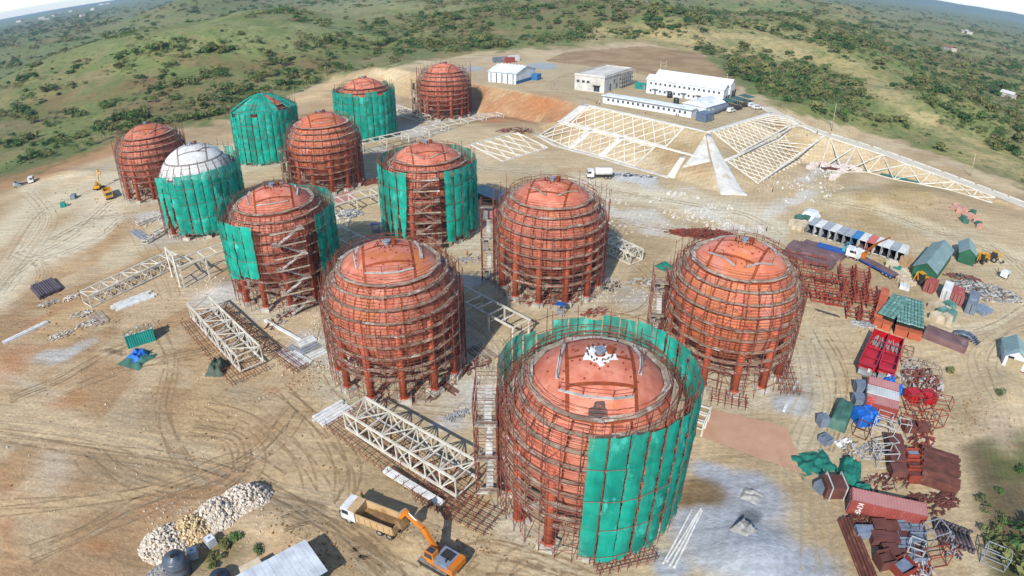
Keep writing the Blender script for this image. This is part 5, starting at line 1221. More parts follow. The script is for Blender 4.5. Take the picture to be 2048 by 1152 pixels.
goods('bale', 'cream bale in the heap in front of the long green shed', 'bale', 'cream bales before the green shed', spots(1780, 536, 1808, 566, 9, 6, 7)+spots(1792, 545, 1816, 560, 7, 5, 8)+spots(1800, 565, 1824, 572, 4, 2, 9), M_CRATE, (2., 1.6, 1.3), .3)
goods('crate', 'tall tan crate between container row and green shed', 'crate', None, [(1810, 528)], mat('tan crate', alb('#d6b288'), alb('#c09a70')), (2.4, 2., 2.4), .4, 0)
goods('bale', 'white rolled mat lying in front of the cream bales', 'roll', 'white rolled mats', [(1802, 574), (1808, 576), (1814, 578)], M_IBC, (2.6, .8, .8), 1., .05)
def draped(name, label, cat, c, rz, s, m, seed=0, crumple=.18, n=14, edge=.68, over=.35):
    """Sheet thrown over a heap: top with folds, sides falling to the ground."""
    rr = random.Random(seed); x, y, z = s; mb = MB(); q = [rr.uniform(0, 6) for _ in range(6)]
    def fn(u, v):
        a, b = (u-.5)*2, (v-.5)*2; k = max(abs(a), abs(b)); h = z*(1-sstep(edge, 1.0, np.array(k)))
        px, py = a*x/2*(.86+.14*k)*(1+over*max(0, k-.7)), b*y/2*(.86+.14*k)*(1+over*max(0, k-.7))
        w_ = crumple*(math.sin(a*5+q[0]+b*2)+math.sin(b*6+q[1]-a*3)+.6*math.sin(a*11+q[2])+.6*math.sin(b*12+q[3]))
        return (px+w_*.25, py-w_*.25, max(.03, float(h)+w_*.5*(.3+float(h)/max(z, .1))))
    mb.grid(fn, n, n); return tag(mb.build(name, m, None, True, c, rz), label, cat)
def dr(name, label, cat, a, b, w, h, m, **k):
    c, rz, L = gframe(a, b); return draped(name, label, cat, (c.x, c.y, c.z), rz, (L, w, h), m, **k)
dr('tarpaulin', 'green tarpaulin over bales in front of the long green shed', 'tarpaulin', (1786, 542), (1802, 551), 2.4, 1.6, M_NETG, seed=1)
dr('tarpaulin', 'crumpled blue tarpaulin heap beside the turquoise cabin', 'tarpaulin', (262, 722), (288, 706), 3.2, .9, M_TARPB, seed=2, crumple=.35)
dr('tarpaulin', 'dark green tarpaulin spread under the blue one', 'tarpaulin', (258, 734), (298, 704), 5.2, .35, M_TARPD, seed=3, crumple=.2)
dr('tarpaulin', 'green tarpaulin strapped over a stack beside blue boxes', 'tarpaulin', (1672, 858), (1690, 815), 2.6, 1.8, M_TARPD, seed=4, crumple=.1, edge=.88, n=22)
dr('tarpaulin', 'blue tarpaulin with red rags over a box by the red container', 'tarpaulin', (1708, 842), (1746, 838), 3., 2., M_TARPB, seed=5, crumple=.10, edge=.88, n=22)
dr('rag_heap', 'red rags piled on the blue tarpaulin box', 'rags', (1722, 822), (1744, 828), 1.8, 2.6, mat('red rag', alb('#e0483c'), alb('#c23a30')), seed=25, crumple=.2, edge=.75)
dr('tarpaulin', 'blue bag heap left behind the red dump trucks', 'tarpaulin', (1768, 772), (1784, 768), 1.8, 1.5, M_TARPB, seed=6, crumple=.3)
dr('tarpaulin', 'blue bag heap right behind the red dump trucks', 'tarpaulin', (1788, 782), (1802, 786), 1.8, 1.3, M_TARPB, seed=7, crumple=.3)
dr('debris_net', 'crumpled green net at the end of the pink sand sheet', 'net', (1612, 905), (1642, 945), 5.5, .35, M_NETG, seed=8, crumple=.3, n=22)
dr('debris_net', 'green net thrown over goods behind the long red container', 'net', (1690, 985), (1702, 925), 3., 1.6, M_NETG, seed=9, crumple=.25)
dr('debris_net', 'bright green cover at the left end of the long red container', 'net', (1702, 990), (1738, 990), 2., 1.6, M_NETG, seed=10, crumple=.12)
dr('debris_net', 'scrap of green net beside the orange tank stair', 'net', (1318, 528), (1340, 538), 3.5, .5, M_NETG, seed=11, crumple=.25)
dr('debris_net', 'dark green net heap on the left ground near the trusses', 'net', (428, 752), (446, 726), 3., 1.5, mat('weathered camouflage net', alb('#5a6a52'), alb('#3f4d40'), scale=1.5), seed=12, crumple=.4)
dr('cement_sacks', 'grey heap of sacks on the quarry dust', 'sacks', (1476, 1068), (1500, 1052), 2.6, 1.1, M_BAG, seed=13, crumple=.16)
dr('cement_sacks', 'low grey sack heap farther back on the quarry dust', 'sacks', (1485, 985), (1520, 1000), 2.2, .4, M_BAG, seed=14, crumple=.14)
dr('plastic_sheet', 'white plastic scraps beside the blue boxes', 'plastic sheet', (1672, 888), (1700, 882), 1.4, .25, M_WP, seed=15, crumple=.3)
dr('plastic_sheet', 'pale sheet on the ground right of the red frames', 'plastic sheet', (1838, 868), (1872, 890), 1.8, .15, M_CRATE, seed=16, crumple=.1)
dr('tarpaulin', 'pale grey tarpaulin dome at the left end of the container row', 'tarpaulin', (1612, 440), (1628, 428), 4., 1.8, M_WALLW, seed=17, crumple=.08)
dr('tarpaulin', 'pink sheeting laid on the ground between the netted tanks', 'sheeting', (672, 402), (712, 388), 7., .12, mat('faded pink sheet', alb('#cf8f86'), alb('#b87a72')), seed=18, crumple=.05)
# pink sand spread on sheets right of the nearest tank
Q = [gp(*p) for p in ((1396, 872), (1428, 820), (1572, 853), (1612, 950))]
M_SAND = mat('pink sand', alb('#d3a888'), alb('#c79a7a'), rough=.95, scale=.4, var=0, bump=.3, bscale=3)
o = sheet_on_ground('sand_sheet', 'flat spread of pink sand between the nearest tank and the yard', 'sand', [Q[0], Q[3], Q[2], Q[1]], M_SAND, 16, .07, 'stuff', .15)
# stacks under quilted grey green covers with orange bins below
def covered(label, quad, h, nx, ny, m=M_TARPG):
    P4 = [at(*p, h) for p in quad]; a = P4[0]; ex = (P4[1]-P4[0]).xy; ey = (P4[3]-P4[0]).xy; L, D = ex.length, ey.length; rz = math.atan2(ex.y, ex.x)
    sgn = 1 if ex.x*ey.y-ex.y*ey.x > 0 else -1
    t = thing('covered_stack', label, 'covered stack', (a.x, a.y, gz(a.x, a.y)), rz); me = {}
    rr = random.Random(nx)
    q = MB(); q.box((.5, .4, 0), (1., .8, .5), taper=.8); 
    pm = MB(); pm.box((0, 0, .12), (1, 1, .24), taper=.86); pm.box((0, 0, .27), (.5, .5, .06), taper=.6); pad = pm.mesh('cover_pad', m)
    for i in range(nx):
        for j in range(ny):
            o = link('cover_pad', pad, t, (L*(i+.5)/nx, sgn*D*(j+.5)/ny, h-.25+rr.uniform(-.05, .07))); o.scale = (L/nx*.97, D/ny*.97, 1)
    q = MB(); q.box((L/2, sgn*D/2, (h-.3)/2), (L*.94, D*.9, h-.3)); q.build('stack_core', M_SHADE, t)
    for i in range(max(2, int(L/2.4))):
        w_ = L/max(2, int(L/2.4)); b_ = MB(); b_.box((w_*(i+.5), -.5 if sgn > 0 else sgn*D-.4, .75), (w_*.92, 1.5, 1.5)); b_.box((w_*(i+.5), -.5 if sgn > 0 else sgn*D-.4, 1.45), (w_*.98, 1.6, .12)); b_.build('bin', M_ORANGE, t)
    return t
covered('stack under a quilted grey green cover nearest the red racks', ((1756, 624), (1789, 637), (1801, 590), (1769, 580)), 2.6, 4, 8)
covered('larger stack under a quilted grey green cover', ((1794, 640), (1849, 655), (1856, 604), (1806, 591)), 2.6, 8, 8)
p, rz, L = gframe((1752, 648), (1768, 590))
for i in range(5):
    q = p + Vector((math.cos(rz), math.sin(rz), 0))*(L*(i/5-.4)); o = link('bin', bundle_mesh('bin', M_ORANGE, (2.2, 1.8, 1.9)), None, (q.x, q.y, gz(q.x, q.y)), rz); tag(o, 'orange bin in the row left of the quilted stacks', 'bin', 'orange bins left of the quilted stacks')
goods('crate', 'white topped crate on racks right of the quilted stack', 'crate', 'crates right of the quilted stack', [(1866, 618), (1874, 620), (1882, 624), (1890, 628), (1870, 640), (1880, 642), (1890, 646)], M_CRATE, (2., 2., 1.8), .3, .1)
goods('crate', 'green covered crate right of the quilted stack', 'crate', 'green crates right of the quilted stack', [(1884, 634), (1898, 640), (1896, 620)], M_TARPG, (2.4, 2., 2.), .3, .1)
# heap of bent grey sheets
def sheets(label, a, b, n, wd, m, seed=0):
    c, rz, L = gframe(a, b); rr = random.Random(seed)
    for i in range(n):
        k = (i/(n-1)-.5); q = MB(); ln = rr.uniform(5, 6.2)
        for j in range(3): q.box((k*L, (j-1)*.32, .35+1.0*(1-(2*k)**2)+.06*math.sin(i*2)), (L/n*1.5, .3*ln, .05), rx=0, ry=-k*1.3)
        o = q.build('metal_sheet', m, None, False, (c.x, c.y, c.z), rz); tag(o, label, 'metal sheet', 'bent grey sheets')
sheets('bent grey metal sheet in the heap beside the brown sections', (1908, 668), (1955, 690), 14, 5, mat('pale zinc sheet', alb('#b8c3cc'), alb('#98a4ae'), rough=.45, metal=.2, var=.15))
beams('metal_sheet', 'grey corrugated sheet in the flat stack by the slate container', 'metal sheet', (1952, 616), (1975, 630), 3, 1.3, .9, mat('slate zinc sheet', alb('#9fb0bf'), alb('#8595a3'), rough=.45, metal=.2), 'flat stack of grey sheets', jit=.03)
# red steel saddles and racks beside the orange tank
def rack(label, px, py, rz, L, W, Hh, n, seed, grp='red steel racks beside the orange tank', m=M_REDS, arcs=True):
    p = gp(px, py); rr = random.Random(seed); t = thing('steel_rack', label, 'steel rack', (p.x, p.y, p.z), rz+rr.uniform(-.05, .05), grp)
    for y in (-W/2, W/2):
        bar('rail', t, (-L/2, y, .2), (L/2, y, .2), .22, m); bar('rail', t, (-L/2, y, Hh), (L/2, y, Hh), .16, m)
    for i in range(n+1):
        x = -L/2 + L*i/n
        for y in (-W/2, W/2): bar('post', t, (x, y, .2), (x, y, Hh+rr.uniform(0, .5)), .16, m)
        bar('cross_rail', t, (x, -W/2, Hh*.5), (x, W/2, Hh*.5), .14, m)
        if arcs:
            q = MB(); pts = [Vector((x, W/2*.9*math.cos(a), Hh - .75*W/2*math.sin(a)*.9)) for a in np.linspace(0, PI, 9)]
            for a, b in zip(pts[:-1], pts[1:]): q.tube(a, b, .09, 4)
            q.build('saddle', m, t)
        if i < n: bar('brace', t, (x, -W/2, .2), (x+L/n, -W/2, Hh), .1, m); 
    return t
names_ = ['lowest left', 'second lowest', 'middle lower', 'lower right', 'upper left', 'upper second', 'upper middle', 'upper right', 'outermost right', 'tall outer', 'small inner', 'farthest back']
for i, (x, y, L, W, Hh, n) in enumerate(((1622, 590, 6, 3, 1.6, 3), (1648, 600, 6, 3, 1.6, 3), (1672, 606, 5, 3, 1.8, 3), (1632, 562, 7, 3, 2., 3), (1660, 572, 7, 3, 2.2, 3), (1696, 590, 6.5, 3, 2.4, 4), (1716, 600, 6.5, 3, 2.6, 4), (1736, 604, 6.5, 3, 2.6, 4), (1706, 632, 4, 3, 2., 2), (1728, 640, 4, 3, 2., 2), (1690, 556, 6, 3, 2., 3), (1720, 566, 6, 3.2, 3., 4))):
    rack('red oxide steel rack, %s of the racks beside the orange tank' % names_[i], x, y, 1.15 if i > 4 else -.3, L, W, Hh, n, i+40)

rack('rusty frames stacked between the orange tank and brown plates', 1600, 528, -.4, 12, 4, 1.8, 7, 61, None, M_REDS, False)
# light frames standing in the lower right yard
def cage(label, px, py, rz, s, m, w=.14, mid=False, grp='empty steel frames in the lower right yard'):
    p = gp(px, py); t = thing('transport_cradle', label, 'steel frame', (p.x, p.y, p.z), rz, grp); x, y, z = [v/2 for v in s]; z = s[2]
    for sx in (-x, x):
        for sy in (-y, y): bar('post', t, (sx, sy, 0), (sx, sy, z), w, m)
    for zz in ((0.1, z, z/2) if mid else (.1, z)):
        for sy in (-y, y): bar('rail', t, (-x, sy, zz), (x, sy, zz), w, m)
        for sx in (-x, x): bar('rail', t, (sx, -y, zz), (sx, y, zz), w, m)
    return t
M_FRW = mat('white frame paint', alb('#d9d6d0'), alb('#b9b5ad'), rough=.5, var=.06)
fr = [(1826, 822, 'red frame beside the left red box', M_REDS), (1848, 812, 'red frame beside the right red box', M_REDS), (1880, 815, 'red frame at the outer edge of the yard', M_REDS), (1818, 852, 'red frame in front of the left red box', M_REDS), (1846, 850, 'red frame in the middle of the yard', M_REDS), (1872, 850, 'tilted red frame beside the pale sheet', M_REDS),
      (1765, 850, 'white frame below the row of three containers', M_FRW), (1762, 872, 'white frame full of glass below the containers', M_FRW), (1768, 900, 'white frame standing beside brown crates', M_FRW), (1764, 925, 'low white frame left of the brown crates', M_FRW), (1722, 868, 'dark frame below the blue tarpaulin', M_BROWN), (1800, 870, 'white and red frame right of the glass frame', M_FRW),
      (1820, 740, 'thin grey frame right of the red dump trucks', M_FRW), (1846, 752, 'second thin grey frame right of the red dump trucks', M_DECK), (1866, 745, 'third thin frame right of the red dump trucks', M_DECK), (1826, 770, 'rusty frame behind the red boxes', M_POLE), (1852, 775, 'rusty frame right of the red boxes', M_POLE), (1810, 720, 'brown frame beside the red dump body', M_POLE),
      (1826, 1108, 'white frame at the lower right beside open crates', M_FRW), (1862, 1080, 'grey frame beside the bent dark pipes', M_GALV), (1866, 1125, 'red frame at the bottom right', M_REDS), (1985, 1125, 'grey folded frame in the grass at the bottom right corner', M_GALV)]
for i, (x, y, lb, m) in enumerate(fr): cage(lb, x, y, -.25 + .5*math.sin(i*1.7), (2.6+.8*math.sin(i), 2.+.5*math.cos(i*2), 2.2+.5*math.sin(i*3)), m, .10, i % 3 == 0)
me_box = {}
def boxes(label, px, py, rz, s, m, cat='box', name='storage_box', grp=None, open_top=False):
    s = tuple(v*.9 for v in s)
    p = gp(px, py); t = thing(name, label, cat, (p.x, p.y, p.z), rz, grp); x, y, z = s
    if open_top:
        for sx, sy, w_, d_ in ((-x/2, 0, .08, y), (x/2, 0, .08, y), (0, -y/2, x, .08), (0, y/2, x, .08)): q = MB(); q.box((sx, sy, z/2), (w_+.002, d_, z)); q.build('side', m, t)
        q = MB(); q.box((0, 0, .1), (x-.1, y-.1, .12)); q.build('bottom', M_SHADE, t); q = MB(); q.box((0, 0, z*.55), (x*.8, y*.7, z*.5), rz=.1, taper=.9); q.build('contents', random.choice((M_BROWN, M_RUST, M_GBOX)), t)
    else:
        q = MB(); q.box((0, 0, z/2), (x, y, z)); q.build('body', m, t); q = MB(); q.box((0, 0, z+.04), (x*1.04, y*1.04, .1)); q.build('lid', m, t)
        for sx in (-x/2, x/2):
            for sy in (-y/2, y/2): bar('corner_post', t, (sx, sy, 0), (sx, sy, z+.02), .12, m)
    return t
boxes('blue grey box standing alone right of the sand', 1643, 850, .1, (1.5, 1.5, 1.9), M_GBOX); boxes('blue grey open box with dark inside near the sand net', 1650, 884, .4, (1.8, 1.8, 1.1), M_GBOX, open_top=True)
boxes('grey box beside the strapped brown crate', 1641, 980, .4, (1.7, 1.7, 1.3), M_GBOX); boxes('pale blue tarped box below the long red container', 1725, 1070, -.15, (2.5, 1.6, 1.2), M_GBOX)
boxes('left bright red box at the yard edge', 1822, 800, .1, (2.2, 2., 2.), M_REDB); boxes('right bright red box at the yard edge', 1853, 803, .1, (2.4, 2.2, 2.), M_REDB); boxes('small grey generator between the red boxes', 1838, 800, .1, (1.4, 1.2, 1.2), M_GBOX, 'generator')
boxes('grey louvred unit nearer the three containers', 1714, 812, -.25, (1.9, 2.4, 2.), M_GBOX, 'machine'); boxes('grey louvred unit behind its twin by the containers', 1717, 785, -.25, (1.9, 2.4, 2.), M_GBOX, 'machine')
t = boxes('brown caged crate with white straps beside the green net', 1664, 985, -.1, (3.4, 2.8, 2.2), M_BROWN, 'crate')
for k in (-1., 1.1):
    for y0, y1, z0, z1 in ((-1.5, -1.5, 0, 2.4), (-1.5, 1.5, 2.4, 2.4), (1.5, 1.5, 2.4, 0)): bar('strap', t, (k, y0, z0), (k, y1, z1), .16, M_FRW)
lab = ['nearest the white frames', 'second behind the white frames', 'third behind the white frames', 'farthest behind the white frames']
for i, (x, y) in enumerate(((1792, 950), (1789, 928), (1788, 908), (1784, 890))): boxes('brown crate in a row, ' + lab[i], x, y, -.2, (2.6, 2., 1.6), M_BROWN, 'crate', grp='row of brown crates')
for i, (x, y) in enumerate(((1826, 960), (1824, 940), (1822, 918))): boxes('red ribbed crate stack left of the brown sections, ' + ('nearest', 'middle', 'farthest')[i], x, y, -.15, (2.6, 1.6, 1.7), M_REDS, 'crate', grp='red ribbed crates', open_top=True)
for i, (x, y) in enumerate(((1755, 1058), (1753, 1082), (1778, 1062), (1778, 1085), (1776, 1108), (1815, 860), (1842, 860))): boxes('brown bin ' + ('below the red container, upper left', 'below the red container, lower left', 'below the red container, upper right', 'below the red container, middle right', 'below the red container, lowest', 'among red frames, left one', 'among red frames, right one')[i], x, y, -.15, (2.2, 1.8, 1.2), M_BROWN, 'bin')
cellname = ['first', 'second', 'third', 'fourth']
for i in range(4):
    for j in range(2): boxes('open grey crate, %s of the %s column below the red container' % (cellname[i], ('left', 'right')[j]), 1804+j*27+i*1, 1060+i*17+j*7, -.18, (2.2, 1.6, 1.2), M_GBOX, 'crate', grp='open grey crates', open_top=True)
boxes('red brown caged bin at the bottom of the yard', 1765, 1128, .1, (2.2, 2.2, 1.8), M_BROWN, 'bin', open_top=True); boxes('round red basket of scrap at the bottom of the yard', 1802, 1140, .3, (3., 2.6, 1.4), M_REDS, 'bin', open_top=True)
# bent dark pipes
for i in range(9):
    p = gp(1872+i*8.5, 1062+i*3.2); q = MB(); pts = [Vector((-.3, -1.8, .25)), Vector((0, -1.2, .3)), Vector((0, 1.2, .3)), Vector((.3, 1.7, .3)), Vector((.9, 1.9, .3))]
    for a, b in zip(pts[:-1], pts[1:]): q.tube(a, b, .22, 8)
    tag(q.build('bent_pipe', M_PIPED, None, True, p, -.15+.05*math.sin(i*3)), 'bent dark pipe in the row at the lower right', 'pipe', 'bent dark pipes in a row')
# heaps of scrap
def heap(name, label, cat, px, py, rx, ry, n, ms, size, hgt, rz=0, seed=0, stick=True):
    p = gp(px, py); rr = random.Random(seed); t = thing(name, label, cat, (p.x, p.y, p.z), rz); 
    for k, m in enumerate(ms):
        q = MB()
        for i in range(n//len(ms)):
            a, r = rr.uniform(0, 2*PI), math.sqrt(rr.random()); x, y = rx*r*math.cos(a), ry*r*math.sin(a); z = hgt*(1-r*r)*rr.uniform(.5, 1.1)
            if stick: q.box((x, y, z+.08), (rr.uniform(.4, 1.)*size, size*.12, size*.1), rz=rr.gauss(.2, .6), ry=rr.uniform(-.35, .35))
            else:
                s = size*rr.uniform(.4, 1.2); q.box((x, y, z), (s, s*rr.uniform(.6, 1), s*rr.uniform(.5, .9)), rz=rr.uniform(0, 3), rx=rr.uniform(-.6, .6), ry=rr.uniform(-.6, .6), taper=rr.uniform(.5, .9))
        o = q.build('rubble' if not stick else 'scrap_pieces', m, t); o['kind'] = 'stuff'
    return t
heap('scrap_heap', 'long heap of grey timber and metal scrap behind the slate container', 'scrap heap', 1968, 585, 9.5, 4.5, 700, (M_DECK, M_GALV, M_FRW, mat('dark scrap', alb('#7d7468'), alb('#5f574e'))), 2.2, 1.4, -.35, 1)
heap('scrap_heap', 'brush and dark scrap beside the small green shed', 'scrap heap', 1925, 556, 5, 1.6, 120, (M_POLE, mat('dark scrap', alb('#7d7468'), alb('#5f574e'))), 1.6, .7, -.3, 2)
heap('scrap_heap', 'grey metal offcuts beside the red racks', 'scrap heap', 1726, 650, 3., 1.2, 90, (M_GALV, M_FRW), 1.3, .5, -.3, 3)
heap('scrap_heap', 'rusty fittings heap below the long red container', 'scrap heap', 1722, 1038, 2., 1.1, 120, (M_BROWN, M_RUST), .8, .6, 0, 4)
heap('scrap_heap', 'rusty tangle of frames right of the red dump trucks', 'scrap heap', 1838, 765, 5., 4.5, 160, (M_DECK, M_POLE, M_FRW), 2.6, .9, .4, 5)
heap('scrap_heap', 'heap of grey steel scraps in front of the bare tank', 'scrap heap', 915, 832, 2.4, .9, 90, (M_GALV, M_FRW), 1., .35, .6, 6)
for i, (x, y, lb) in enumerate(((60*5+3, 0, ''),)): pass
for i, (x, y, s) in enumerate(((98, 608, 1.), (142, 597, .8), (162, 630, 1.), (172, 650, .9), (122, 672, 1.))):
    heap('frame_scraps', 'small heap of cream steel scraps on the left ground, ' + ('far left', 'near the dark pipes', 'beside the grey planks', 'below the grey planks', 'lowest')[i], 'scrap heap', x, y, 2.6*s, 1.3*s, 40, (M_STEEL, M_DECK), 1.6, .5, .6, 20+i)
heap('scrap_heap', 'cream steel scraps heaped between the two netted tanks', 'scrap heap', 690, 430, 4.5, 3., 150, (M_STEEL, M_GALV), 2.2, 1., .2, 30)
heap('scrap_heap', 'white formwork scraps beside the fully wrapped net', 'scrap heap', 615, 322, 6, 3., 120, (M_STEEL, M_DECK), 2., .8, .2, 31)
heap('scrap_heap', 'planks and tubes scattered under the middle tank', 'scrap heap', 1105, 598, 8, 2.5, 140, (M_DECK, M_POLE), 1.8, .5, .1, 32)
heap('scrap_heap', 'rusty steel pile behind the net with torn strips', 'scrap heap', 1030, 262, 7, 3, 110, (M_POLE, M_DECK), 2.2, 1., .1, 33)
heap('scrap_heap', 'rubble and hoses at the foot of the lattice near the tanker', 'scrap heap', 1265, 352, 9, 1.6, 120, (M_IBC, M_GALV, M_PTANK), 1.4, .5, -.2, 34)
heap('scrap_heap', 'rusty tubes scattered by the tank with zigzag stairs', 'scrap heap', 625, 600, 4, 2, 70, (M_POLE, M_RUST), 2., .4, .4, 35)
heap('scrap_heap', 'rusty steel heap beside the orange tank behind the white one', 'scrap heap', 745, 365, 5, 2.6, 90, (M_RUST, M_POLE), 2., .8, .4, 36)
heap('scrap_heap', 'rusty tangle of scaffold frames behind the orange tank', 'scrap heap', 1408, 470, 9, 2.6, 260, (M_POLE, M_REDS, M_RUST), 2.6, 1.1, -.15, 37)
for i, (x, y, rx, ry, n, ms, lb) in enumerate(((1850, 1010, 3.5, 2., 70, (M_BROWN, M_RUST), 'brown steel bits strewn right of the long red container'), (1890, 1000, 2., 1.6, 50, (M_BROWN, M_RUST), 'small brown tangle at the yard edge'), (1775, 965, 5., 1.6, 90, (M_POLE, M_RUST, M_DECK), 'rusty bars strewn behind the long red container'), (1742, 905, 2.4, 1.6, 60, (M_FRW, M_GALV, M_DECK), 'pale offcuts left of the brown crates'), (1845, 880, 3., 1.6, 60, (M_BROWN, M_REDS), 'red steel bits among the red frames'), (1812, 905, 1.6, 2., 50, (M_BROWN, M_DECK), 'planks between brown crates and red crates'), (1700, 900, 2.4, 1.2, 30, (M_FRW, M_DECK), 'white scraps near the green strapped stack'), (1900, 1090, 2.6, 1.6, 50, (M_BROWN, M_GALV), 'steel bits below the bent dark pipes'), (1840, 1135, 3., 1.6, 70, (M_REDS, M_GALV, M_FRW), 'mixed scraps at the bottom of the yard'), (1758, 760, 1.6, 1.2, 30, (M_FRW, M_GBOX), 'pale scraps between red dump bodies and containers'))):
    heap('scrap_heap', lb, 'scrap heap', x, y, rx, ry, n, ms, 1.5, .45, -.3+.2*i, 80+i)
for i, (x, y, rx, ry, n, ms, lb) in enumerate(((935, 522, 3., 1.6, 50, (M_DECK, M_GALV), 'planks and buckets left of the middle tank'), (1285, 565, 4., 1.6, 60, (M_FRW, M_DECK), 'pale offcuts right of the middle tank'), (1190, 625, 3., 1.4, 50, (M_REDS, M_DECK, M_POLE), 'red and grey bits in front of the middle tank'), (690, 515, 3., 1.6, 60, (M_STEEL, M_POLE), 'steel bits behind the left bare tank'), (950, 735, 3.4, 1.6, 70, (M_POLE, M_DECK, M_BROWN), 'boxes and boards right of the left bare tank'), (1225, 572, 2.6, 1.8, 40, (M_PTANK, M_DECK), 'dark drums and planks at the middle tank foot'), (560, 640, 4., 1.6, 60, (M_POLE, M_FRW), 'tubes below the zigzag stairs'), (820, 300, 5., 2., 60, (M_FRW, M_DECK), 'pale boards beside the closed net with red dome'), (470, 500, 4., 2., 60, (M_FRW, M_STEEL), 'steel bits in front of the white tank'), (1120, 385, 8., 1.6, 90, (M_DECK, M_FRW, M_WCON), 'formwork boards behind the middle tank'))):
    heap('scrap_heap', lb, 'scrap heap', x, y, rx, ry, n, ms, 1.5, .3, .2*i, 120+i)
# limestone heaps at the lower left: each rock is real, the heap is its thing
M_LIME = mat('pale limestone', alb('#eaddca', 1.1), alb('#d6c3aa'), rough=.95, scale=1.2, var=0)
M_LIMY = mat('yellow limestone', alb('#e6cda0', 1.05), alb('#d0b284'), rough=.95, scale=1.2, var=0)
for i, (x, y, rx, ry, hh, m, lb) in enumerate(((338, 1088, 3.1, 2.6, 2., M_LIME, 'pale limestone heap nearest the big water tank'), (388, 1062, 2.6, 2.2, 1.9, M_LIMY, 'yellowish limestone heap second from the water tank'), (438, 1030, 2.8, 2.4, 1.9, M_LIME, 'pale limestone heap third from the water tank'), (488, 1002, 2.9, 2.3, 1.9, M_LIME, 'pale limestone heap nearest the haul road'), (330, 1150, 2., 1.2, .8, M_BAG, 'grey rubble heap beside the big water tank'))):
    t = heap('rock_heap', lb, 'rock heap', x, y, rx*1.3, ry*1.25, 1100, (m,), .44, hh*1.02, .5, 50+i, False)
    q = MB(); q.lathe([(rx*1.02*math.cos(a)**1.0, hh*.72*math.sin(a)**1.6) for a in np.linspace(0, PI/2, 9)], 22); o = q.build('rubble_core', m, t, True)
    rr = random.Random(70+i)
    for k in range(70):
        a, r = rr.uniform(0, 2*PI), rr.uniform(.2, 1.2); s = rr.uniform(.2, .42); z = max(0, hh*(1-r*r)) 
        b_ = MB(); b_.box((0, 0, 0), (s, s*.8, s*.7), taper=rr.uniform(.5, .9)); 
        if k < 4: BLK = globals().setdefault('BLK', {}); BLK.setdefault((m.name, k), b_.mesh('rock', m))
        o = link('rock', BLK[(m.name, k % 4)], t, (rx*r*math.cos(a), ry*r*math.sin(a), z+.06)); o.rotation_euler = (rr.uniform(-.8, .8), rr.uniform(-.8, .8), rr.uniform(0, 6))
water_tank(362, 1146, 0, 1.45, 3.2, 'big dark grey water tank beside the limestone heaps', mat('slate plastic tank', alb('#5d6672'), alb('#4b535e'), rough=.4)); water_tank(444, 1164, 0, 1.2, 1.4, 'low dark blue tank beside the metal roof', mat('navy plastic tank', alb('#3c4658'), alb('#2f3847'), rough=.4))
for i, (x, y) in enumerate(((389, 1114), (424, 1090))):
    p = gp(x, y); t = thing('liquid_cube', ('white caged liquid cube nearest the big water tank', 'white caged liquid cube farther from the water tank')[i], 'liquid tank', (p.x, p.y, p.z), .4+i*.5, 'white liquid cubes')
    q = MB(); q.box((0, 0, .75), (1.2, 1.1, 1.2), taper=.97); q.build('bottle', M_IBC, t); q = MB(); q.box((0, 0, .07), (1.25, 1.15, .14)); q.build('pallet_base', M_DECK, t); q = MB(); q.lathe([(0, 1.42), (.16, 1.42), (.18, 1.3)], 10); q.build('cap', M_GBOX, t)
    for z in (.5, .9, 1.3):
        for s in (-1, 1): bar('cage_bar', t, (-.62, s*.57, z), (.62, s*.57, z), .035, M_GALV); bar('cage_bar', t, (s*.62, -.57, z), (s*.62, .57, z), .035, M_GALV)
# corner building at the bottom edge with a pale sheet roof
A, B = at(490, 1152, 2.6), at(600, 1094, 2.6); d = (B-A).xy; L = d.length+2; rz = math.atan2(d.y, d.x)
t = thing('roofed_hut', 'hut with pale grey sheet roof at the bottom edge', 'hut', (A.x, A.y, gz(A.x, A.y)), rz)
M_ROOFZ = mat('pale zinc roof', alb('#dfe3e6', 1.1), alb('#c4c9cd'), rough=.45, scale=.5, var=.04)
q = MB(); q.box((L/2-1, -2.2, 1.2), (L-1, 4., 2.4)); q.build('wall', M_GREEN, t)
for k in range(3):
    q = MB(); w_ = L/3
    for j in range(6): q.box((-1+w_*k+w_*(j+.5)/6, -2.2, 2.6+.02*(j % 2)), (w_/6*.98, 5.4, .06), rx=.06)
    q.build('roof_sheet', M_ROOFZ, t)
q = MB(); q.box((1.2, 1.4, .9), (2.6, 1.8, 1.8)); q.build('lean_to', M_CRATE, t)
# ------------------------------------------------------------------ vehicles
M_ORG = mat('excavator orange', alb('#ea8a28'), alb('#d2741c'), rough=.5, scale=.8, c3=alb('#b98a58'), s3=.9, lo3=.57, var=.03)
M_YEL = mat('machine yellow', alb('#eab02c'), alb('#d69a20'), rough=.45, scale=.8, var=.04)
M_TYRE = mat('tyre rubber', alb('#3a3734'), alb('#2b2927'), rough=.9)
M_RIM = mat('dusty wheel rim', alb('#b5ab9c'), alb('#938a7d'), rough=.6)
M_CABW = mat('white cab paint', alb('#f2f1ee', 1.15), alb('#d9d6d0'), rough=.35, scale=.8, c3=alb('#b9a88e'), s3=.9, lo3=.6, var=.03)
M_BEDY = mat('tan dump body', alb('#d9b98a'), alb('#c7a270'), rough=.6, scale=.5, c3=alb('#b48a52'), s3=.6, lo3=.56, var=.03)
M_BLK = mat('black chassis', alb('#3d3b3a'), alb('#2c2b2a'), rough=.7)
M_SOIL = mat('damp soil', alb('#a98557'), alb('#8a6a44'), rough=.95, scale=1.5, bump=.4, bscale=4)
M_TRKB = mat('truck blue', alb('#2f5fae'), alb('#274f94'), rough=.45)
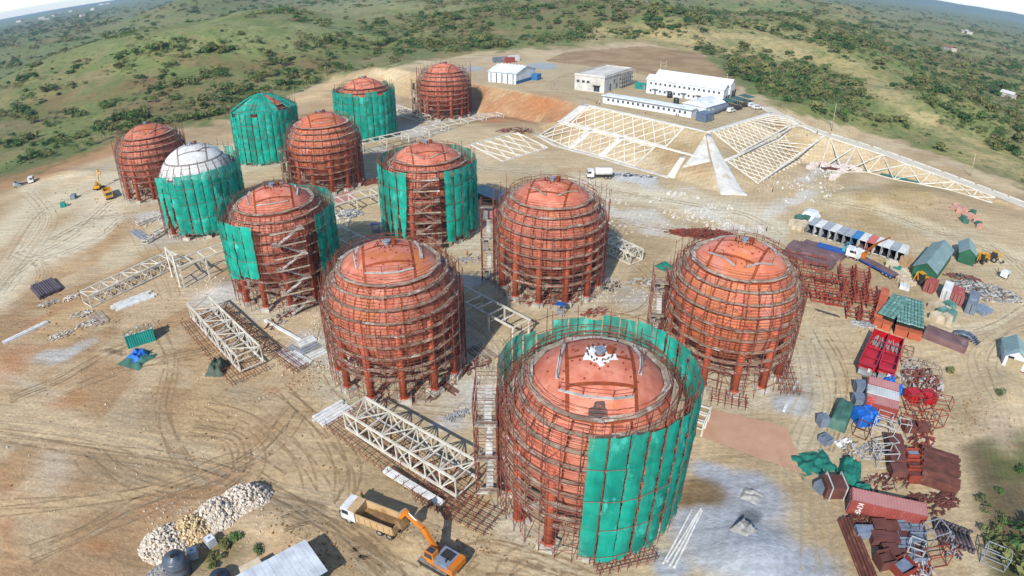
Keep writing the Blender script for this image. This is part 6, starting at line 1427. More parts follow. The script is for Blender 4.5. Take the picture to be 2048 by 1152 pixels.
def wheel(par, x, y, r=.5, w=.34, sub=True):
    q = MB(); q.lathe([(r*.55, -w/2), (r*.92, -w/2), (r, -w*.35), (r, w*.35), (r*.92, w/2), (r*.55, w/2)], 16, axis='Y'); o = q.build('wheel', M_TYRE, par, True, (x, y, r))
    if sub: q = MB(); q.lathe([(0, -w*.42), (r*.56, -w*.42), (r*.56, w*.42), (0, w*.42)], 12, axis='Y'); q.build('rim', M_RIM, o)
    return o
def truck_cab(t, x, w, h, m, z0=.75, ln=2.1):
    """Cab with raked screen; local +x is forward, rear of the cab at x."""
    q = MB(); q.prism([(x, z0), (x+ln, z0), (x+ln, z0+h*.42), (x+ln*.93, z0+h), (x+ln*.05, z0+h), (x, z0+h*.9)], -w/2, w/2); c = q.build('cab', m, t)
    q = MB(); a, b = x+ln+.015, x+ln*.93+.02; q.add([(a, -w*.43, z0+h*.46), (a, w*.43, z0+h*.46), (b, w*.41, z0+h*.92), (b, -w*.41, z0+h*.92)], [(0, 1, 2, 3)]); q.build('windscreen', M_GLASS, c)
    for s in (-1, 1):
        q = MB(); q.add([(x+ln*.42, s*(w/2+.012), z0+h*.5), (x+ln*.9, s*(w/2+.012), z0+h*.5), (x+ln*.86, s*(w/2+.012), z0+h*.86), (x+ln*.42, s*(w/2+.012), z0+h*.86)], [(0, 1, 2, 3)]); q.build('side_window', M_GLASS, c)
        q = MB(); q.box((x+ln-.05, s*w*.38, z0+.18), (.16, .3, .18)); q.build('headlight', M_IBC, c)
        q = MB(); q.box((x+ln*.95, s*(w/2+.2), z0+h*.7), (.1, .12, .4)); q.build('mirror', M_BLK, c)
    q = MB(); q.box((x+ln-.02, 0, z0-.1), (.2, w*.98, .3)); q.build('bumper', M_BLK, c)
    return c
def dump_truck(label, loc, rz, cabm, bedm, L=8.2, w=2.5, load=None, bh=1.25, wheels=(2.9, -1.6, -3.0), pipes=False, cab=True):
    t = thing('dump_truck', label, 'dump truck', loc, rz)
    q = MB(); q.box((0, 0, .8), (L-.6, .9, .3)); q.build('chassis', M_BLK, t)
    if cab: truck_cab(t, L/2-2., w, 1.95, cabm)
    x0, x1 = -L/2+.1, (L/2-2.2 if cab else L/2-.9); z0 = 1.15
    if not cab:
        q = MB(); q.box((L/2-.45, 0, .95), (.9, w*.8, .9)); q.build('engine_bay', M_GALV, t); q = MB(); q.box((L/2-.3, .6, 1.5), (.5, .5, .6)); q.build('air_filter', M_CABW, t)
    b = MB(); b.box(((x0+x1)/2, 0, z0), (x1-x0, w-.1, .12)); bed = b.build('bed_floor', bedm, t)
    for s in (-1, 1):
        q = MB(); q.box(((x0+x1)/2, s*w/2, z0+bh/2), (x1-x0, .1, bh)); sd = q.build('bed_side', bedm, t)
        for k in range(6): q = MB(); q.box((x0+(x1-x0)*(k+.5)/6, s*(w/2+.08), z0+bh/2), (.14, .1, bh)); q.build('side_rib', bedm, sd)
        q = MB(); q.box(((x0+x1)/2, s*(w/2+.02), z0+bh+.04), (x1-x0, .2, .12)); q.build('top_rail', bedm, sd)
    q = MB(); q.box((x1, 0, z0+bh*.6), (.1, w, bh*1.2)); q.box((x1+.55, 0, z0+bh*1.22), (1.2, w, .08)); q.build('bed_front', bedm, t)
    q = MB(); q.box((x0-.05, 0, z0+bh*.45), (.1, w-.05, bh*.9), ry=.15); q.build('tailgate', bedm, t)
    if load:
        q = MB(); q.grid(lambda u, v: (x0+.2+(x1-x0-.4)*u, (v-.5)*(w-.2), z0+.15+load*max(0, math.sin(PI*min(1, u*1.1))**.6)*math.sin(PI*(.15+.7*v))*(1-u*.75)), 10, 6); q.build('load', M_SOIL, t, True)
    if pipes:
        rr = random.Random(int(loc[0])); 
        for i in range(26): y = rr.uniform(-w*.42, w*.42); xa = x0+rr.uniform(.8, 2.); bar('load_tube', t, (xa, y, z0+.15+rr.uniform(0, .5)), (xa+rr.uniform(3, 3.8), y+rr.uniform(-.4, .4), z0+.2+rr.uniform(0, .5)), .09, M_FRW, rnd=5)
        for k in (.3, .55, .8): bar('bed_tie', t, (x0+(x1-x0)*k, -w/2, z0+bh), (x0+(x1-x0)*k, w/2, z0+bh), .12, bedm)
    for wx in wheels:
        for s in (-1, 1): wheel(t, wx, s*(w/2-.2))
    return t
c, rz, L = gframe((776, 1077), (702, 1046)); ey = Vector((-math.sin(rz), math.cos(rz), 0))
dump_truck('white cab dump truck with tan body being loaded by the orange excavator', c - ey*1.1 + Vector((0, 0, 0)), rz, M_CABW, M_BEDY, L=max(7.6, L+1.0), load=.55)
def excavator(label, loc, rz_track, rz_up, m, s=1., boom=((.6, 2.0), (2.6, 5.0), (5.8, 5.6), (7.6, 3.0)), sub=True):
    """Local +x is forward; boom: (reach, height) of foot, bend, stick joint, bucket joint."""
    t = thing('excavator', label, 'excavator', loc, rz_track)
    for y in (-1.15, 1.15):
        q = MB(); q.prism([(-1.9*s, .1), (-2.2*s, .45), (-1.9*s, .85), (1.9*s, .85), (2.2*s, .45), (1.9*s, .1)], y*s-.3*s, y*s+.3*s); tr = q.build('track', M_BLK, t)
        for i in range(18): bar('track_shoe', tr, (-1.95*s+i*.23*s, y*s-.32*s, .88), (-1.95*s+i*.23*s, y*s+.32*s, .88), .16*s, M_RIM, h=.07)
    q = MB(); q.box((0, 0, .7*s), (2.2*s, 1.8*s, .5*s)); q.build('undercarriage', M_BLK, t)
    R_ = Matrix.Rotation(rz_up-rz_track, 4, 'Z'); U = link('upper_body', None, t); U.matrix_basis = R_
    def P(name, mb, mm): return mb.build(name, mm, U)
    q = MB(); q.box((-.9*s, 0, 1.25*s), (3.6*s, 2.5*s, .35*s)); P('deck', q, m)
    q = MB(); q.prism([(-2.9*s, 1.1*s), (-2.9*s, 2.0*s), (-2.6*s, 2.15*s), (-2.15*s, 2.15*s), (-2.15*s, 1.1*s)], -1.28*s, 1.28*s); P('counterweight', q, m)
    q = MB(); q.box((-1.1*s, 0, 1.8*s), (2.1*s, 2.4*s, .8*s)); P('engine_cover', q, M_GBOX if m is M_ORG else m)
    q = MB(); q.box((-1.2*s, -.3*s, 2.22*s), (1.5*s, 1.2*s, .06)); P('engine_panel', q, M_BLK)
    q = MB(); q.prism([(-.2*s, 1.4*s), (1.3*s, 1.4*s), (1.3*s, 2.1*s), (1.0*s, 2.95*s), (-.2*s, 2.95*s)], .25*s, 1.25*s); P('cab', q, m)
    q = MB(); q.add([(1.32*s, .32*s, 1.75*s), (1.32*s, 1.18*s, 1.75*s), (1.06*s, 1.18*s, 2.85*s), (1.06*s, .32*s, 2.85*s)], [(0, 1, 2, 3)]); P('cab_window', q, M_GLASS)
    q = MB(); q.add([(-.05*s, 1.265*s, 1.9*s), (1.15*s, 1.265*s, 1.9*s), (.98*s, 1.265*s, 2.8*s), (-.05*s, 1.265*s, 2.8*s)], [(0, 1, 2, 3)]); P('cab_window', q, M_GLASS)
    q = MB(); q.box((.4*s, .75*s, 2.98*s), (.9*s, .7*s, .06)); P('roof_hatch', q, M_GLASS)
    q = MB(); q.tube((-1.6*s, .7*s, 2.1*s), (-1.6*s, .7*s, 2.7*s), .09, 6); P('exhaust', q, M_BLK)
    yb = -.25*s; V = [Vector((x, yb, z)) for x, z in boom]
    def limb(name, a, b, w0, w1, wy=.42):
        d = (b-a).normalized(); n = Vector((-d.z, 0, d.x)); mb = MB(); vs = [a+n*w0, a-n*w0, b-n*w1, b+n*w1]
        mb.add([(v.x, v.y-wy/2*s, v.z) for v in vs]+[(v.x, v.y+wy/2*s, v.z) for v in vs], [(0, 1, 2, 3), (7, 6, 5, 4), (0, 4, 5, 1), (1, 5, 6, 2), (2, 6, 7, 3), (3, 7, 4, 0)]); return P(name, mb, m)
    limb('boom', V[0], V[1], .28*s, .42*s); limb('boom', V[1]-(V[1]-V[0])*.02, V[2], .42*s, .25*s); limb('stick', V[2] + (V[2]-V[3]).normalized()*.5, V[3], .32*s, .18*s, .36)
    for a, b in ((V[0]+Vector((.5, 0, -.4))*s, V[1]+Vector((.2, 0, -.5))*s), (V[1]+Vector((.5, 0, .4))*s, V[2]+Vector((.1, 0, .55))*s), (V[2]+Vector((.3, 0, .2))*s, V[3]+Vector((.2, 0, .6))*s)):
        q = MB(); q.tube(a, a+(b-a)*.6, .12*s, 8); q.tube(a+(b-a)*.55, b, .06*s, 6); P('hydraulic_ram', q, M_GALV)
    b = V[3]; q = MB(); q.prism([(b.x-.2, b.z+.1), (b.x+.35*s, b.z-.1*s), (b.x+.45*s, b.z-.7*s), (b.x-.1*s, b.z-1.25*s), (b.x-.8*s, b.z-1.1*s), (b.x-.5*s, b.z-.5*s)], yb-.6*s, yb+.6*s); bk = P('bucket', q, m if m is M_YEL else M_SOIL)
    for k in range(5): q = MB(); q.box((b.x-.85*s, yb-.5*s+k*.25*s, b.z-1.05*s), (.25, .1, .1)); q.build('tooth', M_BLK, bk)
    return t
mc = gp(880, 1127); tip = at(800, 1036, 4.2); v = (tip.xy-mc.xy); c2, rzt, _ = gframe((898, 1146), (842, 1112))
excavator('orange excavator reaching over the dump truck', mc, rzt, math.atan2(v.y, v.x), M_ORG, 1., ((.5, 1.9), (2.3, 4.6), (v.length*.86, 5.6), (v.length+.2, 3.9)))
def flat_truck(label, a, b, cabm, bedm, crane=None, L=None, w=2.5, tilt=False, name='crane_truck', boomto=None, cm=M_YEL, cargo=True):
    c, rz, LL = gframe(a, b); L = L or LL; t = thing(name, label, 'truck', (c.x, c.y, c.z), rz)
    q = MB(); q.box((0, 0, .85), (L-.4, .9, .3)); q.build('chassis', M_BLK, t)
    q = MB(); q.box((-1.1, 0, 1.15), (L-2.6, w, .18)); q.build('flatbed', bedm, t)
    for s in (-1, 1): q = MB(); q.box((-1.1, s*(w/2-.03), .95), (L-2.8, .1, .4)); q.build('side_rail', M_TRKB, t)
    truck_cab(t, L/2-1.9, w, 1.9, cabm)
    for wx in (L/2-1.2, -L/2+3.2, -L/2+2.1, -L/2+1.0):
        for s in (-1, 1): wheel(t, wx, s*(w/2-.2))
    if boomto is not None:
        base = Vector((L/2-2.6, 0, 1.2)); q = MB(); q.box((L/2-2.6, 0, 1.9), (.8, .9, 1.5)); q.build('crane_base', cm, t)
        e = Matrix.Rotation(-rz, 3, 'Z') @ (boomto-Vector((c.x, c.y, c.z))); k = Vector((L/2-2.6, 0, 2.6)); mid = k + (e-k)*.5 + Vector((0, 0, .6))
        bar('crane_boom', t, k, mid, .38, cm, h=.5); bar('crane_jib', t, mid, e, .24, M_BLK if cm is M_YEL else cm, h=.3)
    return t
M_TURQ = mat('turquoise crane', alb('#4fb3c4'), alb('#3f9db0'), rough=.4)
flat_truck('blue flatbed crane truck with folded turquoise crane near the containers', (1632, 496), (1706, 516), M_CABW, M_TRKB, boomto=at(1700, 489, 4.5), cm=M_TURQ)
flat_truck('long trailer truck with white cab and raised orange crane', (1792, 560), (1708, 515), M_CABW, M_RUSTP, boomto=at(1782, 474, 11), cm=M_ORG)
c, rz, L = gframe((1712, 512), (1726, 484)); q = MB(); q.box((0, 0, .6), (L, 2.6, .25)); q.box((0, 1.2, .75), (L, .12, .4)); q.box((0, -1.2, .75), (L, .12, .4)); tag(q.build('flat_rack', M_RUSTP, None, False, c, rz), 'dark flat rack leaning before the white and coral containers', 'flat rack')
for i, (a, b) in enumerate((((1757, 684), (1727, 752)), ((1786, 694), (1766, 762)))):
    c, rz, L = gframe(a, b); dump_truck(('red dump truck with tubes in its body, left of the pair', 'red dump truck with tubes in its body, right of the pair')[i], c, rz, M_CABW if i == 0 else M_REDB, M_REDB, L=L+1., w=2.9, pipes=True, bh=1.2, cab=False)
# tanker with white barrel
c, rz, L = gframe((1222, 356), (1178, 356)); t = thing('tanker_truck', 'white tanker truck parked at the foot of the lattice', 'truck', c, rz); L = max(L, 8)
q = MB(); q.box((0, 0, .85), (L-.4, .9, .3)); q.build('chassis', M_BLK, t); truck_cab(t, L/2-2., 2.5, 2., M_CABW)
q = MB(); q.lathe([(0, -L/2+.3), (1.0, -L/2+.35), (1.15, -L/2+.6), (1.15, L/2-2.7), (1.0, L/2-2.5), (0, L/2-2.45)], 18, (0, 0, 2.2), axis='X'); q.build('barrel', M_CABW, t, True)
for wx in (L/2-1.2, -1.6, -2.8):
    for s in (-1, 1): wheel(t, wx, s*1.05)
# far left: tipper, excavator and yellow truck
c, rz, L = gframe((32, 374), (64, 365)); t = dump_truck('white tipper truck with raised grey body at the far left', c, rz, M_CABW, CM['grey'], L=8.)
for ch in list(t.children):
    if ch.name.startswith(('bed', 'tailgate')): ch.matrix_basis = Matrix.Translation((-4, 0, 1.1)) @ Matrix.Rotation(.55, 4, 'Y') @ Matrix.Translation((4, 0, -1.1)) 
p = gp(198, 378); excavator('yellow and white excavator with raised arm at the far left', p, 1.2, 1.9, M_YEL, .8, ((.5, 1.7), (1.3, 4.), (2.4, 6.2), (3.4, 5.)))
c, rz, L = gframe((213, 384), (222, 403)); dump_truck('yellow dump truck facing the camera at the far left', c, rz, M_YEL, M_YEL, L=8.)
p = gp(127, 414); t = thing('net_wrapped_machine', 'small machine under green net on the far left ground', 'machine', p, .4)
q = MB(); q.box((0, 0, .8), (1.8, 1.2, 1.6), taper=.8); q.build('cover', M_NET, t); q = MB(); q.box((1.2, .2, .4), (.8, .8, .8)); q.build('engine', M_GBOX, t)
boxes('slate steel box on the far left ground', 148, 397, .3, (1.6, 2.2, 1.6), M_GBOX)
# yellow backhoes and white trailer at the right
def backhoe(label, px, py, rz):
    p = gp(px, py); t = thing('backhoe_loader', label, 'backhoe', p, rz, 'yellow backhoes by the small shed')
    for x, r in ((-1.2, .75), (1.4, .55)):
        for y in (-.95, .95): wheel(t, x, y, r, .45)
    q = MB(); q.box((.9, 0, 1.15), (2.2, 1.1, .7)); q.build('bonnet', M_YEL, t); q = MB(); q.box((-.7, 0, 1.9), (1.5, 1.5, 1.6), taper=.88); cb = q.build('cab', M_BLK, t); q = MB(); q.box((-.7, 0, 2.76), (1.5, 1.5, .12)); q.build('cab_roof', M_YEL, cb)
    q = MB(); q.prism([(2.5, .2), (3.2, .2), (3.3, .5), (2.7, 1.0), (2.5, .9)], -1.15, 1.15); q.build('front_bucket', M_YEL, t)
    for y in (-.7, .7): bar('loader_arm', t, (.3, y, 1.6), (2.6, y, .7), .18, M_YEL)
    bar('back_boom', t, (-1.6, 0, 1.), (-2.6, 0, 3.2), .26, M_YEL); bar('back_stick', t, (-2.6, 0, 3.2), (-3.4, 0, 1.2), .2, M_YEL); q = MB(); q.box((-3.4, 0, .9), (.6, .7, .6), taper=.7); q.build('back_bucket', M_BLK, t)
backhoe('yellow backhoe nearest the small green shed', 1962, 524, .5); backhoe('yellow backhoe farther right by the small green shed', 1980, 520, 2.2); backhoe('small yellow digger in front of the long green shed', 1842, 566, .3)
p = gp(2008, 556); t = thing('box_trailer', 'small white box trailer at the right', 'trailer', p, .5); q = MB(); q.box((0, 0, 1.2), (2.2, 1.8, 1.4)); q.build('body', M_CABW, t); q = MB(); q.box((0, -.92, 1.1), (1., .05, .8)); q.build('hatch', M_SHADE, t)
for y in (-.8, .8): wheel(t, 0, y, .4, .22)
def car(label, px, py, rz, m, z=10):
    p = at(px, py, z); t = thing('parked_car', label, 'car', (p.x, p.y, gz(p.x, p.y)), rz, 'cars parked by the white buildings')
    q = MB(); q.prism([(-2.3, .4), (2.3, .4), (2.35, .8), (1.4, 1.0), (-2.3, 1.05)], -.9, .9); q.build('body', m, t)
    q = MB(); q.prism([(-2.2, 1.04), (1.0, 1.02), (.45, 1.7), (-2.1, 1.75)], -.8, .8); c_ = q.build('cabin_roof', m, t); q = MB(); q.prism([(-2.0, 1.12), (.85, 1.1), (.45, 1.55), (-1.95, 1.6)], -.815, .815); q.build('side_window', M_GLASS, c_); q = MB(); q.add([(1.0, -.7, 1.08), (1.0, .7, 1.08), (.5, .65, 1.66), (.5, -.65, 1.66)], [(0, 1, 2, 3)]); q.build('windscreen', M_GLASS, c_)
    for x in (-1.4, 1.45):
        for s in (-1, 1): wheel(t, x, s*.82, .36, .24, False)
for x, y, r, m, lb in ((1505, 214, .3, M_CABW, 'white car parked behind the other white one at the lattice'), (1514, 218, .3, M_CABW, 'white car parked nearest the lattice corner'), (1462, 224, .75, M_CABW, 'white car half under the nearest carport'), (1476, 219, .75, M_BLK, 'dark car under the middle carport'), (1491, 213, .75, M_BLK, 'dark car under the farthest carport')): car(lb, x, y, r, m)
# ------------------------------------------------------------------ people
def person_mesh(vest, pants, pose=0):
    J = {'pel': (0, 0, .95, .15), 'spi': (0, 0, 1.2, .155), 'che': (0, 0, 1.4, .17), 'nec': (0, .01, 1.54, .06), 'hea': (0, .02, 1.64, .09), 'top': (0, .01, 1.76, .075)}
    for s, n in ((-1, 'l'), (1, 'r')):
        st = .16 if (pose and s > 0) else (-.12 if pose else 0)
        J.update({'hip'+n: (s*.10, 0, .90, .10), 'kne'+n: (s*.12, st*.6+.02, .50, .068), 'ank'+n: (s*.12, st, .09, .048), 'toe'+n: (s*.13, st+.15, .05, .04), 'sho'+n: (s*.19, 0, 1.43, .07), 'elb'+n: (s*.26, -.02+st*.3, 1.16, .05), 'wri'+n: (s*.25, .12-st*.4, .95, .036), 'han'+n: (s*.25, .16-st*.4, .86, .038)})
    Ed = [('pel', 'spi'), ('spi', 'che'), ('che', 'nec'), ('nec', 'hea'), ('hea', 'top')]
    for n in 'lr': Ed += [('pel', 'hip'+n), ('hip'+n, 'kne'+n), ('kne'+n, 'ank'+n), ('ank'+n, 'toe'+n), ('che', 'sho'+n), ('sho'+n, 'elb'+n), ('elb'+n, 'wri'+n), ('wri'+n, 'han'+n)]
    K = list(J); me = bpy.data.meshes.new('body'); me.from_pydata([J[k][:3] for k in K], [(K.index(a), K.index(b)) for a, b in Ed], [])
    o = bpy.data.objects.new('tmp', me); COL.objects.link(o); m = o.modifiers.new('s', 'SKIN'); m2 = o.modifiers.new('u', 'SUBSURF'); m2.levels = 1
    for i, k in enumerate(K): r = J[k][3]; me.skin_vertices[0].data[i].radius = (r, r*.8); me.skin_vertices[0].data[i].use_root = (k == 'pel')
    dg = bpy.context.evaluated_depsgraph_get(); out = bpy.data.meshes.new_from_object(o.evaluated_get(dg)); bpy.data.objects.remove(o)
    skin = mat('skin', (.12, .065, .04)); hat = vest
    out.materials.clear()
    for mm in (vest, pants, skin, M_BLK): out.materials.append(mm)
    for p_ in out.polygons:
        c = p_.center; p_.use_smooth = True
        p_.material_index = 2 if (c.z > 1.5 or (abs(c.x) > .2 and c.z < 1.0)) else 3 if c.z < .1 else 1 if c.z < .98 else 0
    return out
HV1, HV2 = mat('hi vis green vest', alb('#b6d24a'), alb('#9fbc38')), mat('hi vis orange vest', alb('#e8622c'), alb('#cf521f'))
PNT = mat('dark work trousers', alb('#3b4350'), alb('#2d333d')); HATW, HATR = mat('white helmet', alb('#f0efeb', 1.2)), mat('red helmet', alb('#d6302a'))
PM = [person_mesh(HV1, PNT, 0), person_mesh(HV2, PNT, 1), person_mesh(M_CABW, PNT, 1)]
hm = MB(); hm.lathe([(0, .14), (.07, .13), (.115, .07), (.125, 0), (.16, -.01)], 12); HM = [hm.mesh('helmet', HATR, True), hm.mesh('helmet', HATW, True)]
for i, (x, y, k, lb, r, hh) in enumerate(((727, 1003, 0, 'person in green vest and red helmet standing behind the dump truck', 2.6, 0), (1352, 233, 2, 'person in white by the low office block', .5, 1), (1356, 234, 2, 'person in white close behind another by the office block', .8, 1), (1193, 209, 1, 'person in orange vest at the left end of the terrace', 0, 1), (1199, 210, 2, 'person in white at the left end of the terrace', 2, 1), (1628, 262, 0, 'person in green vest on the bare slope below the road', 1, 1), (1634, 270, 0, 'person in green vest lower on the bare slope', 2, 1), (1646, 299, 1, 'person in orange vest at the foot of the road lattice', 0, 0), (1545, 384, 1, 'person in orange vest on the white rubble', 1, 0), (1770, 532, 0, 'person in green vest under the raised crane', 1, 1), (1995, 545, 0, 'person in green vest near the white trailer', 1, 1), (1533, 463, 1, 'person in orange vest behind the orange tank', 1, 1), (935, 515, 1, 'person in orange vest beside the middle tank', 0, 0), (957, 520, 2, 'person in white beside the middle tank', 1, 1), (130, 412, 0, 'person in green vest beside the net covered machine', 1, 1), (1250, 353, 2, 'person in white behind the tanker truck', 1, 1))):
    p = gp(x, y, 10 if y < 250 else 3 if x > 1600 and y < 300 else 0); t = thing('person', lb, 'person', p, r, 'people on the site'); link('body', PM[k], t); link('helmet', HM[hh], t, (0, .01, 1.72))
# ------------------------------------------------------------------ scrub, trees, far houses, hills
M_LEAF = []
for i, (a, b) in enumerate((('#728f50', '#587540'), ('#88955a', '#727f48'), ('#5f814c', '#4b693d'), ('#9b9c66', '#868852'))):
    M_LEAF.append(mat('foliage %d' % i, alb(a, .95), alb(b, .95), rough=.85, scale=.6, var=.22, transl=.25, spec=.1))
M_BARK = mat('grey bark', alb('#7d6a55'), alb('#5f5040'), rough=.95)
M_DRY = mat('dry brush', alb('#9a8a66'), alb('#7d6f50'), rough=.9, scale=1., var=.2)
def crown_mesh(seed, m, n=190, w=1., h=.8, lobes=5, leaf=.2):
    """Foliage as many small leaf sprays on and inside a handful of uneven lobes (unit size)."""
    rr = random.Random(seed); mb = MB(); L = [(rr.uniform(-.5, .5)*w, rr.uniform(-.5, .5)*w, rr.uniform(.3, .85)*h, rr.uniform(.25, .45)) for _ in range(lobes)]
    for i in range(n):
        x, y, z, r = L[i % lobes]; a, e = rr.uniform(0, 2*PI), math.asin(rr.uniform(-.5, 1)); k = r*rr.uniform(.55, 1.1)
        c = Vector((x + k*math.cos(e)*math.cos(a), y + k*math.cos(e)*math.sin(a), max(.05, z + k*math.sin(e)*.8)))
        nrm = Vector((math.cos(e)*math.cos(a), math.cos(e)*math.sin(a), math.sin(e)+.5)).normalized() + Vector((rr.uniform(-.6, .6), rr.uniform(-.6, .6), rr.uniform(-.6, .6)))
        nrm.normalize(); u = nrm.orthogonal().normalized(); v = nrm.cross(u); ang = rr.uniform(0, 6); u, v = u*math.cos(ang)+v*math.sin(ang), v*math.cos(ang)-u*math.sin(ang); s = leaf*rr.uniform(.5, 1.1)
        mb.add([c-u*s*.9, c+v*s*.45+nrm*s*.1, c+u*s, c-v*s*.5+nrm*s*.08], [(0, 1, 2, 3)])
    return mb.mesh('crown', m)
def trunk_mesh(seed):
    rr = random.Random(seed); mb = MB(); mb.tube((0, 0, -.1), (0, 0, .35), .05, 6, .035)
    for i in range(4):
        a = rr.uniform(0, 6); mb.tube((0, 0, .3), (.28*math.cos(a), .28*math.sin(a), .62), .03, 4, .012)
    return mb.mesh('trunk', M_BARK)
CR = [crown_mesh(i, M_LEAF[i % 4], 230 if i < 4 else 150, 1.+.25*(i % 3), .8 if i % 2 else .6, 4+i % 4, .15+.02*(i % 4)) for i in range(8)]
CRD = [crown_mesh(20+i, M_DRY, 90, 1.2, .5, 6, .13) for i in range(3)]
TR = [trunk_mesh(i) for i in range(3)]
def palm_mesh(seed):
    rr = random.Random(seed); mb = MB()
    for i in range(15):
        a = 2*PI*i/15 + rr.uniform(-.2, .2); el = rr.uniform(.1, .9); P = [Vector((0, 0, 0))]; 
        for k in range(1, 5): P.append(Vector((math.cos(a)*k*.55, math.sin(a)*k*.55, el*k*.5 - .16*k*k)))
        s = Vector((-math.sin(a), math.cos(a), 0))
        for k in range(4): w0, w1 = .26*(1-abs(k-1.2)/4), .26*(1-abs(k-.2)/4) if k < 3 else .03; mb.add([P[k]-s*w0, P[k]+s*w0, P[k+1]+s*w1, P[k+1]-s*w1], [(0, 1, 2, 3)])
    return mb.mesh('crown', M_LEAF[1])
PALM = [palm_mesh(i) for i in range(2)]; pt = MB(); pt.tube((0, 0, 0), (.1, 0, 1), .035, 6, .022); PT = pt.mesh('trunk', M_BARK)
# where scrub grows: sampled over the hills, thick in green belts, thin on the dry ridges
N = 130000
aa = RNG.uniform(-.98, .98, N); lr = np.exp(RNG.uniform(math.log(95), math.log(3600), N))
X, Y = lr*np.sin(aa), lr*np.cos(aa); Z = hz(X, Y); QX, QY = project(X, Y, Z)
ybv = np.interp(QX, [-400, 0, 60, 200, 250, 370, 460, 600, 680, 830, 960, 1100, 1200, 1290, 1400, 1480, 1560, 1700, 1850, 2048, 2300], [512, 364, 340, 290, 274, 247, 234, 178, 146, 118, 98, 88, 80, 78, 100, 166, 205, 246, 290, 366, 470])
ok = (QY < ybv) & (QX > -60) & (QX < 2110) & (QY > -80)
dens = fbm(X, Y, 75, 101, 4)*.5 + fbm(X, Y, 16, 102, 3)*.5
th_ = np.full(N, .46)
def zone(px, py, rx, ry, rot, dv):
    global th_
    c, s = math.cos(math.radians(rot)), math.sin(math.radians(rot)); dx, dy = QX-px, QY-py; d = np.hypot((dx*c+dy*s)/rx, (-dx*s+dy*c)/ry); th_ = th_ - dv*np.exp(-d**3)
for z in ((1620, 185, 170, 55, 28, .26), (1830, 320, 170, 45, 22, .2), (1780, 130, 230, 45, 20, .16), (1960, 200, 120, 80, 25, .16), (1200, 45, 300, 28, 2, .14), (1500, 45, 250, 25, 6, .12), (850, 65, 160, 26, 0, .1), (420, 205, 260, 22, -12, .12), (130, 260, 140, 45, -14, .16), (560, 160, 150, 18, -12, .1), (300, 110, 220, 14, -8, .10), (60, 50, 160, 30, -14, .2), (60, 190, 90, 40, -25, .08), (1000, 95, 100, 12, 0, .06),
          (1500, 80, 120, 12, 5, -.2), (1700, 145, 120, 14, 25, -.14), (1900, 270, 110, 13, 27, -.16), (1300, 84, 120, 10, 0, -.2), (560, 55, 300, 24, -3, -.05), (330, 215, 90, 14, -6, -.1), (700, 20, 160, 16, 0, -.06)): zone(*z)
ok &= dens > th_
ok &= RNG.uniform(0, 1, N) < np.clip((dens-th_)*4.2, .06, .6)
idx = np.where(ok)[0]
size = (.7 + 3.2*RNG.uniform(0, 1, N)**4)*np.clip((lr/260)**.45, .75, 2.8)*(1+.5*np.clip((dens-th_)*4, 0, 1))
look = size/lr
order = idx[np.argsort(-look[idx])]
nb_ = 290; big = order[:nb_]; rest = order[nb_:]
LM = [(40, 'far left edge'), (150, 'tipper truck'), (280, 'leftmost tank'), (400, 'white tank'), (525, 'wrapped net'), (640, 'orange tank'), (740, 'net with red dome'), (890, 'farthest tank'), (1020, 'blue warehouse'), (1120, 'grey gravel pad'), (1215, 'unfinished building'), (1330, 'dormitories'), (1430, 'canteen hall'), (1510, 'parked white cars'), (1590, 'road bend'), (1670, 'tall wooden pole'), (1760, 'road lattice'), (1850, 'rolled green net'), (1940, 'short wooden pole'), (2030, 'right edge')]
cnt = {}
def tree_label(kind, px, py, s):
    lm = min(LM, key=lambda q: abs(q[0]-px))[1]; band = 'just behind' if py > 260 else 'some way behind' if py > 190 else 'well behind' if py > 120 else 'far beyond'
    for sz in ('', 'larger ', 'smaller ', 'spreading ', 'round ', 'leaning ', 'ragged ', 'thin '):
        lb = '%s%s bushy tree %s the %s' % (sz, kind, band, lm)
        if lb not in cnt: break
    cnt[lb] = 1; return lb
for k in big:
    i = int(k); m = i % 8; kind = ('dense dark green', 'olive green', 'deep green', 'pale green')[m % 4]
    t = thing('scrub_tree', tree_label(kind, QX[i], QY[i], size[i]), 'tree', (X[i], Y[i], Z[i]-.1), random.uniform(0, 6), 'trees on the hills around the site')
    c = link('crown', CR[m], t); s = size[i]*.95; c.scale = (s, s*random.uniform(.8, 1.2), s*random.uniform(.75, 1.1)); l = link('trunk', TR[i % 3], t); l.scale = (s, s, s)
# the rest of the scrub is past counting: one object
pc = bpy.data.meshes.new('scrub_points'); pv = np.stack([X[rest], Y[rest], Z[rest]-.1], 1); pc.from_pydata(pv.tolist(), [], [])
def pattr(n, typ, arr): a = pc.attributes.new(n, typ, 'POINT'); a.data.foreach_set('value' if typ != 'FLOAT_VECTOR' else 'vector', np.asarray(arr).ravel())
pattr('sc', 'FLOAT_VECTOR', np.stack([size[rest], size[rest]*RNG.uniform(.8, 1.25, len(rest)), size[rest]*RNG.uniform(.6, 1.0, len(rest))], 1).astype(np.float32)); pattr('rt', 'FLOAT', RNG.uniform(0, 6.28, len(rest)).astype(np.float32)); pattr('ix', 'INT', RNG.integers(0, 11, len(rest)).astype(np.int32))
lib = bpy.data.collections.new('scrub_library')
for i, me_ in enumerate(CR+CRD): lib.objects.link(bpy.data.objects.new('scrub_crown_%d' % i, me_))
scrub = link('scrub', pc); scrub['kind'] = 'stuff'; scrub['label'] = 'green scrub covering the hills beyond the single trees'
ng = bpy.data.node_groups.new('scatter_scrub', 'GeometryNodeTree'); ng.interface.new_socket('Geometry', in_out='INPUT', socket_type='NodeSocketGeometry'); ng.interface.new_socket('Geometry', in_out='OUTPUT', socket_type='NodeSocketGeometry')
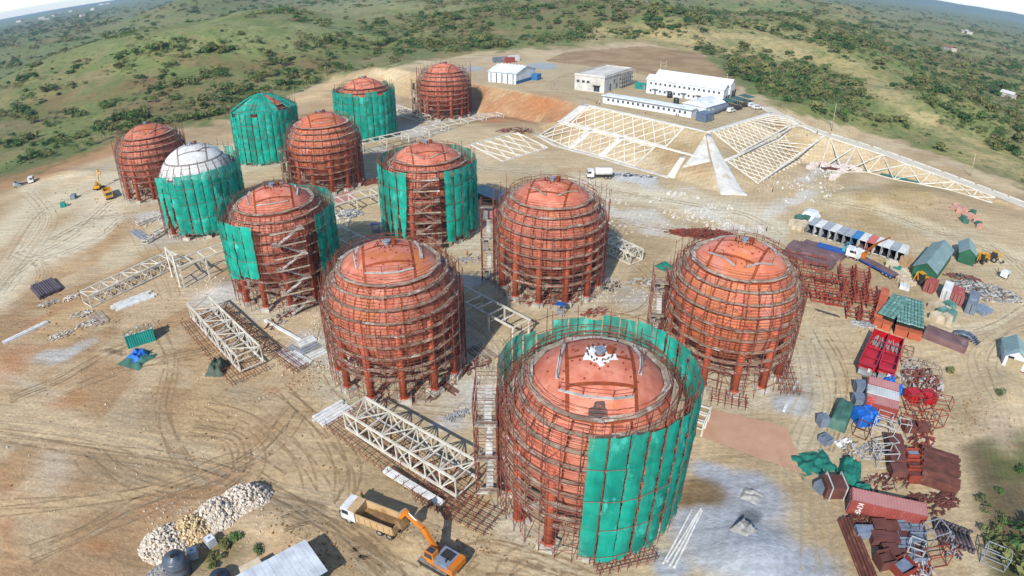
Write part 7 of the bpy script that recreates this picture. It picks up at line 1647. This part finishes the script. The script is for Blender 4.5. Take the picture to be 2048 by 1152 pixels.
gi, go = ng.nodes.new('NodeGroupInput'), ng.nodes.new('NodeGroupOutput'); ip = ng.nodes.new('GeometryNodeInstanceOnPoints'); ci = ng.nodes.new('GeometryNodeCollectionInfo'); ci.inputs[0].default_value = lib; ci.inputs['Separate Children'].default_value = True; ci.inputs['Reset Children'].default_value = True
def na(n, typ): a = ng.nodes.new('GeometryNodeInputNamedAttribute'); a.data_type = typ; a.inputs[0].default_value = n; return a.outputs[0]
cx_ = ng.nodes.new('ShaderNodeCombineXYZ'); ng.links.new(na('rt', 'FLOAT'), cx_.inputs[2])
ng.links.new(gi.outputs[0], ip.inputs['Points']); ng.links.new(ci.outputs[0], ip.inputs['Instance']); ip.inputs['Pick Instance'].default_value = True; ng.links.new(na('ix', 'INT'), ip.inputs['Instance Index']); ng.links.new(na('sc', 'FLOAT_VECTOR'), ip.inputs['Scale'])
er = ng.nodes.new('FunctionNodeEulerToRotation'); ng.links.new(cx_.outputs[0], er.inputs[0]); ng.links.new(er.outputs[0], ip.inputs['Rotation']); ng.links.new(ip.outputs[0], go.inputs[0])
scrub.modifiers.new('scatter', 'NODES').node_group = ng
for i, (x, y) in enumerate(((95, 318), (60, 325), (180, 292), (205, 282), (520, 222), (610, 178), (628, 168), (655, 158), (590, 186), (150, 305))):
    p = gp(x, y, 2); t = thing('palm_tree', 'palm tree on the left bank, ' + ('tall one near the tipper truck', 'one beside the far left bushes', 'one above the far left tank', 'one right above the far left tank', 'one left of the wrapped net', 'one behind the wrapped net', 'second behind the wrapped net', 'third behind the wrapped net', 'nearest behind the wrapped net', 'one between tipper truck and tank')[i], 'palm tree', p, i*.7, 'palms on the left bank')
    h = 4.5+1.5*math.sin(i*2); c = link('crown', PALM[i % 2], t, (.1*h, 0, h)); c.scale = (1.3, 1.3, 1.3); l = link('trunk', PT, t); l.scale = (h, h, h)
# plants in the lower corners
for i, (x, y, s, lb) in enumerate(((470, 1080, 1.6, 'low green bush beside the liquid cubes'), (448, 1092, 1.3, 'small weed clump between liquid cube and hut'), (520, 1100, 1.2, 'small weed clump behind the sheet roof'), (425, 1128, 1.4, 'weed clump beside the low dark tank'), (2005, 792, 1.6, 'green bush on the earth mound at the right edge'), (2030, 1120, 4.2, 'dark green bush filling the bottom right corner'), (2042, 1070, 3.6, 'dark green bush above the bottom right corner'), (1965, 1010, 1.6, 'brown green weeds on the right bank'), (2000, 985, 1.4, 'weeds higher on the right bank'), (1900, 745, 1.3, 'small green bush right of the yard frames'), (2035, 940, 1.6, 'weeds at the right edge of the bank'), (1985, 1075, 2., 'weeds beside the folded grey frame'), (2012, 1040, 1.8, 'green weeds between the bank and dark bush'))):
    p = gp(x, y); t = thing('bush', lb, 'bush', (p.x, p.y, p.z), i); c = link('crown', CR[(i*3) % 8], t); c.scale = (s, s, s*.8); l = link('trunk', TR[i % 3], t); l.scale = (s, s, s*.8)
# far houses
M_HR = [mat('far tin roof', alb('#e8e6e2', 1.2), alb('#cfcac4')), mat('far red roof', alb('#b5705c'), alb('#9c5c4a'))]; M_HW = mat('far plaster wall', alb('#d9cfc0'), alb('#c2b6a4'))
pos_l = [(40, 44, 'at the left edge of the village'), (84, 38, 'beside the leftmost trees'), (92, 42, 'below its red neighbour'), (112, 32, 'in the middle of the left village'), (120, 30, 'next to the middle of the left village'), (142, 24, 'on the rise of the left village'), (165, 33, 'low in the left village'), (188, 20, 'at the right of the left village'), (205, 12, 'high at the right end of the left village'), (216, 11, 'last at the right end of the left village'), (1928, 66, 'red roofed in the right valley'), (1936, 68, 'pale beside the red roofed one in the right valley'), (1900, 102, 'small among trees in the right valley'), (2015, 196, 'white sheet roofed on the right slope')]
for i, (x, y, lb) in enumerate(pos_l):
    z = -10.
    for _ in range(8):
        p = at(x, y, z); z = .5*z + .5*gz(p.x, p.y) if p.y > 0 and p.length < 6000 else z
    d = p.xy.length; s = max(1., d/420); t = thing('far_house', 'distant house ' + lb, 'house', (p.x, p.y, gz(p.x, p.y)), .4*i, 'distant houses'); L, D, h = 9*s**.6, 6*s**.6, 3.2*s**.5
    q = MB(); q.box((0, 0, h/2), (L, D, h)); q.build('wall', M_HW, t)
    for sg in (-1, 1): q = MB(); q.add([(-L/2-.4, sg*(D/2+.4), h-.1), (L/2+.4, sg*(D/2+.4), h-.1), (L/2+.4, 0, h+1.8), (-L/2-.4, 0, h+1.8)], [(0, 1, 2, 3)]); q.build('roof', M_HR[0 if i % 3 else (1 if x < 1990 else 0)], t)
# distant blue ridge and river flat in the right corner, low ridge at left
def ridge(name, label, a0, a1, dist, h, m, seed, z0=-120):
    mb = MB(); n = 60; vs = []
    for i in range(n+1):
        a = a0+(a1-a0)*i/n; k = math.sin(PI*i/n)**.35; hh = h*k*(.75+.5*float(fbm(np.array([i*14.]), np.array([seed*9.]), 120, seed)[0]))
        for dd, zz in ((dist, z0), (dist+600, hh*.55), (dist+1300, hh), (dist+2500, z0)): vs.append((dd*math.sin(a), dd*math.cos(a), zz + 12*float(vn(np.array([i*7.]), np.array([dd/90.]), 9, seed)[0])))
    mb.add(vs, [(i*4+j, i*4+j+1, i*4+j+5, i*4+j+4) for i in range(n) for j in range(3)]); o = mb.build(name, m, None, True); o['kind'] = 'structure'; o['label'] = label
M_HILL = mat('far wooded hill', alb('#6d7d62'), alb('#5a6a55'), rough=1., scale=.004, var=0)
ridge('hills', 'hazy blue hill range beyond the right valley', .40, 1.25, 6200, 62, M_HILL, 3, -90)
ridge('hills', 'low hazy hills beyond the left village', -1.25, -.5, 6600, 8, M_HILL, 5, -90)
a0_, b0_ = at(1918, 52, -58), at(2060, 92, -58)
q = MB(); vs = []
for i in range(13):
    k = i/12; p = a0_ + (b0_-a0_)*k; w_ = 46 + 22*math.sin(k*5); d = Vector((p.x, p.y, 0)).normalized(); vs += [tuple(p+d*w_), tuple(p-d*w_)]
q.add(vs, [(2*i, 2*i+1, 2*i+3, 2*i+2) for i in range(12)]); M_WAT = mat('pale river water', alb('#c9d8e0'), alb('#b5c8d2'), rough=.12, spec=.6, scale=.01, var=0)
o = q.build('river', M_WAT); o['kind'] = 'structure'; o['label'] = 'pale river in the right valley'; 
# ------------------------------------------------------------------ wheel tracks pressed into the earth, loose stones
def spline(pts, n=10):
    out = []; P = [pts[0]]+list(pts)+[pts[-1]]
    for i in range(1, len(P)-2):
        for k in range(n):
            t_ = k/n; a, b, c_, d = [np.array(P[i+j], float) for j in (-1, 0, 1, 2)]; out.append(.5*((2*b)+(c_-a)*t_+(2*a-5*b+4*c_-d)*t_**2+(3*b-a-3*c_+d)*t_**3))
    out.append(np.array(P[-2], float)); return out
def track_mat(name, h):
    m = mat(name, alb(h), alb(h, .86), rough=.95, scale=.8, var=0); nt = m.node_tree; b = nt.nodes['Principled BSDF']; tr = nt.nodes.new('ShaderNodeBsdfTransparent'); mx = nt.nodes.new('ShaderNodeMixShader'); g = nt.nodes.new('ShaderNodeNewGeometry')
    f = _noise(nt, g.outputs['Position'], .5, 5, .75, .40, .72); nt.links.new(f, mx.inputs[0]); nt.links.new(tr.outputs[0], mx.inputs[1]); nt.links.new(b.outputs[0], mx.inputs[2]); nt.links.new(mx.outputs[0], nt.nodes['Material Output'].inputs[0]); return m
MT = [track_mat('pale pressed earth', '#dcc7a3'), track_mat('dark pressed earth', '#b29670'), track_mat('ochre pressed earth', '#c4a278')]
TRK = [MB(), MB(), MB()]
def track(pts, gauge=1.9, w=.42, reps=2, which=0, seed=0):
    rr = random.Random(seed); P = [gp(*p) for p in spline(pts, 7)]; 
    dirs = [(P[min(i+1, len(P)-1)]-P[max(0, i-1)]).xy.normalized() for i in range(len(P))]
    for r in range(reps):
        o0 = rr.uniform(-2.4, 2.4) if r else 0
        for s in (-1, 1):
            vs = []
            for i, p in enumerate(P):
                nn = Vector((-dirs[i].y, dirs[i].x)); o = o0 + s*gauge/2 + .5*math.sin(i*.35+seed+r*2)
                for k in (-1, 1): q = p.xy + nn*(o + k*w/2); vs.append((q.x, q.y))
            zz = hz(np.array([v[0] for v in vs]), np.array([v[1] for v in vs])); wh = which if r % 2 == 0 else rr.choice((0, 1, 2))
            TRK[wh].add([(v[0], v[1], float(z)+.045+.012*r) for v, z in zip(vs, zz)], [(2*i, 2*i+1, 2*i+3, 2*i+2) for i in range(len(P)-1)])
TP_ = [([(0, 590), (60, 520), (150, 470), (230, 400), (330, 360)], 0), ([(10, 520), (70, 430), (160, 390), (260, 350)], 0), ([(60, 385), (95, 440), (40, 520), (-10, 580)], 0), ([(-10, 835), (150, 860), (330, 900), (520, 960), (700, 1010), (900, 1080), (1100, 1160)], 0), ([(-10, 870), (200, 900), (400, 930), (560, 985), (720, 1080), (800, 1160)], 1),
       ([(-10, 1020), (150, 1010), (330, 975), (470, 925), (560, 960)], 2), ([(60, 1120), (180, 1070), (280, 1020), (430, 960), (540, 900), (600, 820)], 1), ([(30, 505), (75, 515), (140, 500), (210, 465), (250, 425)], 0), ([(20, 550), (70, 520), (95, 545), (70, 590), (20, 620)], 0), ([(130, 780), (240, 740), (330, 720), (420, 700)], 1), ([(20, 800), (120, 760), (230, 700), (340, 660)], 1), ([(300, 640), (340, 720), (330, 830), (380, 950)], 2),
       ([(560, 780), (640, 860), (690, 940), (680, 1010)], 1), ([(420, 800), (520, 830), (600, 900), (640, 980)], 2), ([(180, 900), (260, 960), (400, 985), (480, 940), (470, 880), (380, 860)], 1), ([(250, 440), (300, 520), (330, 600)], 0), ([(100, 480), (180, 440), (240, 430)], 1), ([(1560, 470), (1500, 432), (1400, 412), (1250, 388), (1120, 372)], 0), ([(1640, 398), (1760, 422), (1900, 472), (2060, 530)], 0), ([(2060, 600), (1990, 650), (1920, 662), (1850, 632)], 0), ([(2060, 640), (2000, 670), (1960, 720), (1990, 800)], 0),
       ([(2060, 560), (1960, 480), (1880, 470), (1790, 440)], 0), ([(1620, 690), (1640, 800), (1600, 900), (1640, 1010), (1660, 1152)], 0), ([(1640, 660), (1680, 760), (1650, 900)], 1), ([(1560, 880), (1620, 960), (1700, 1000)], 0), ([(660, 620), (640, 700), (700, 790), (820, 820), (960, 830)], 2), ([(940, 640), (1000, 700), (990, 780), (940, 830)], 0), ([(1180, 132), (1100, 172), (1190, 203), (1440, 255), (1530, 222)], 0), ([(760, 330), (860, 305), (960, 335), (1100, 352), (1300, 395)], 0), ([(1230, 500), (1300, 560), (1290, 620), (1200, 640)], 0), ([(900, 1152), (960, 1100), (1080, 1120), (1160, 1150)], 1), ([(1000, 1152), (1060, 1110), (1180, 1152)], 2), ([(600, 1010), (680, 1050), (760, 1110), (820, 1152)], 1), ([(1540, 570), (1640, 540), (1720, 560)], 0), ([(1400, 470), (1300, 450), (1200, 430), (1130, 400)], 1)]
for i, (p, wh) in enumerate(TP_): track(p, 1.9, .34, 2 if i % 2 else 3, wh, i)
for x0, y0, x1, y1, n, dx, dy in ((690, 1080, 790, 1140, 16, 3, 4.5), (560, 1030, 660, 1050, 10, 2, 7), (200, 700, 255, 730, 12, 5, 1), (820, 930, 870, 1000, 9, 8, 3)):   # crawler marks
    for i in range(n):
        a = (x0+dx*i*.5, y0+dy*i*.6); b = (a[0]+(x1-x0)*.55, a[1]+(y1-y0)*.12); track([a, ((a[0]+b[0])/2, (a[1]+b[1])/2-2), b], .35, .16, 1, 1, 300+i)
for i in range(3):
    o = TRK[i].build('wheel_tracks', MT[i]); o['kind'] = 'stuff'; o['label'] = ('pale wheel tracks', 'dark wheel tracks', 'ochre wheel tracks')[i] + ' pressed into the bare earth'
def stones(label, n, m, area, smin, smax, seed):
    rr = random.Random(seed); q = MB(); pts = []
    while len(pts) < n:
        x, y, rx, ry = rr.choice(area); a, r = rr.uniform(0, 6.28), math.sqrt(rr.random())
        p = at(x+rx*r*math.cos(a), y+ry*r*math.sin(a)); 
        if float(fbm(np.array([p.x]), np.array([p.y]), 5, seed, 2)[0]) < rr.uniform(.35, .75): continue
        pts.append((p.x, p.y, (smin + (smax-smin)*rr.random()**3)*(1+p.y/160)))
    zz = hz(np.array([p[0] for p in pts]), np.array([p[1] for p in pts]))
    for (x, y, s), z in zip(pts, zz): q.box((x, y, float(z)+s*.25), (s, s*rr.uniform(.5, 1), s*.7), rz=rr.uniform(0, 3), rx=rr.uniform(-.4, .4), taper=rr.uniform(.4, .8))
    o = q.build('loose_stones', m); o['kind'] = 'stuff'; o['label'] = label
stones('pale stones and rubble scattered over the works', 3000, M_LIME, [(1300, 440, 140, 34), (1450, 430, 120, 26), (1150, 400, 60, 20), (1600, 370, 90, 30), (440, 590, 80, 40), (630, 690, 60, 60), (960, 780, 70, 40), (1250, 600, 90, 40), (330, 440, 80, 40), (800, 260, 110, 30), (400, 1050, 140, 60), (560, 640, 80, 40), (300, 900, 300, 180), (800, 700, 300, 100)], .06, .22, 1)
stones('broken white slabs strewn on the flat below the embankment', 800, M_WCON, [(1290, 430, 120, 26), (1200, 410, 60, 16), (1420, 428, 90, 18), (1480, 455, 70, 12), (1600, 385, 70, 26), (1150, 375, 50, 14), (1330, 395, 70, 12), (1640, 345, 50, 16), (330, 440, 50, 30), (660, 440, 40, 20)], .12, .5, 3)
stones('clods of brown earth scattered over the works', 2600, M_SOIL, [(760, 1110, 140, 40), (840, 1070, 50, 30), (600, 1060, 90, 40), (860, 950, 60, 50), (200, 640, 180, 60), (620, 760, 60, 40), (300, 900, 300, 200), (500, 850, 260, 160), (1000, 1100, 120, 40), (160, 420, 140, 50), (1780, 430, 160, 50), (1640, 700, 120, 90), (1980, 850, 80, 70), (1500, 300, 300, 60)], .06, .24, 2)

# ------------------------------------------------------------------ hazy air over the whole place
hb = MB(); hb.box((0, 3500, -15), (24000, 15000, 240)); hm_ = bpy.data.materials.new('hazy air'); hm_.use_nodes = True; nt = hm_.node_tree; nt.nodes.clear()
ou = nt.nodes.new('ShaderNodeOutputMaterial'); pv_ = nt.nodes.new('ShaderNodeVolumePrincipled'); pv_.inputs['Color'].default_value = (.55, .74, .98, 1); pv_.inputs['Density'].default_value = 8e-5; pv_.inputs['Anisotropy'].default_value = .2
nt.links.new(pv_.outputs[0], ou.inputs['Volume'])
o = hb.build('haze', hm_); o['kind'] = 'stuff'; o['label'] = 'thin bluish haze in the air'
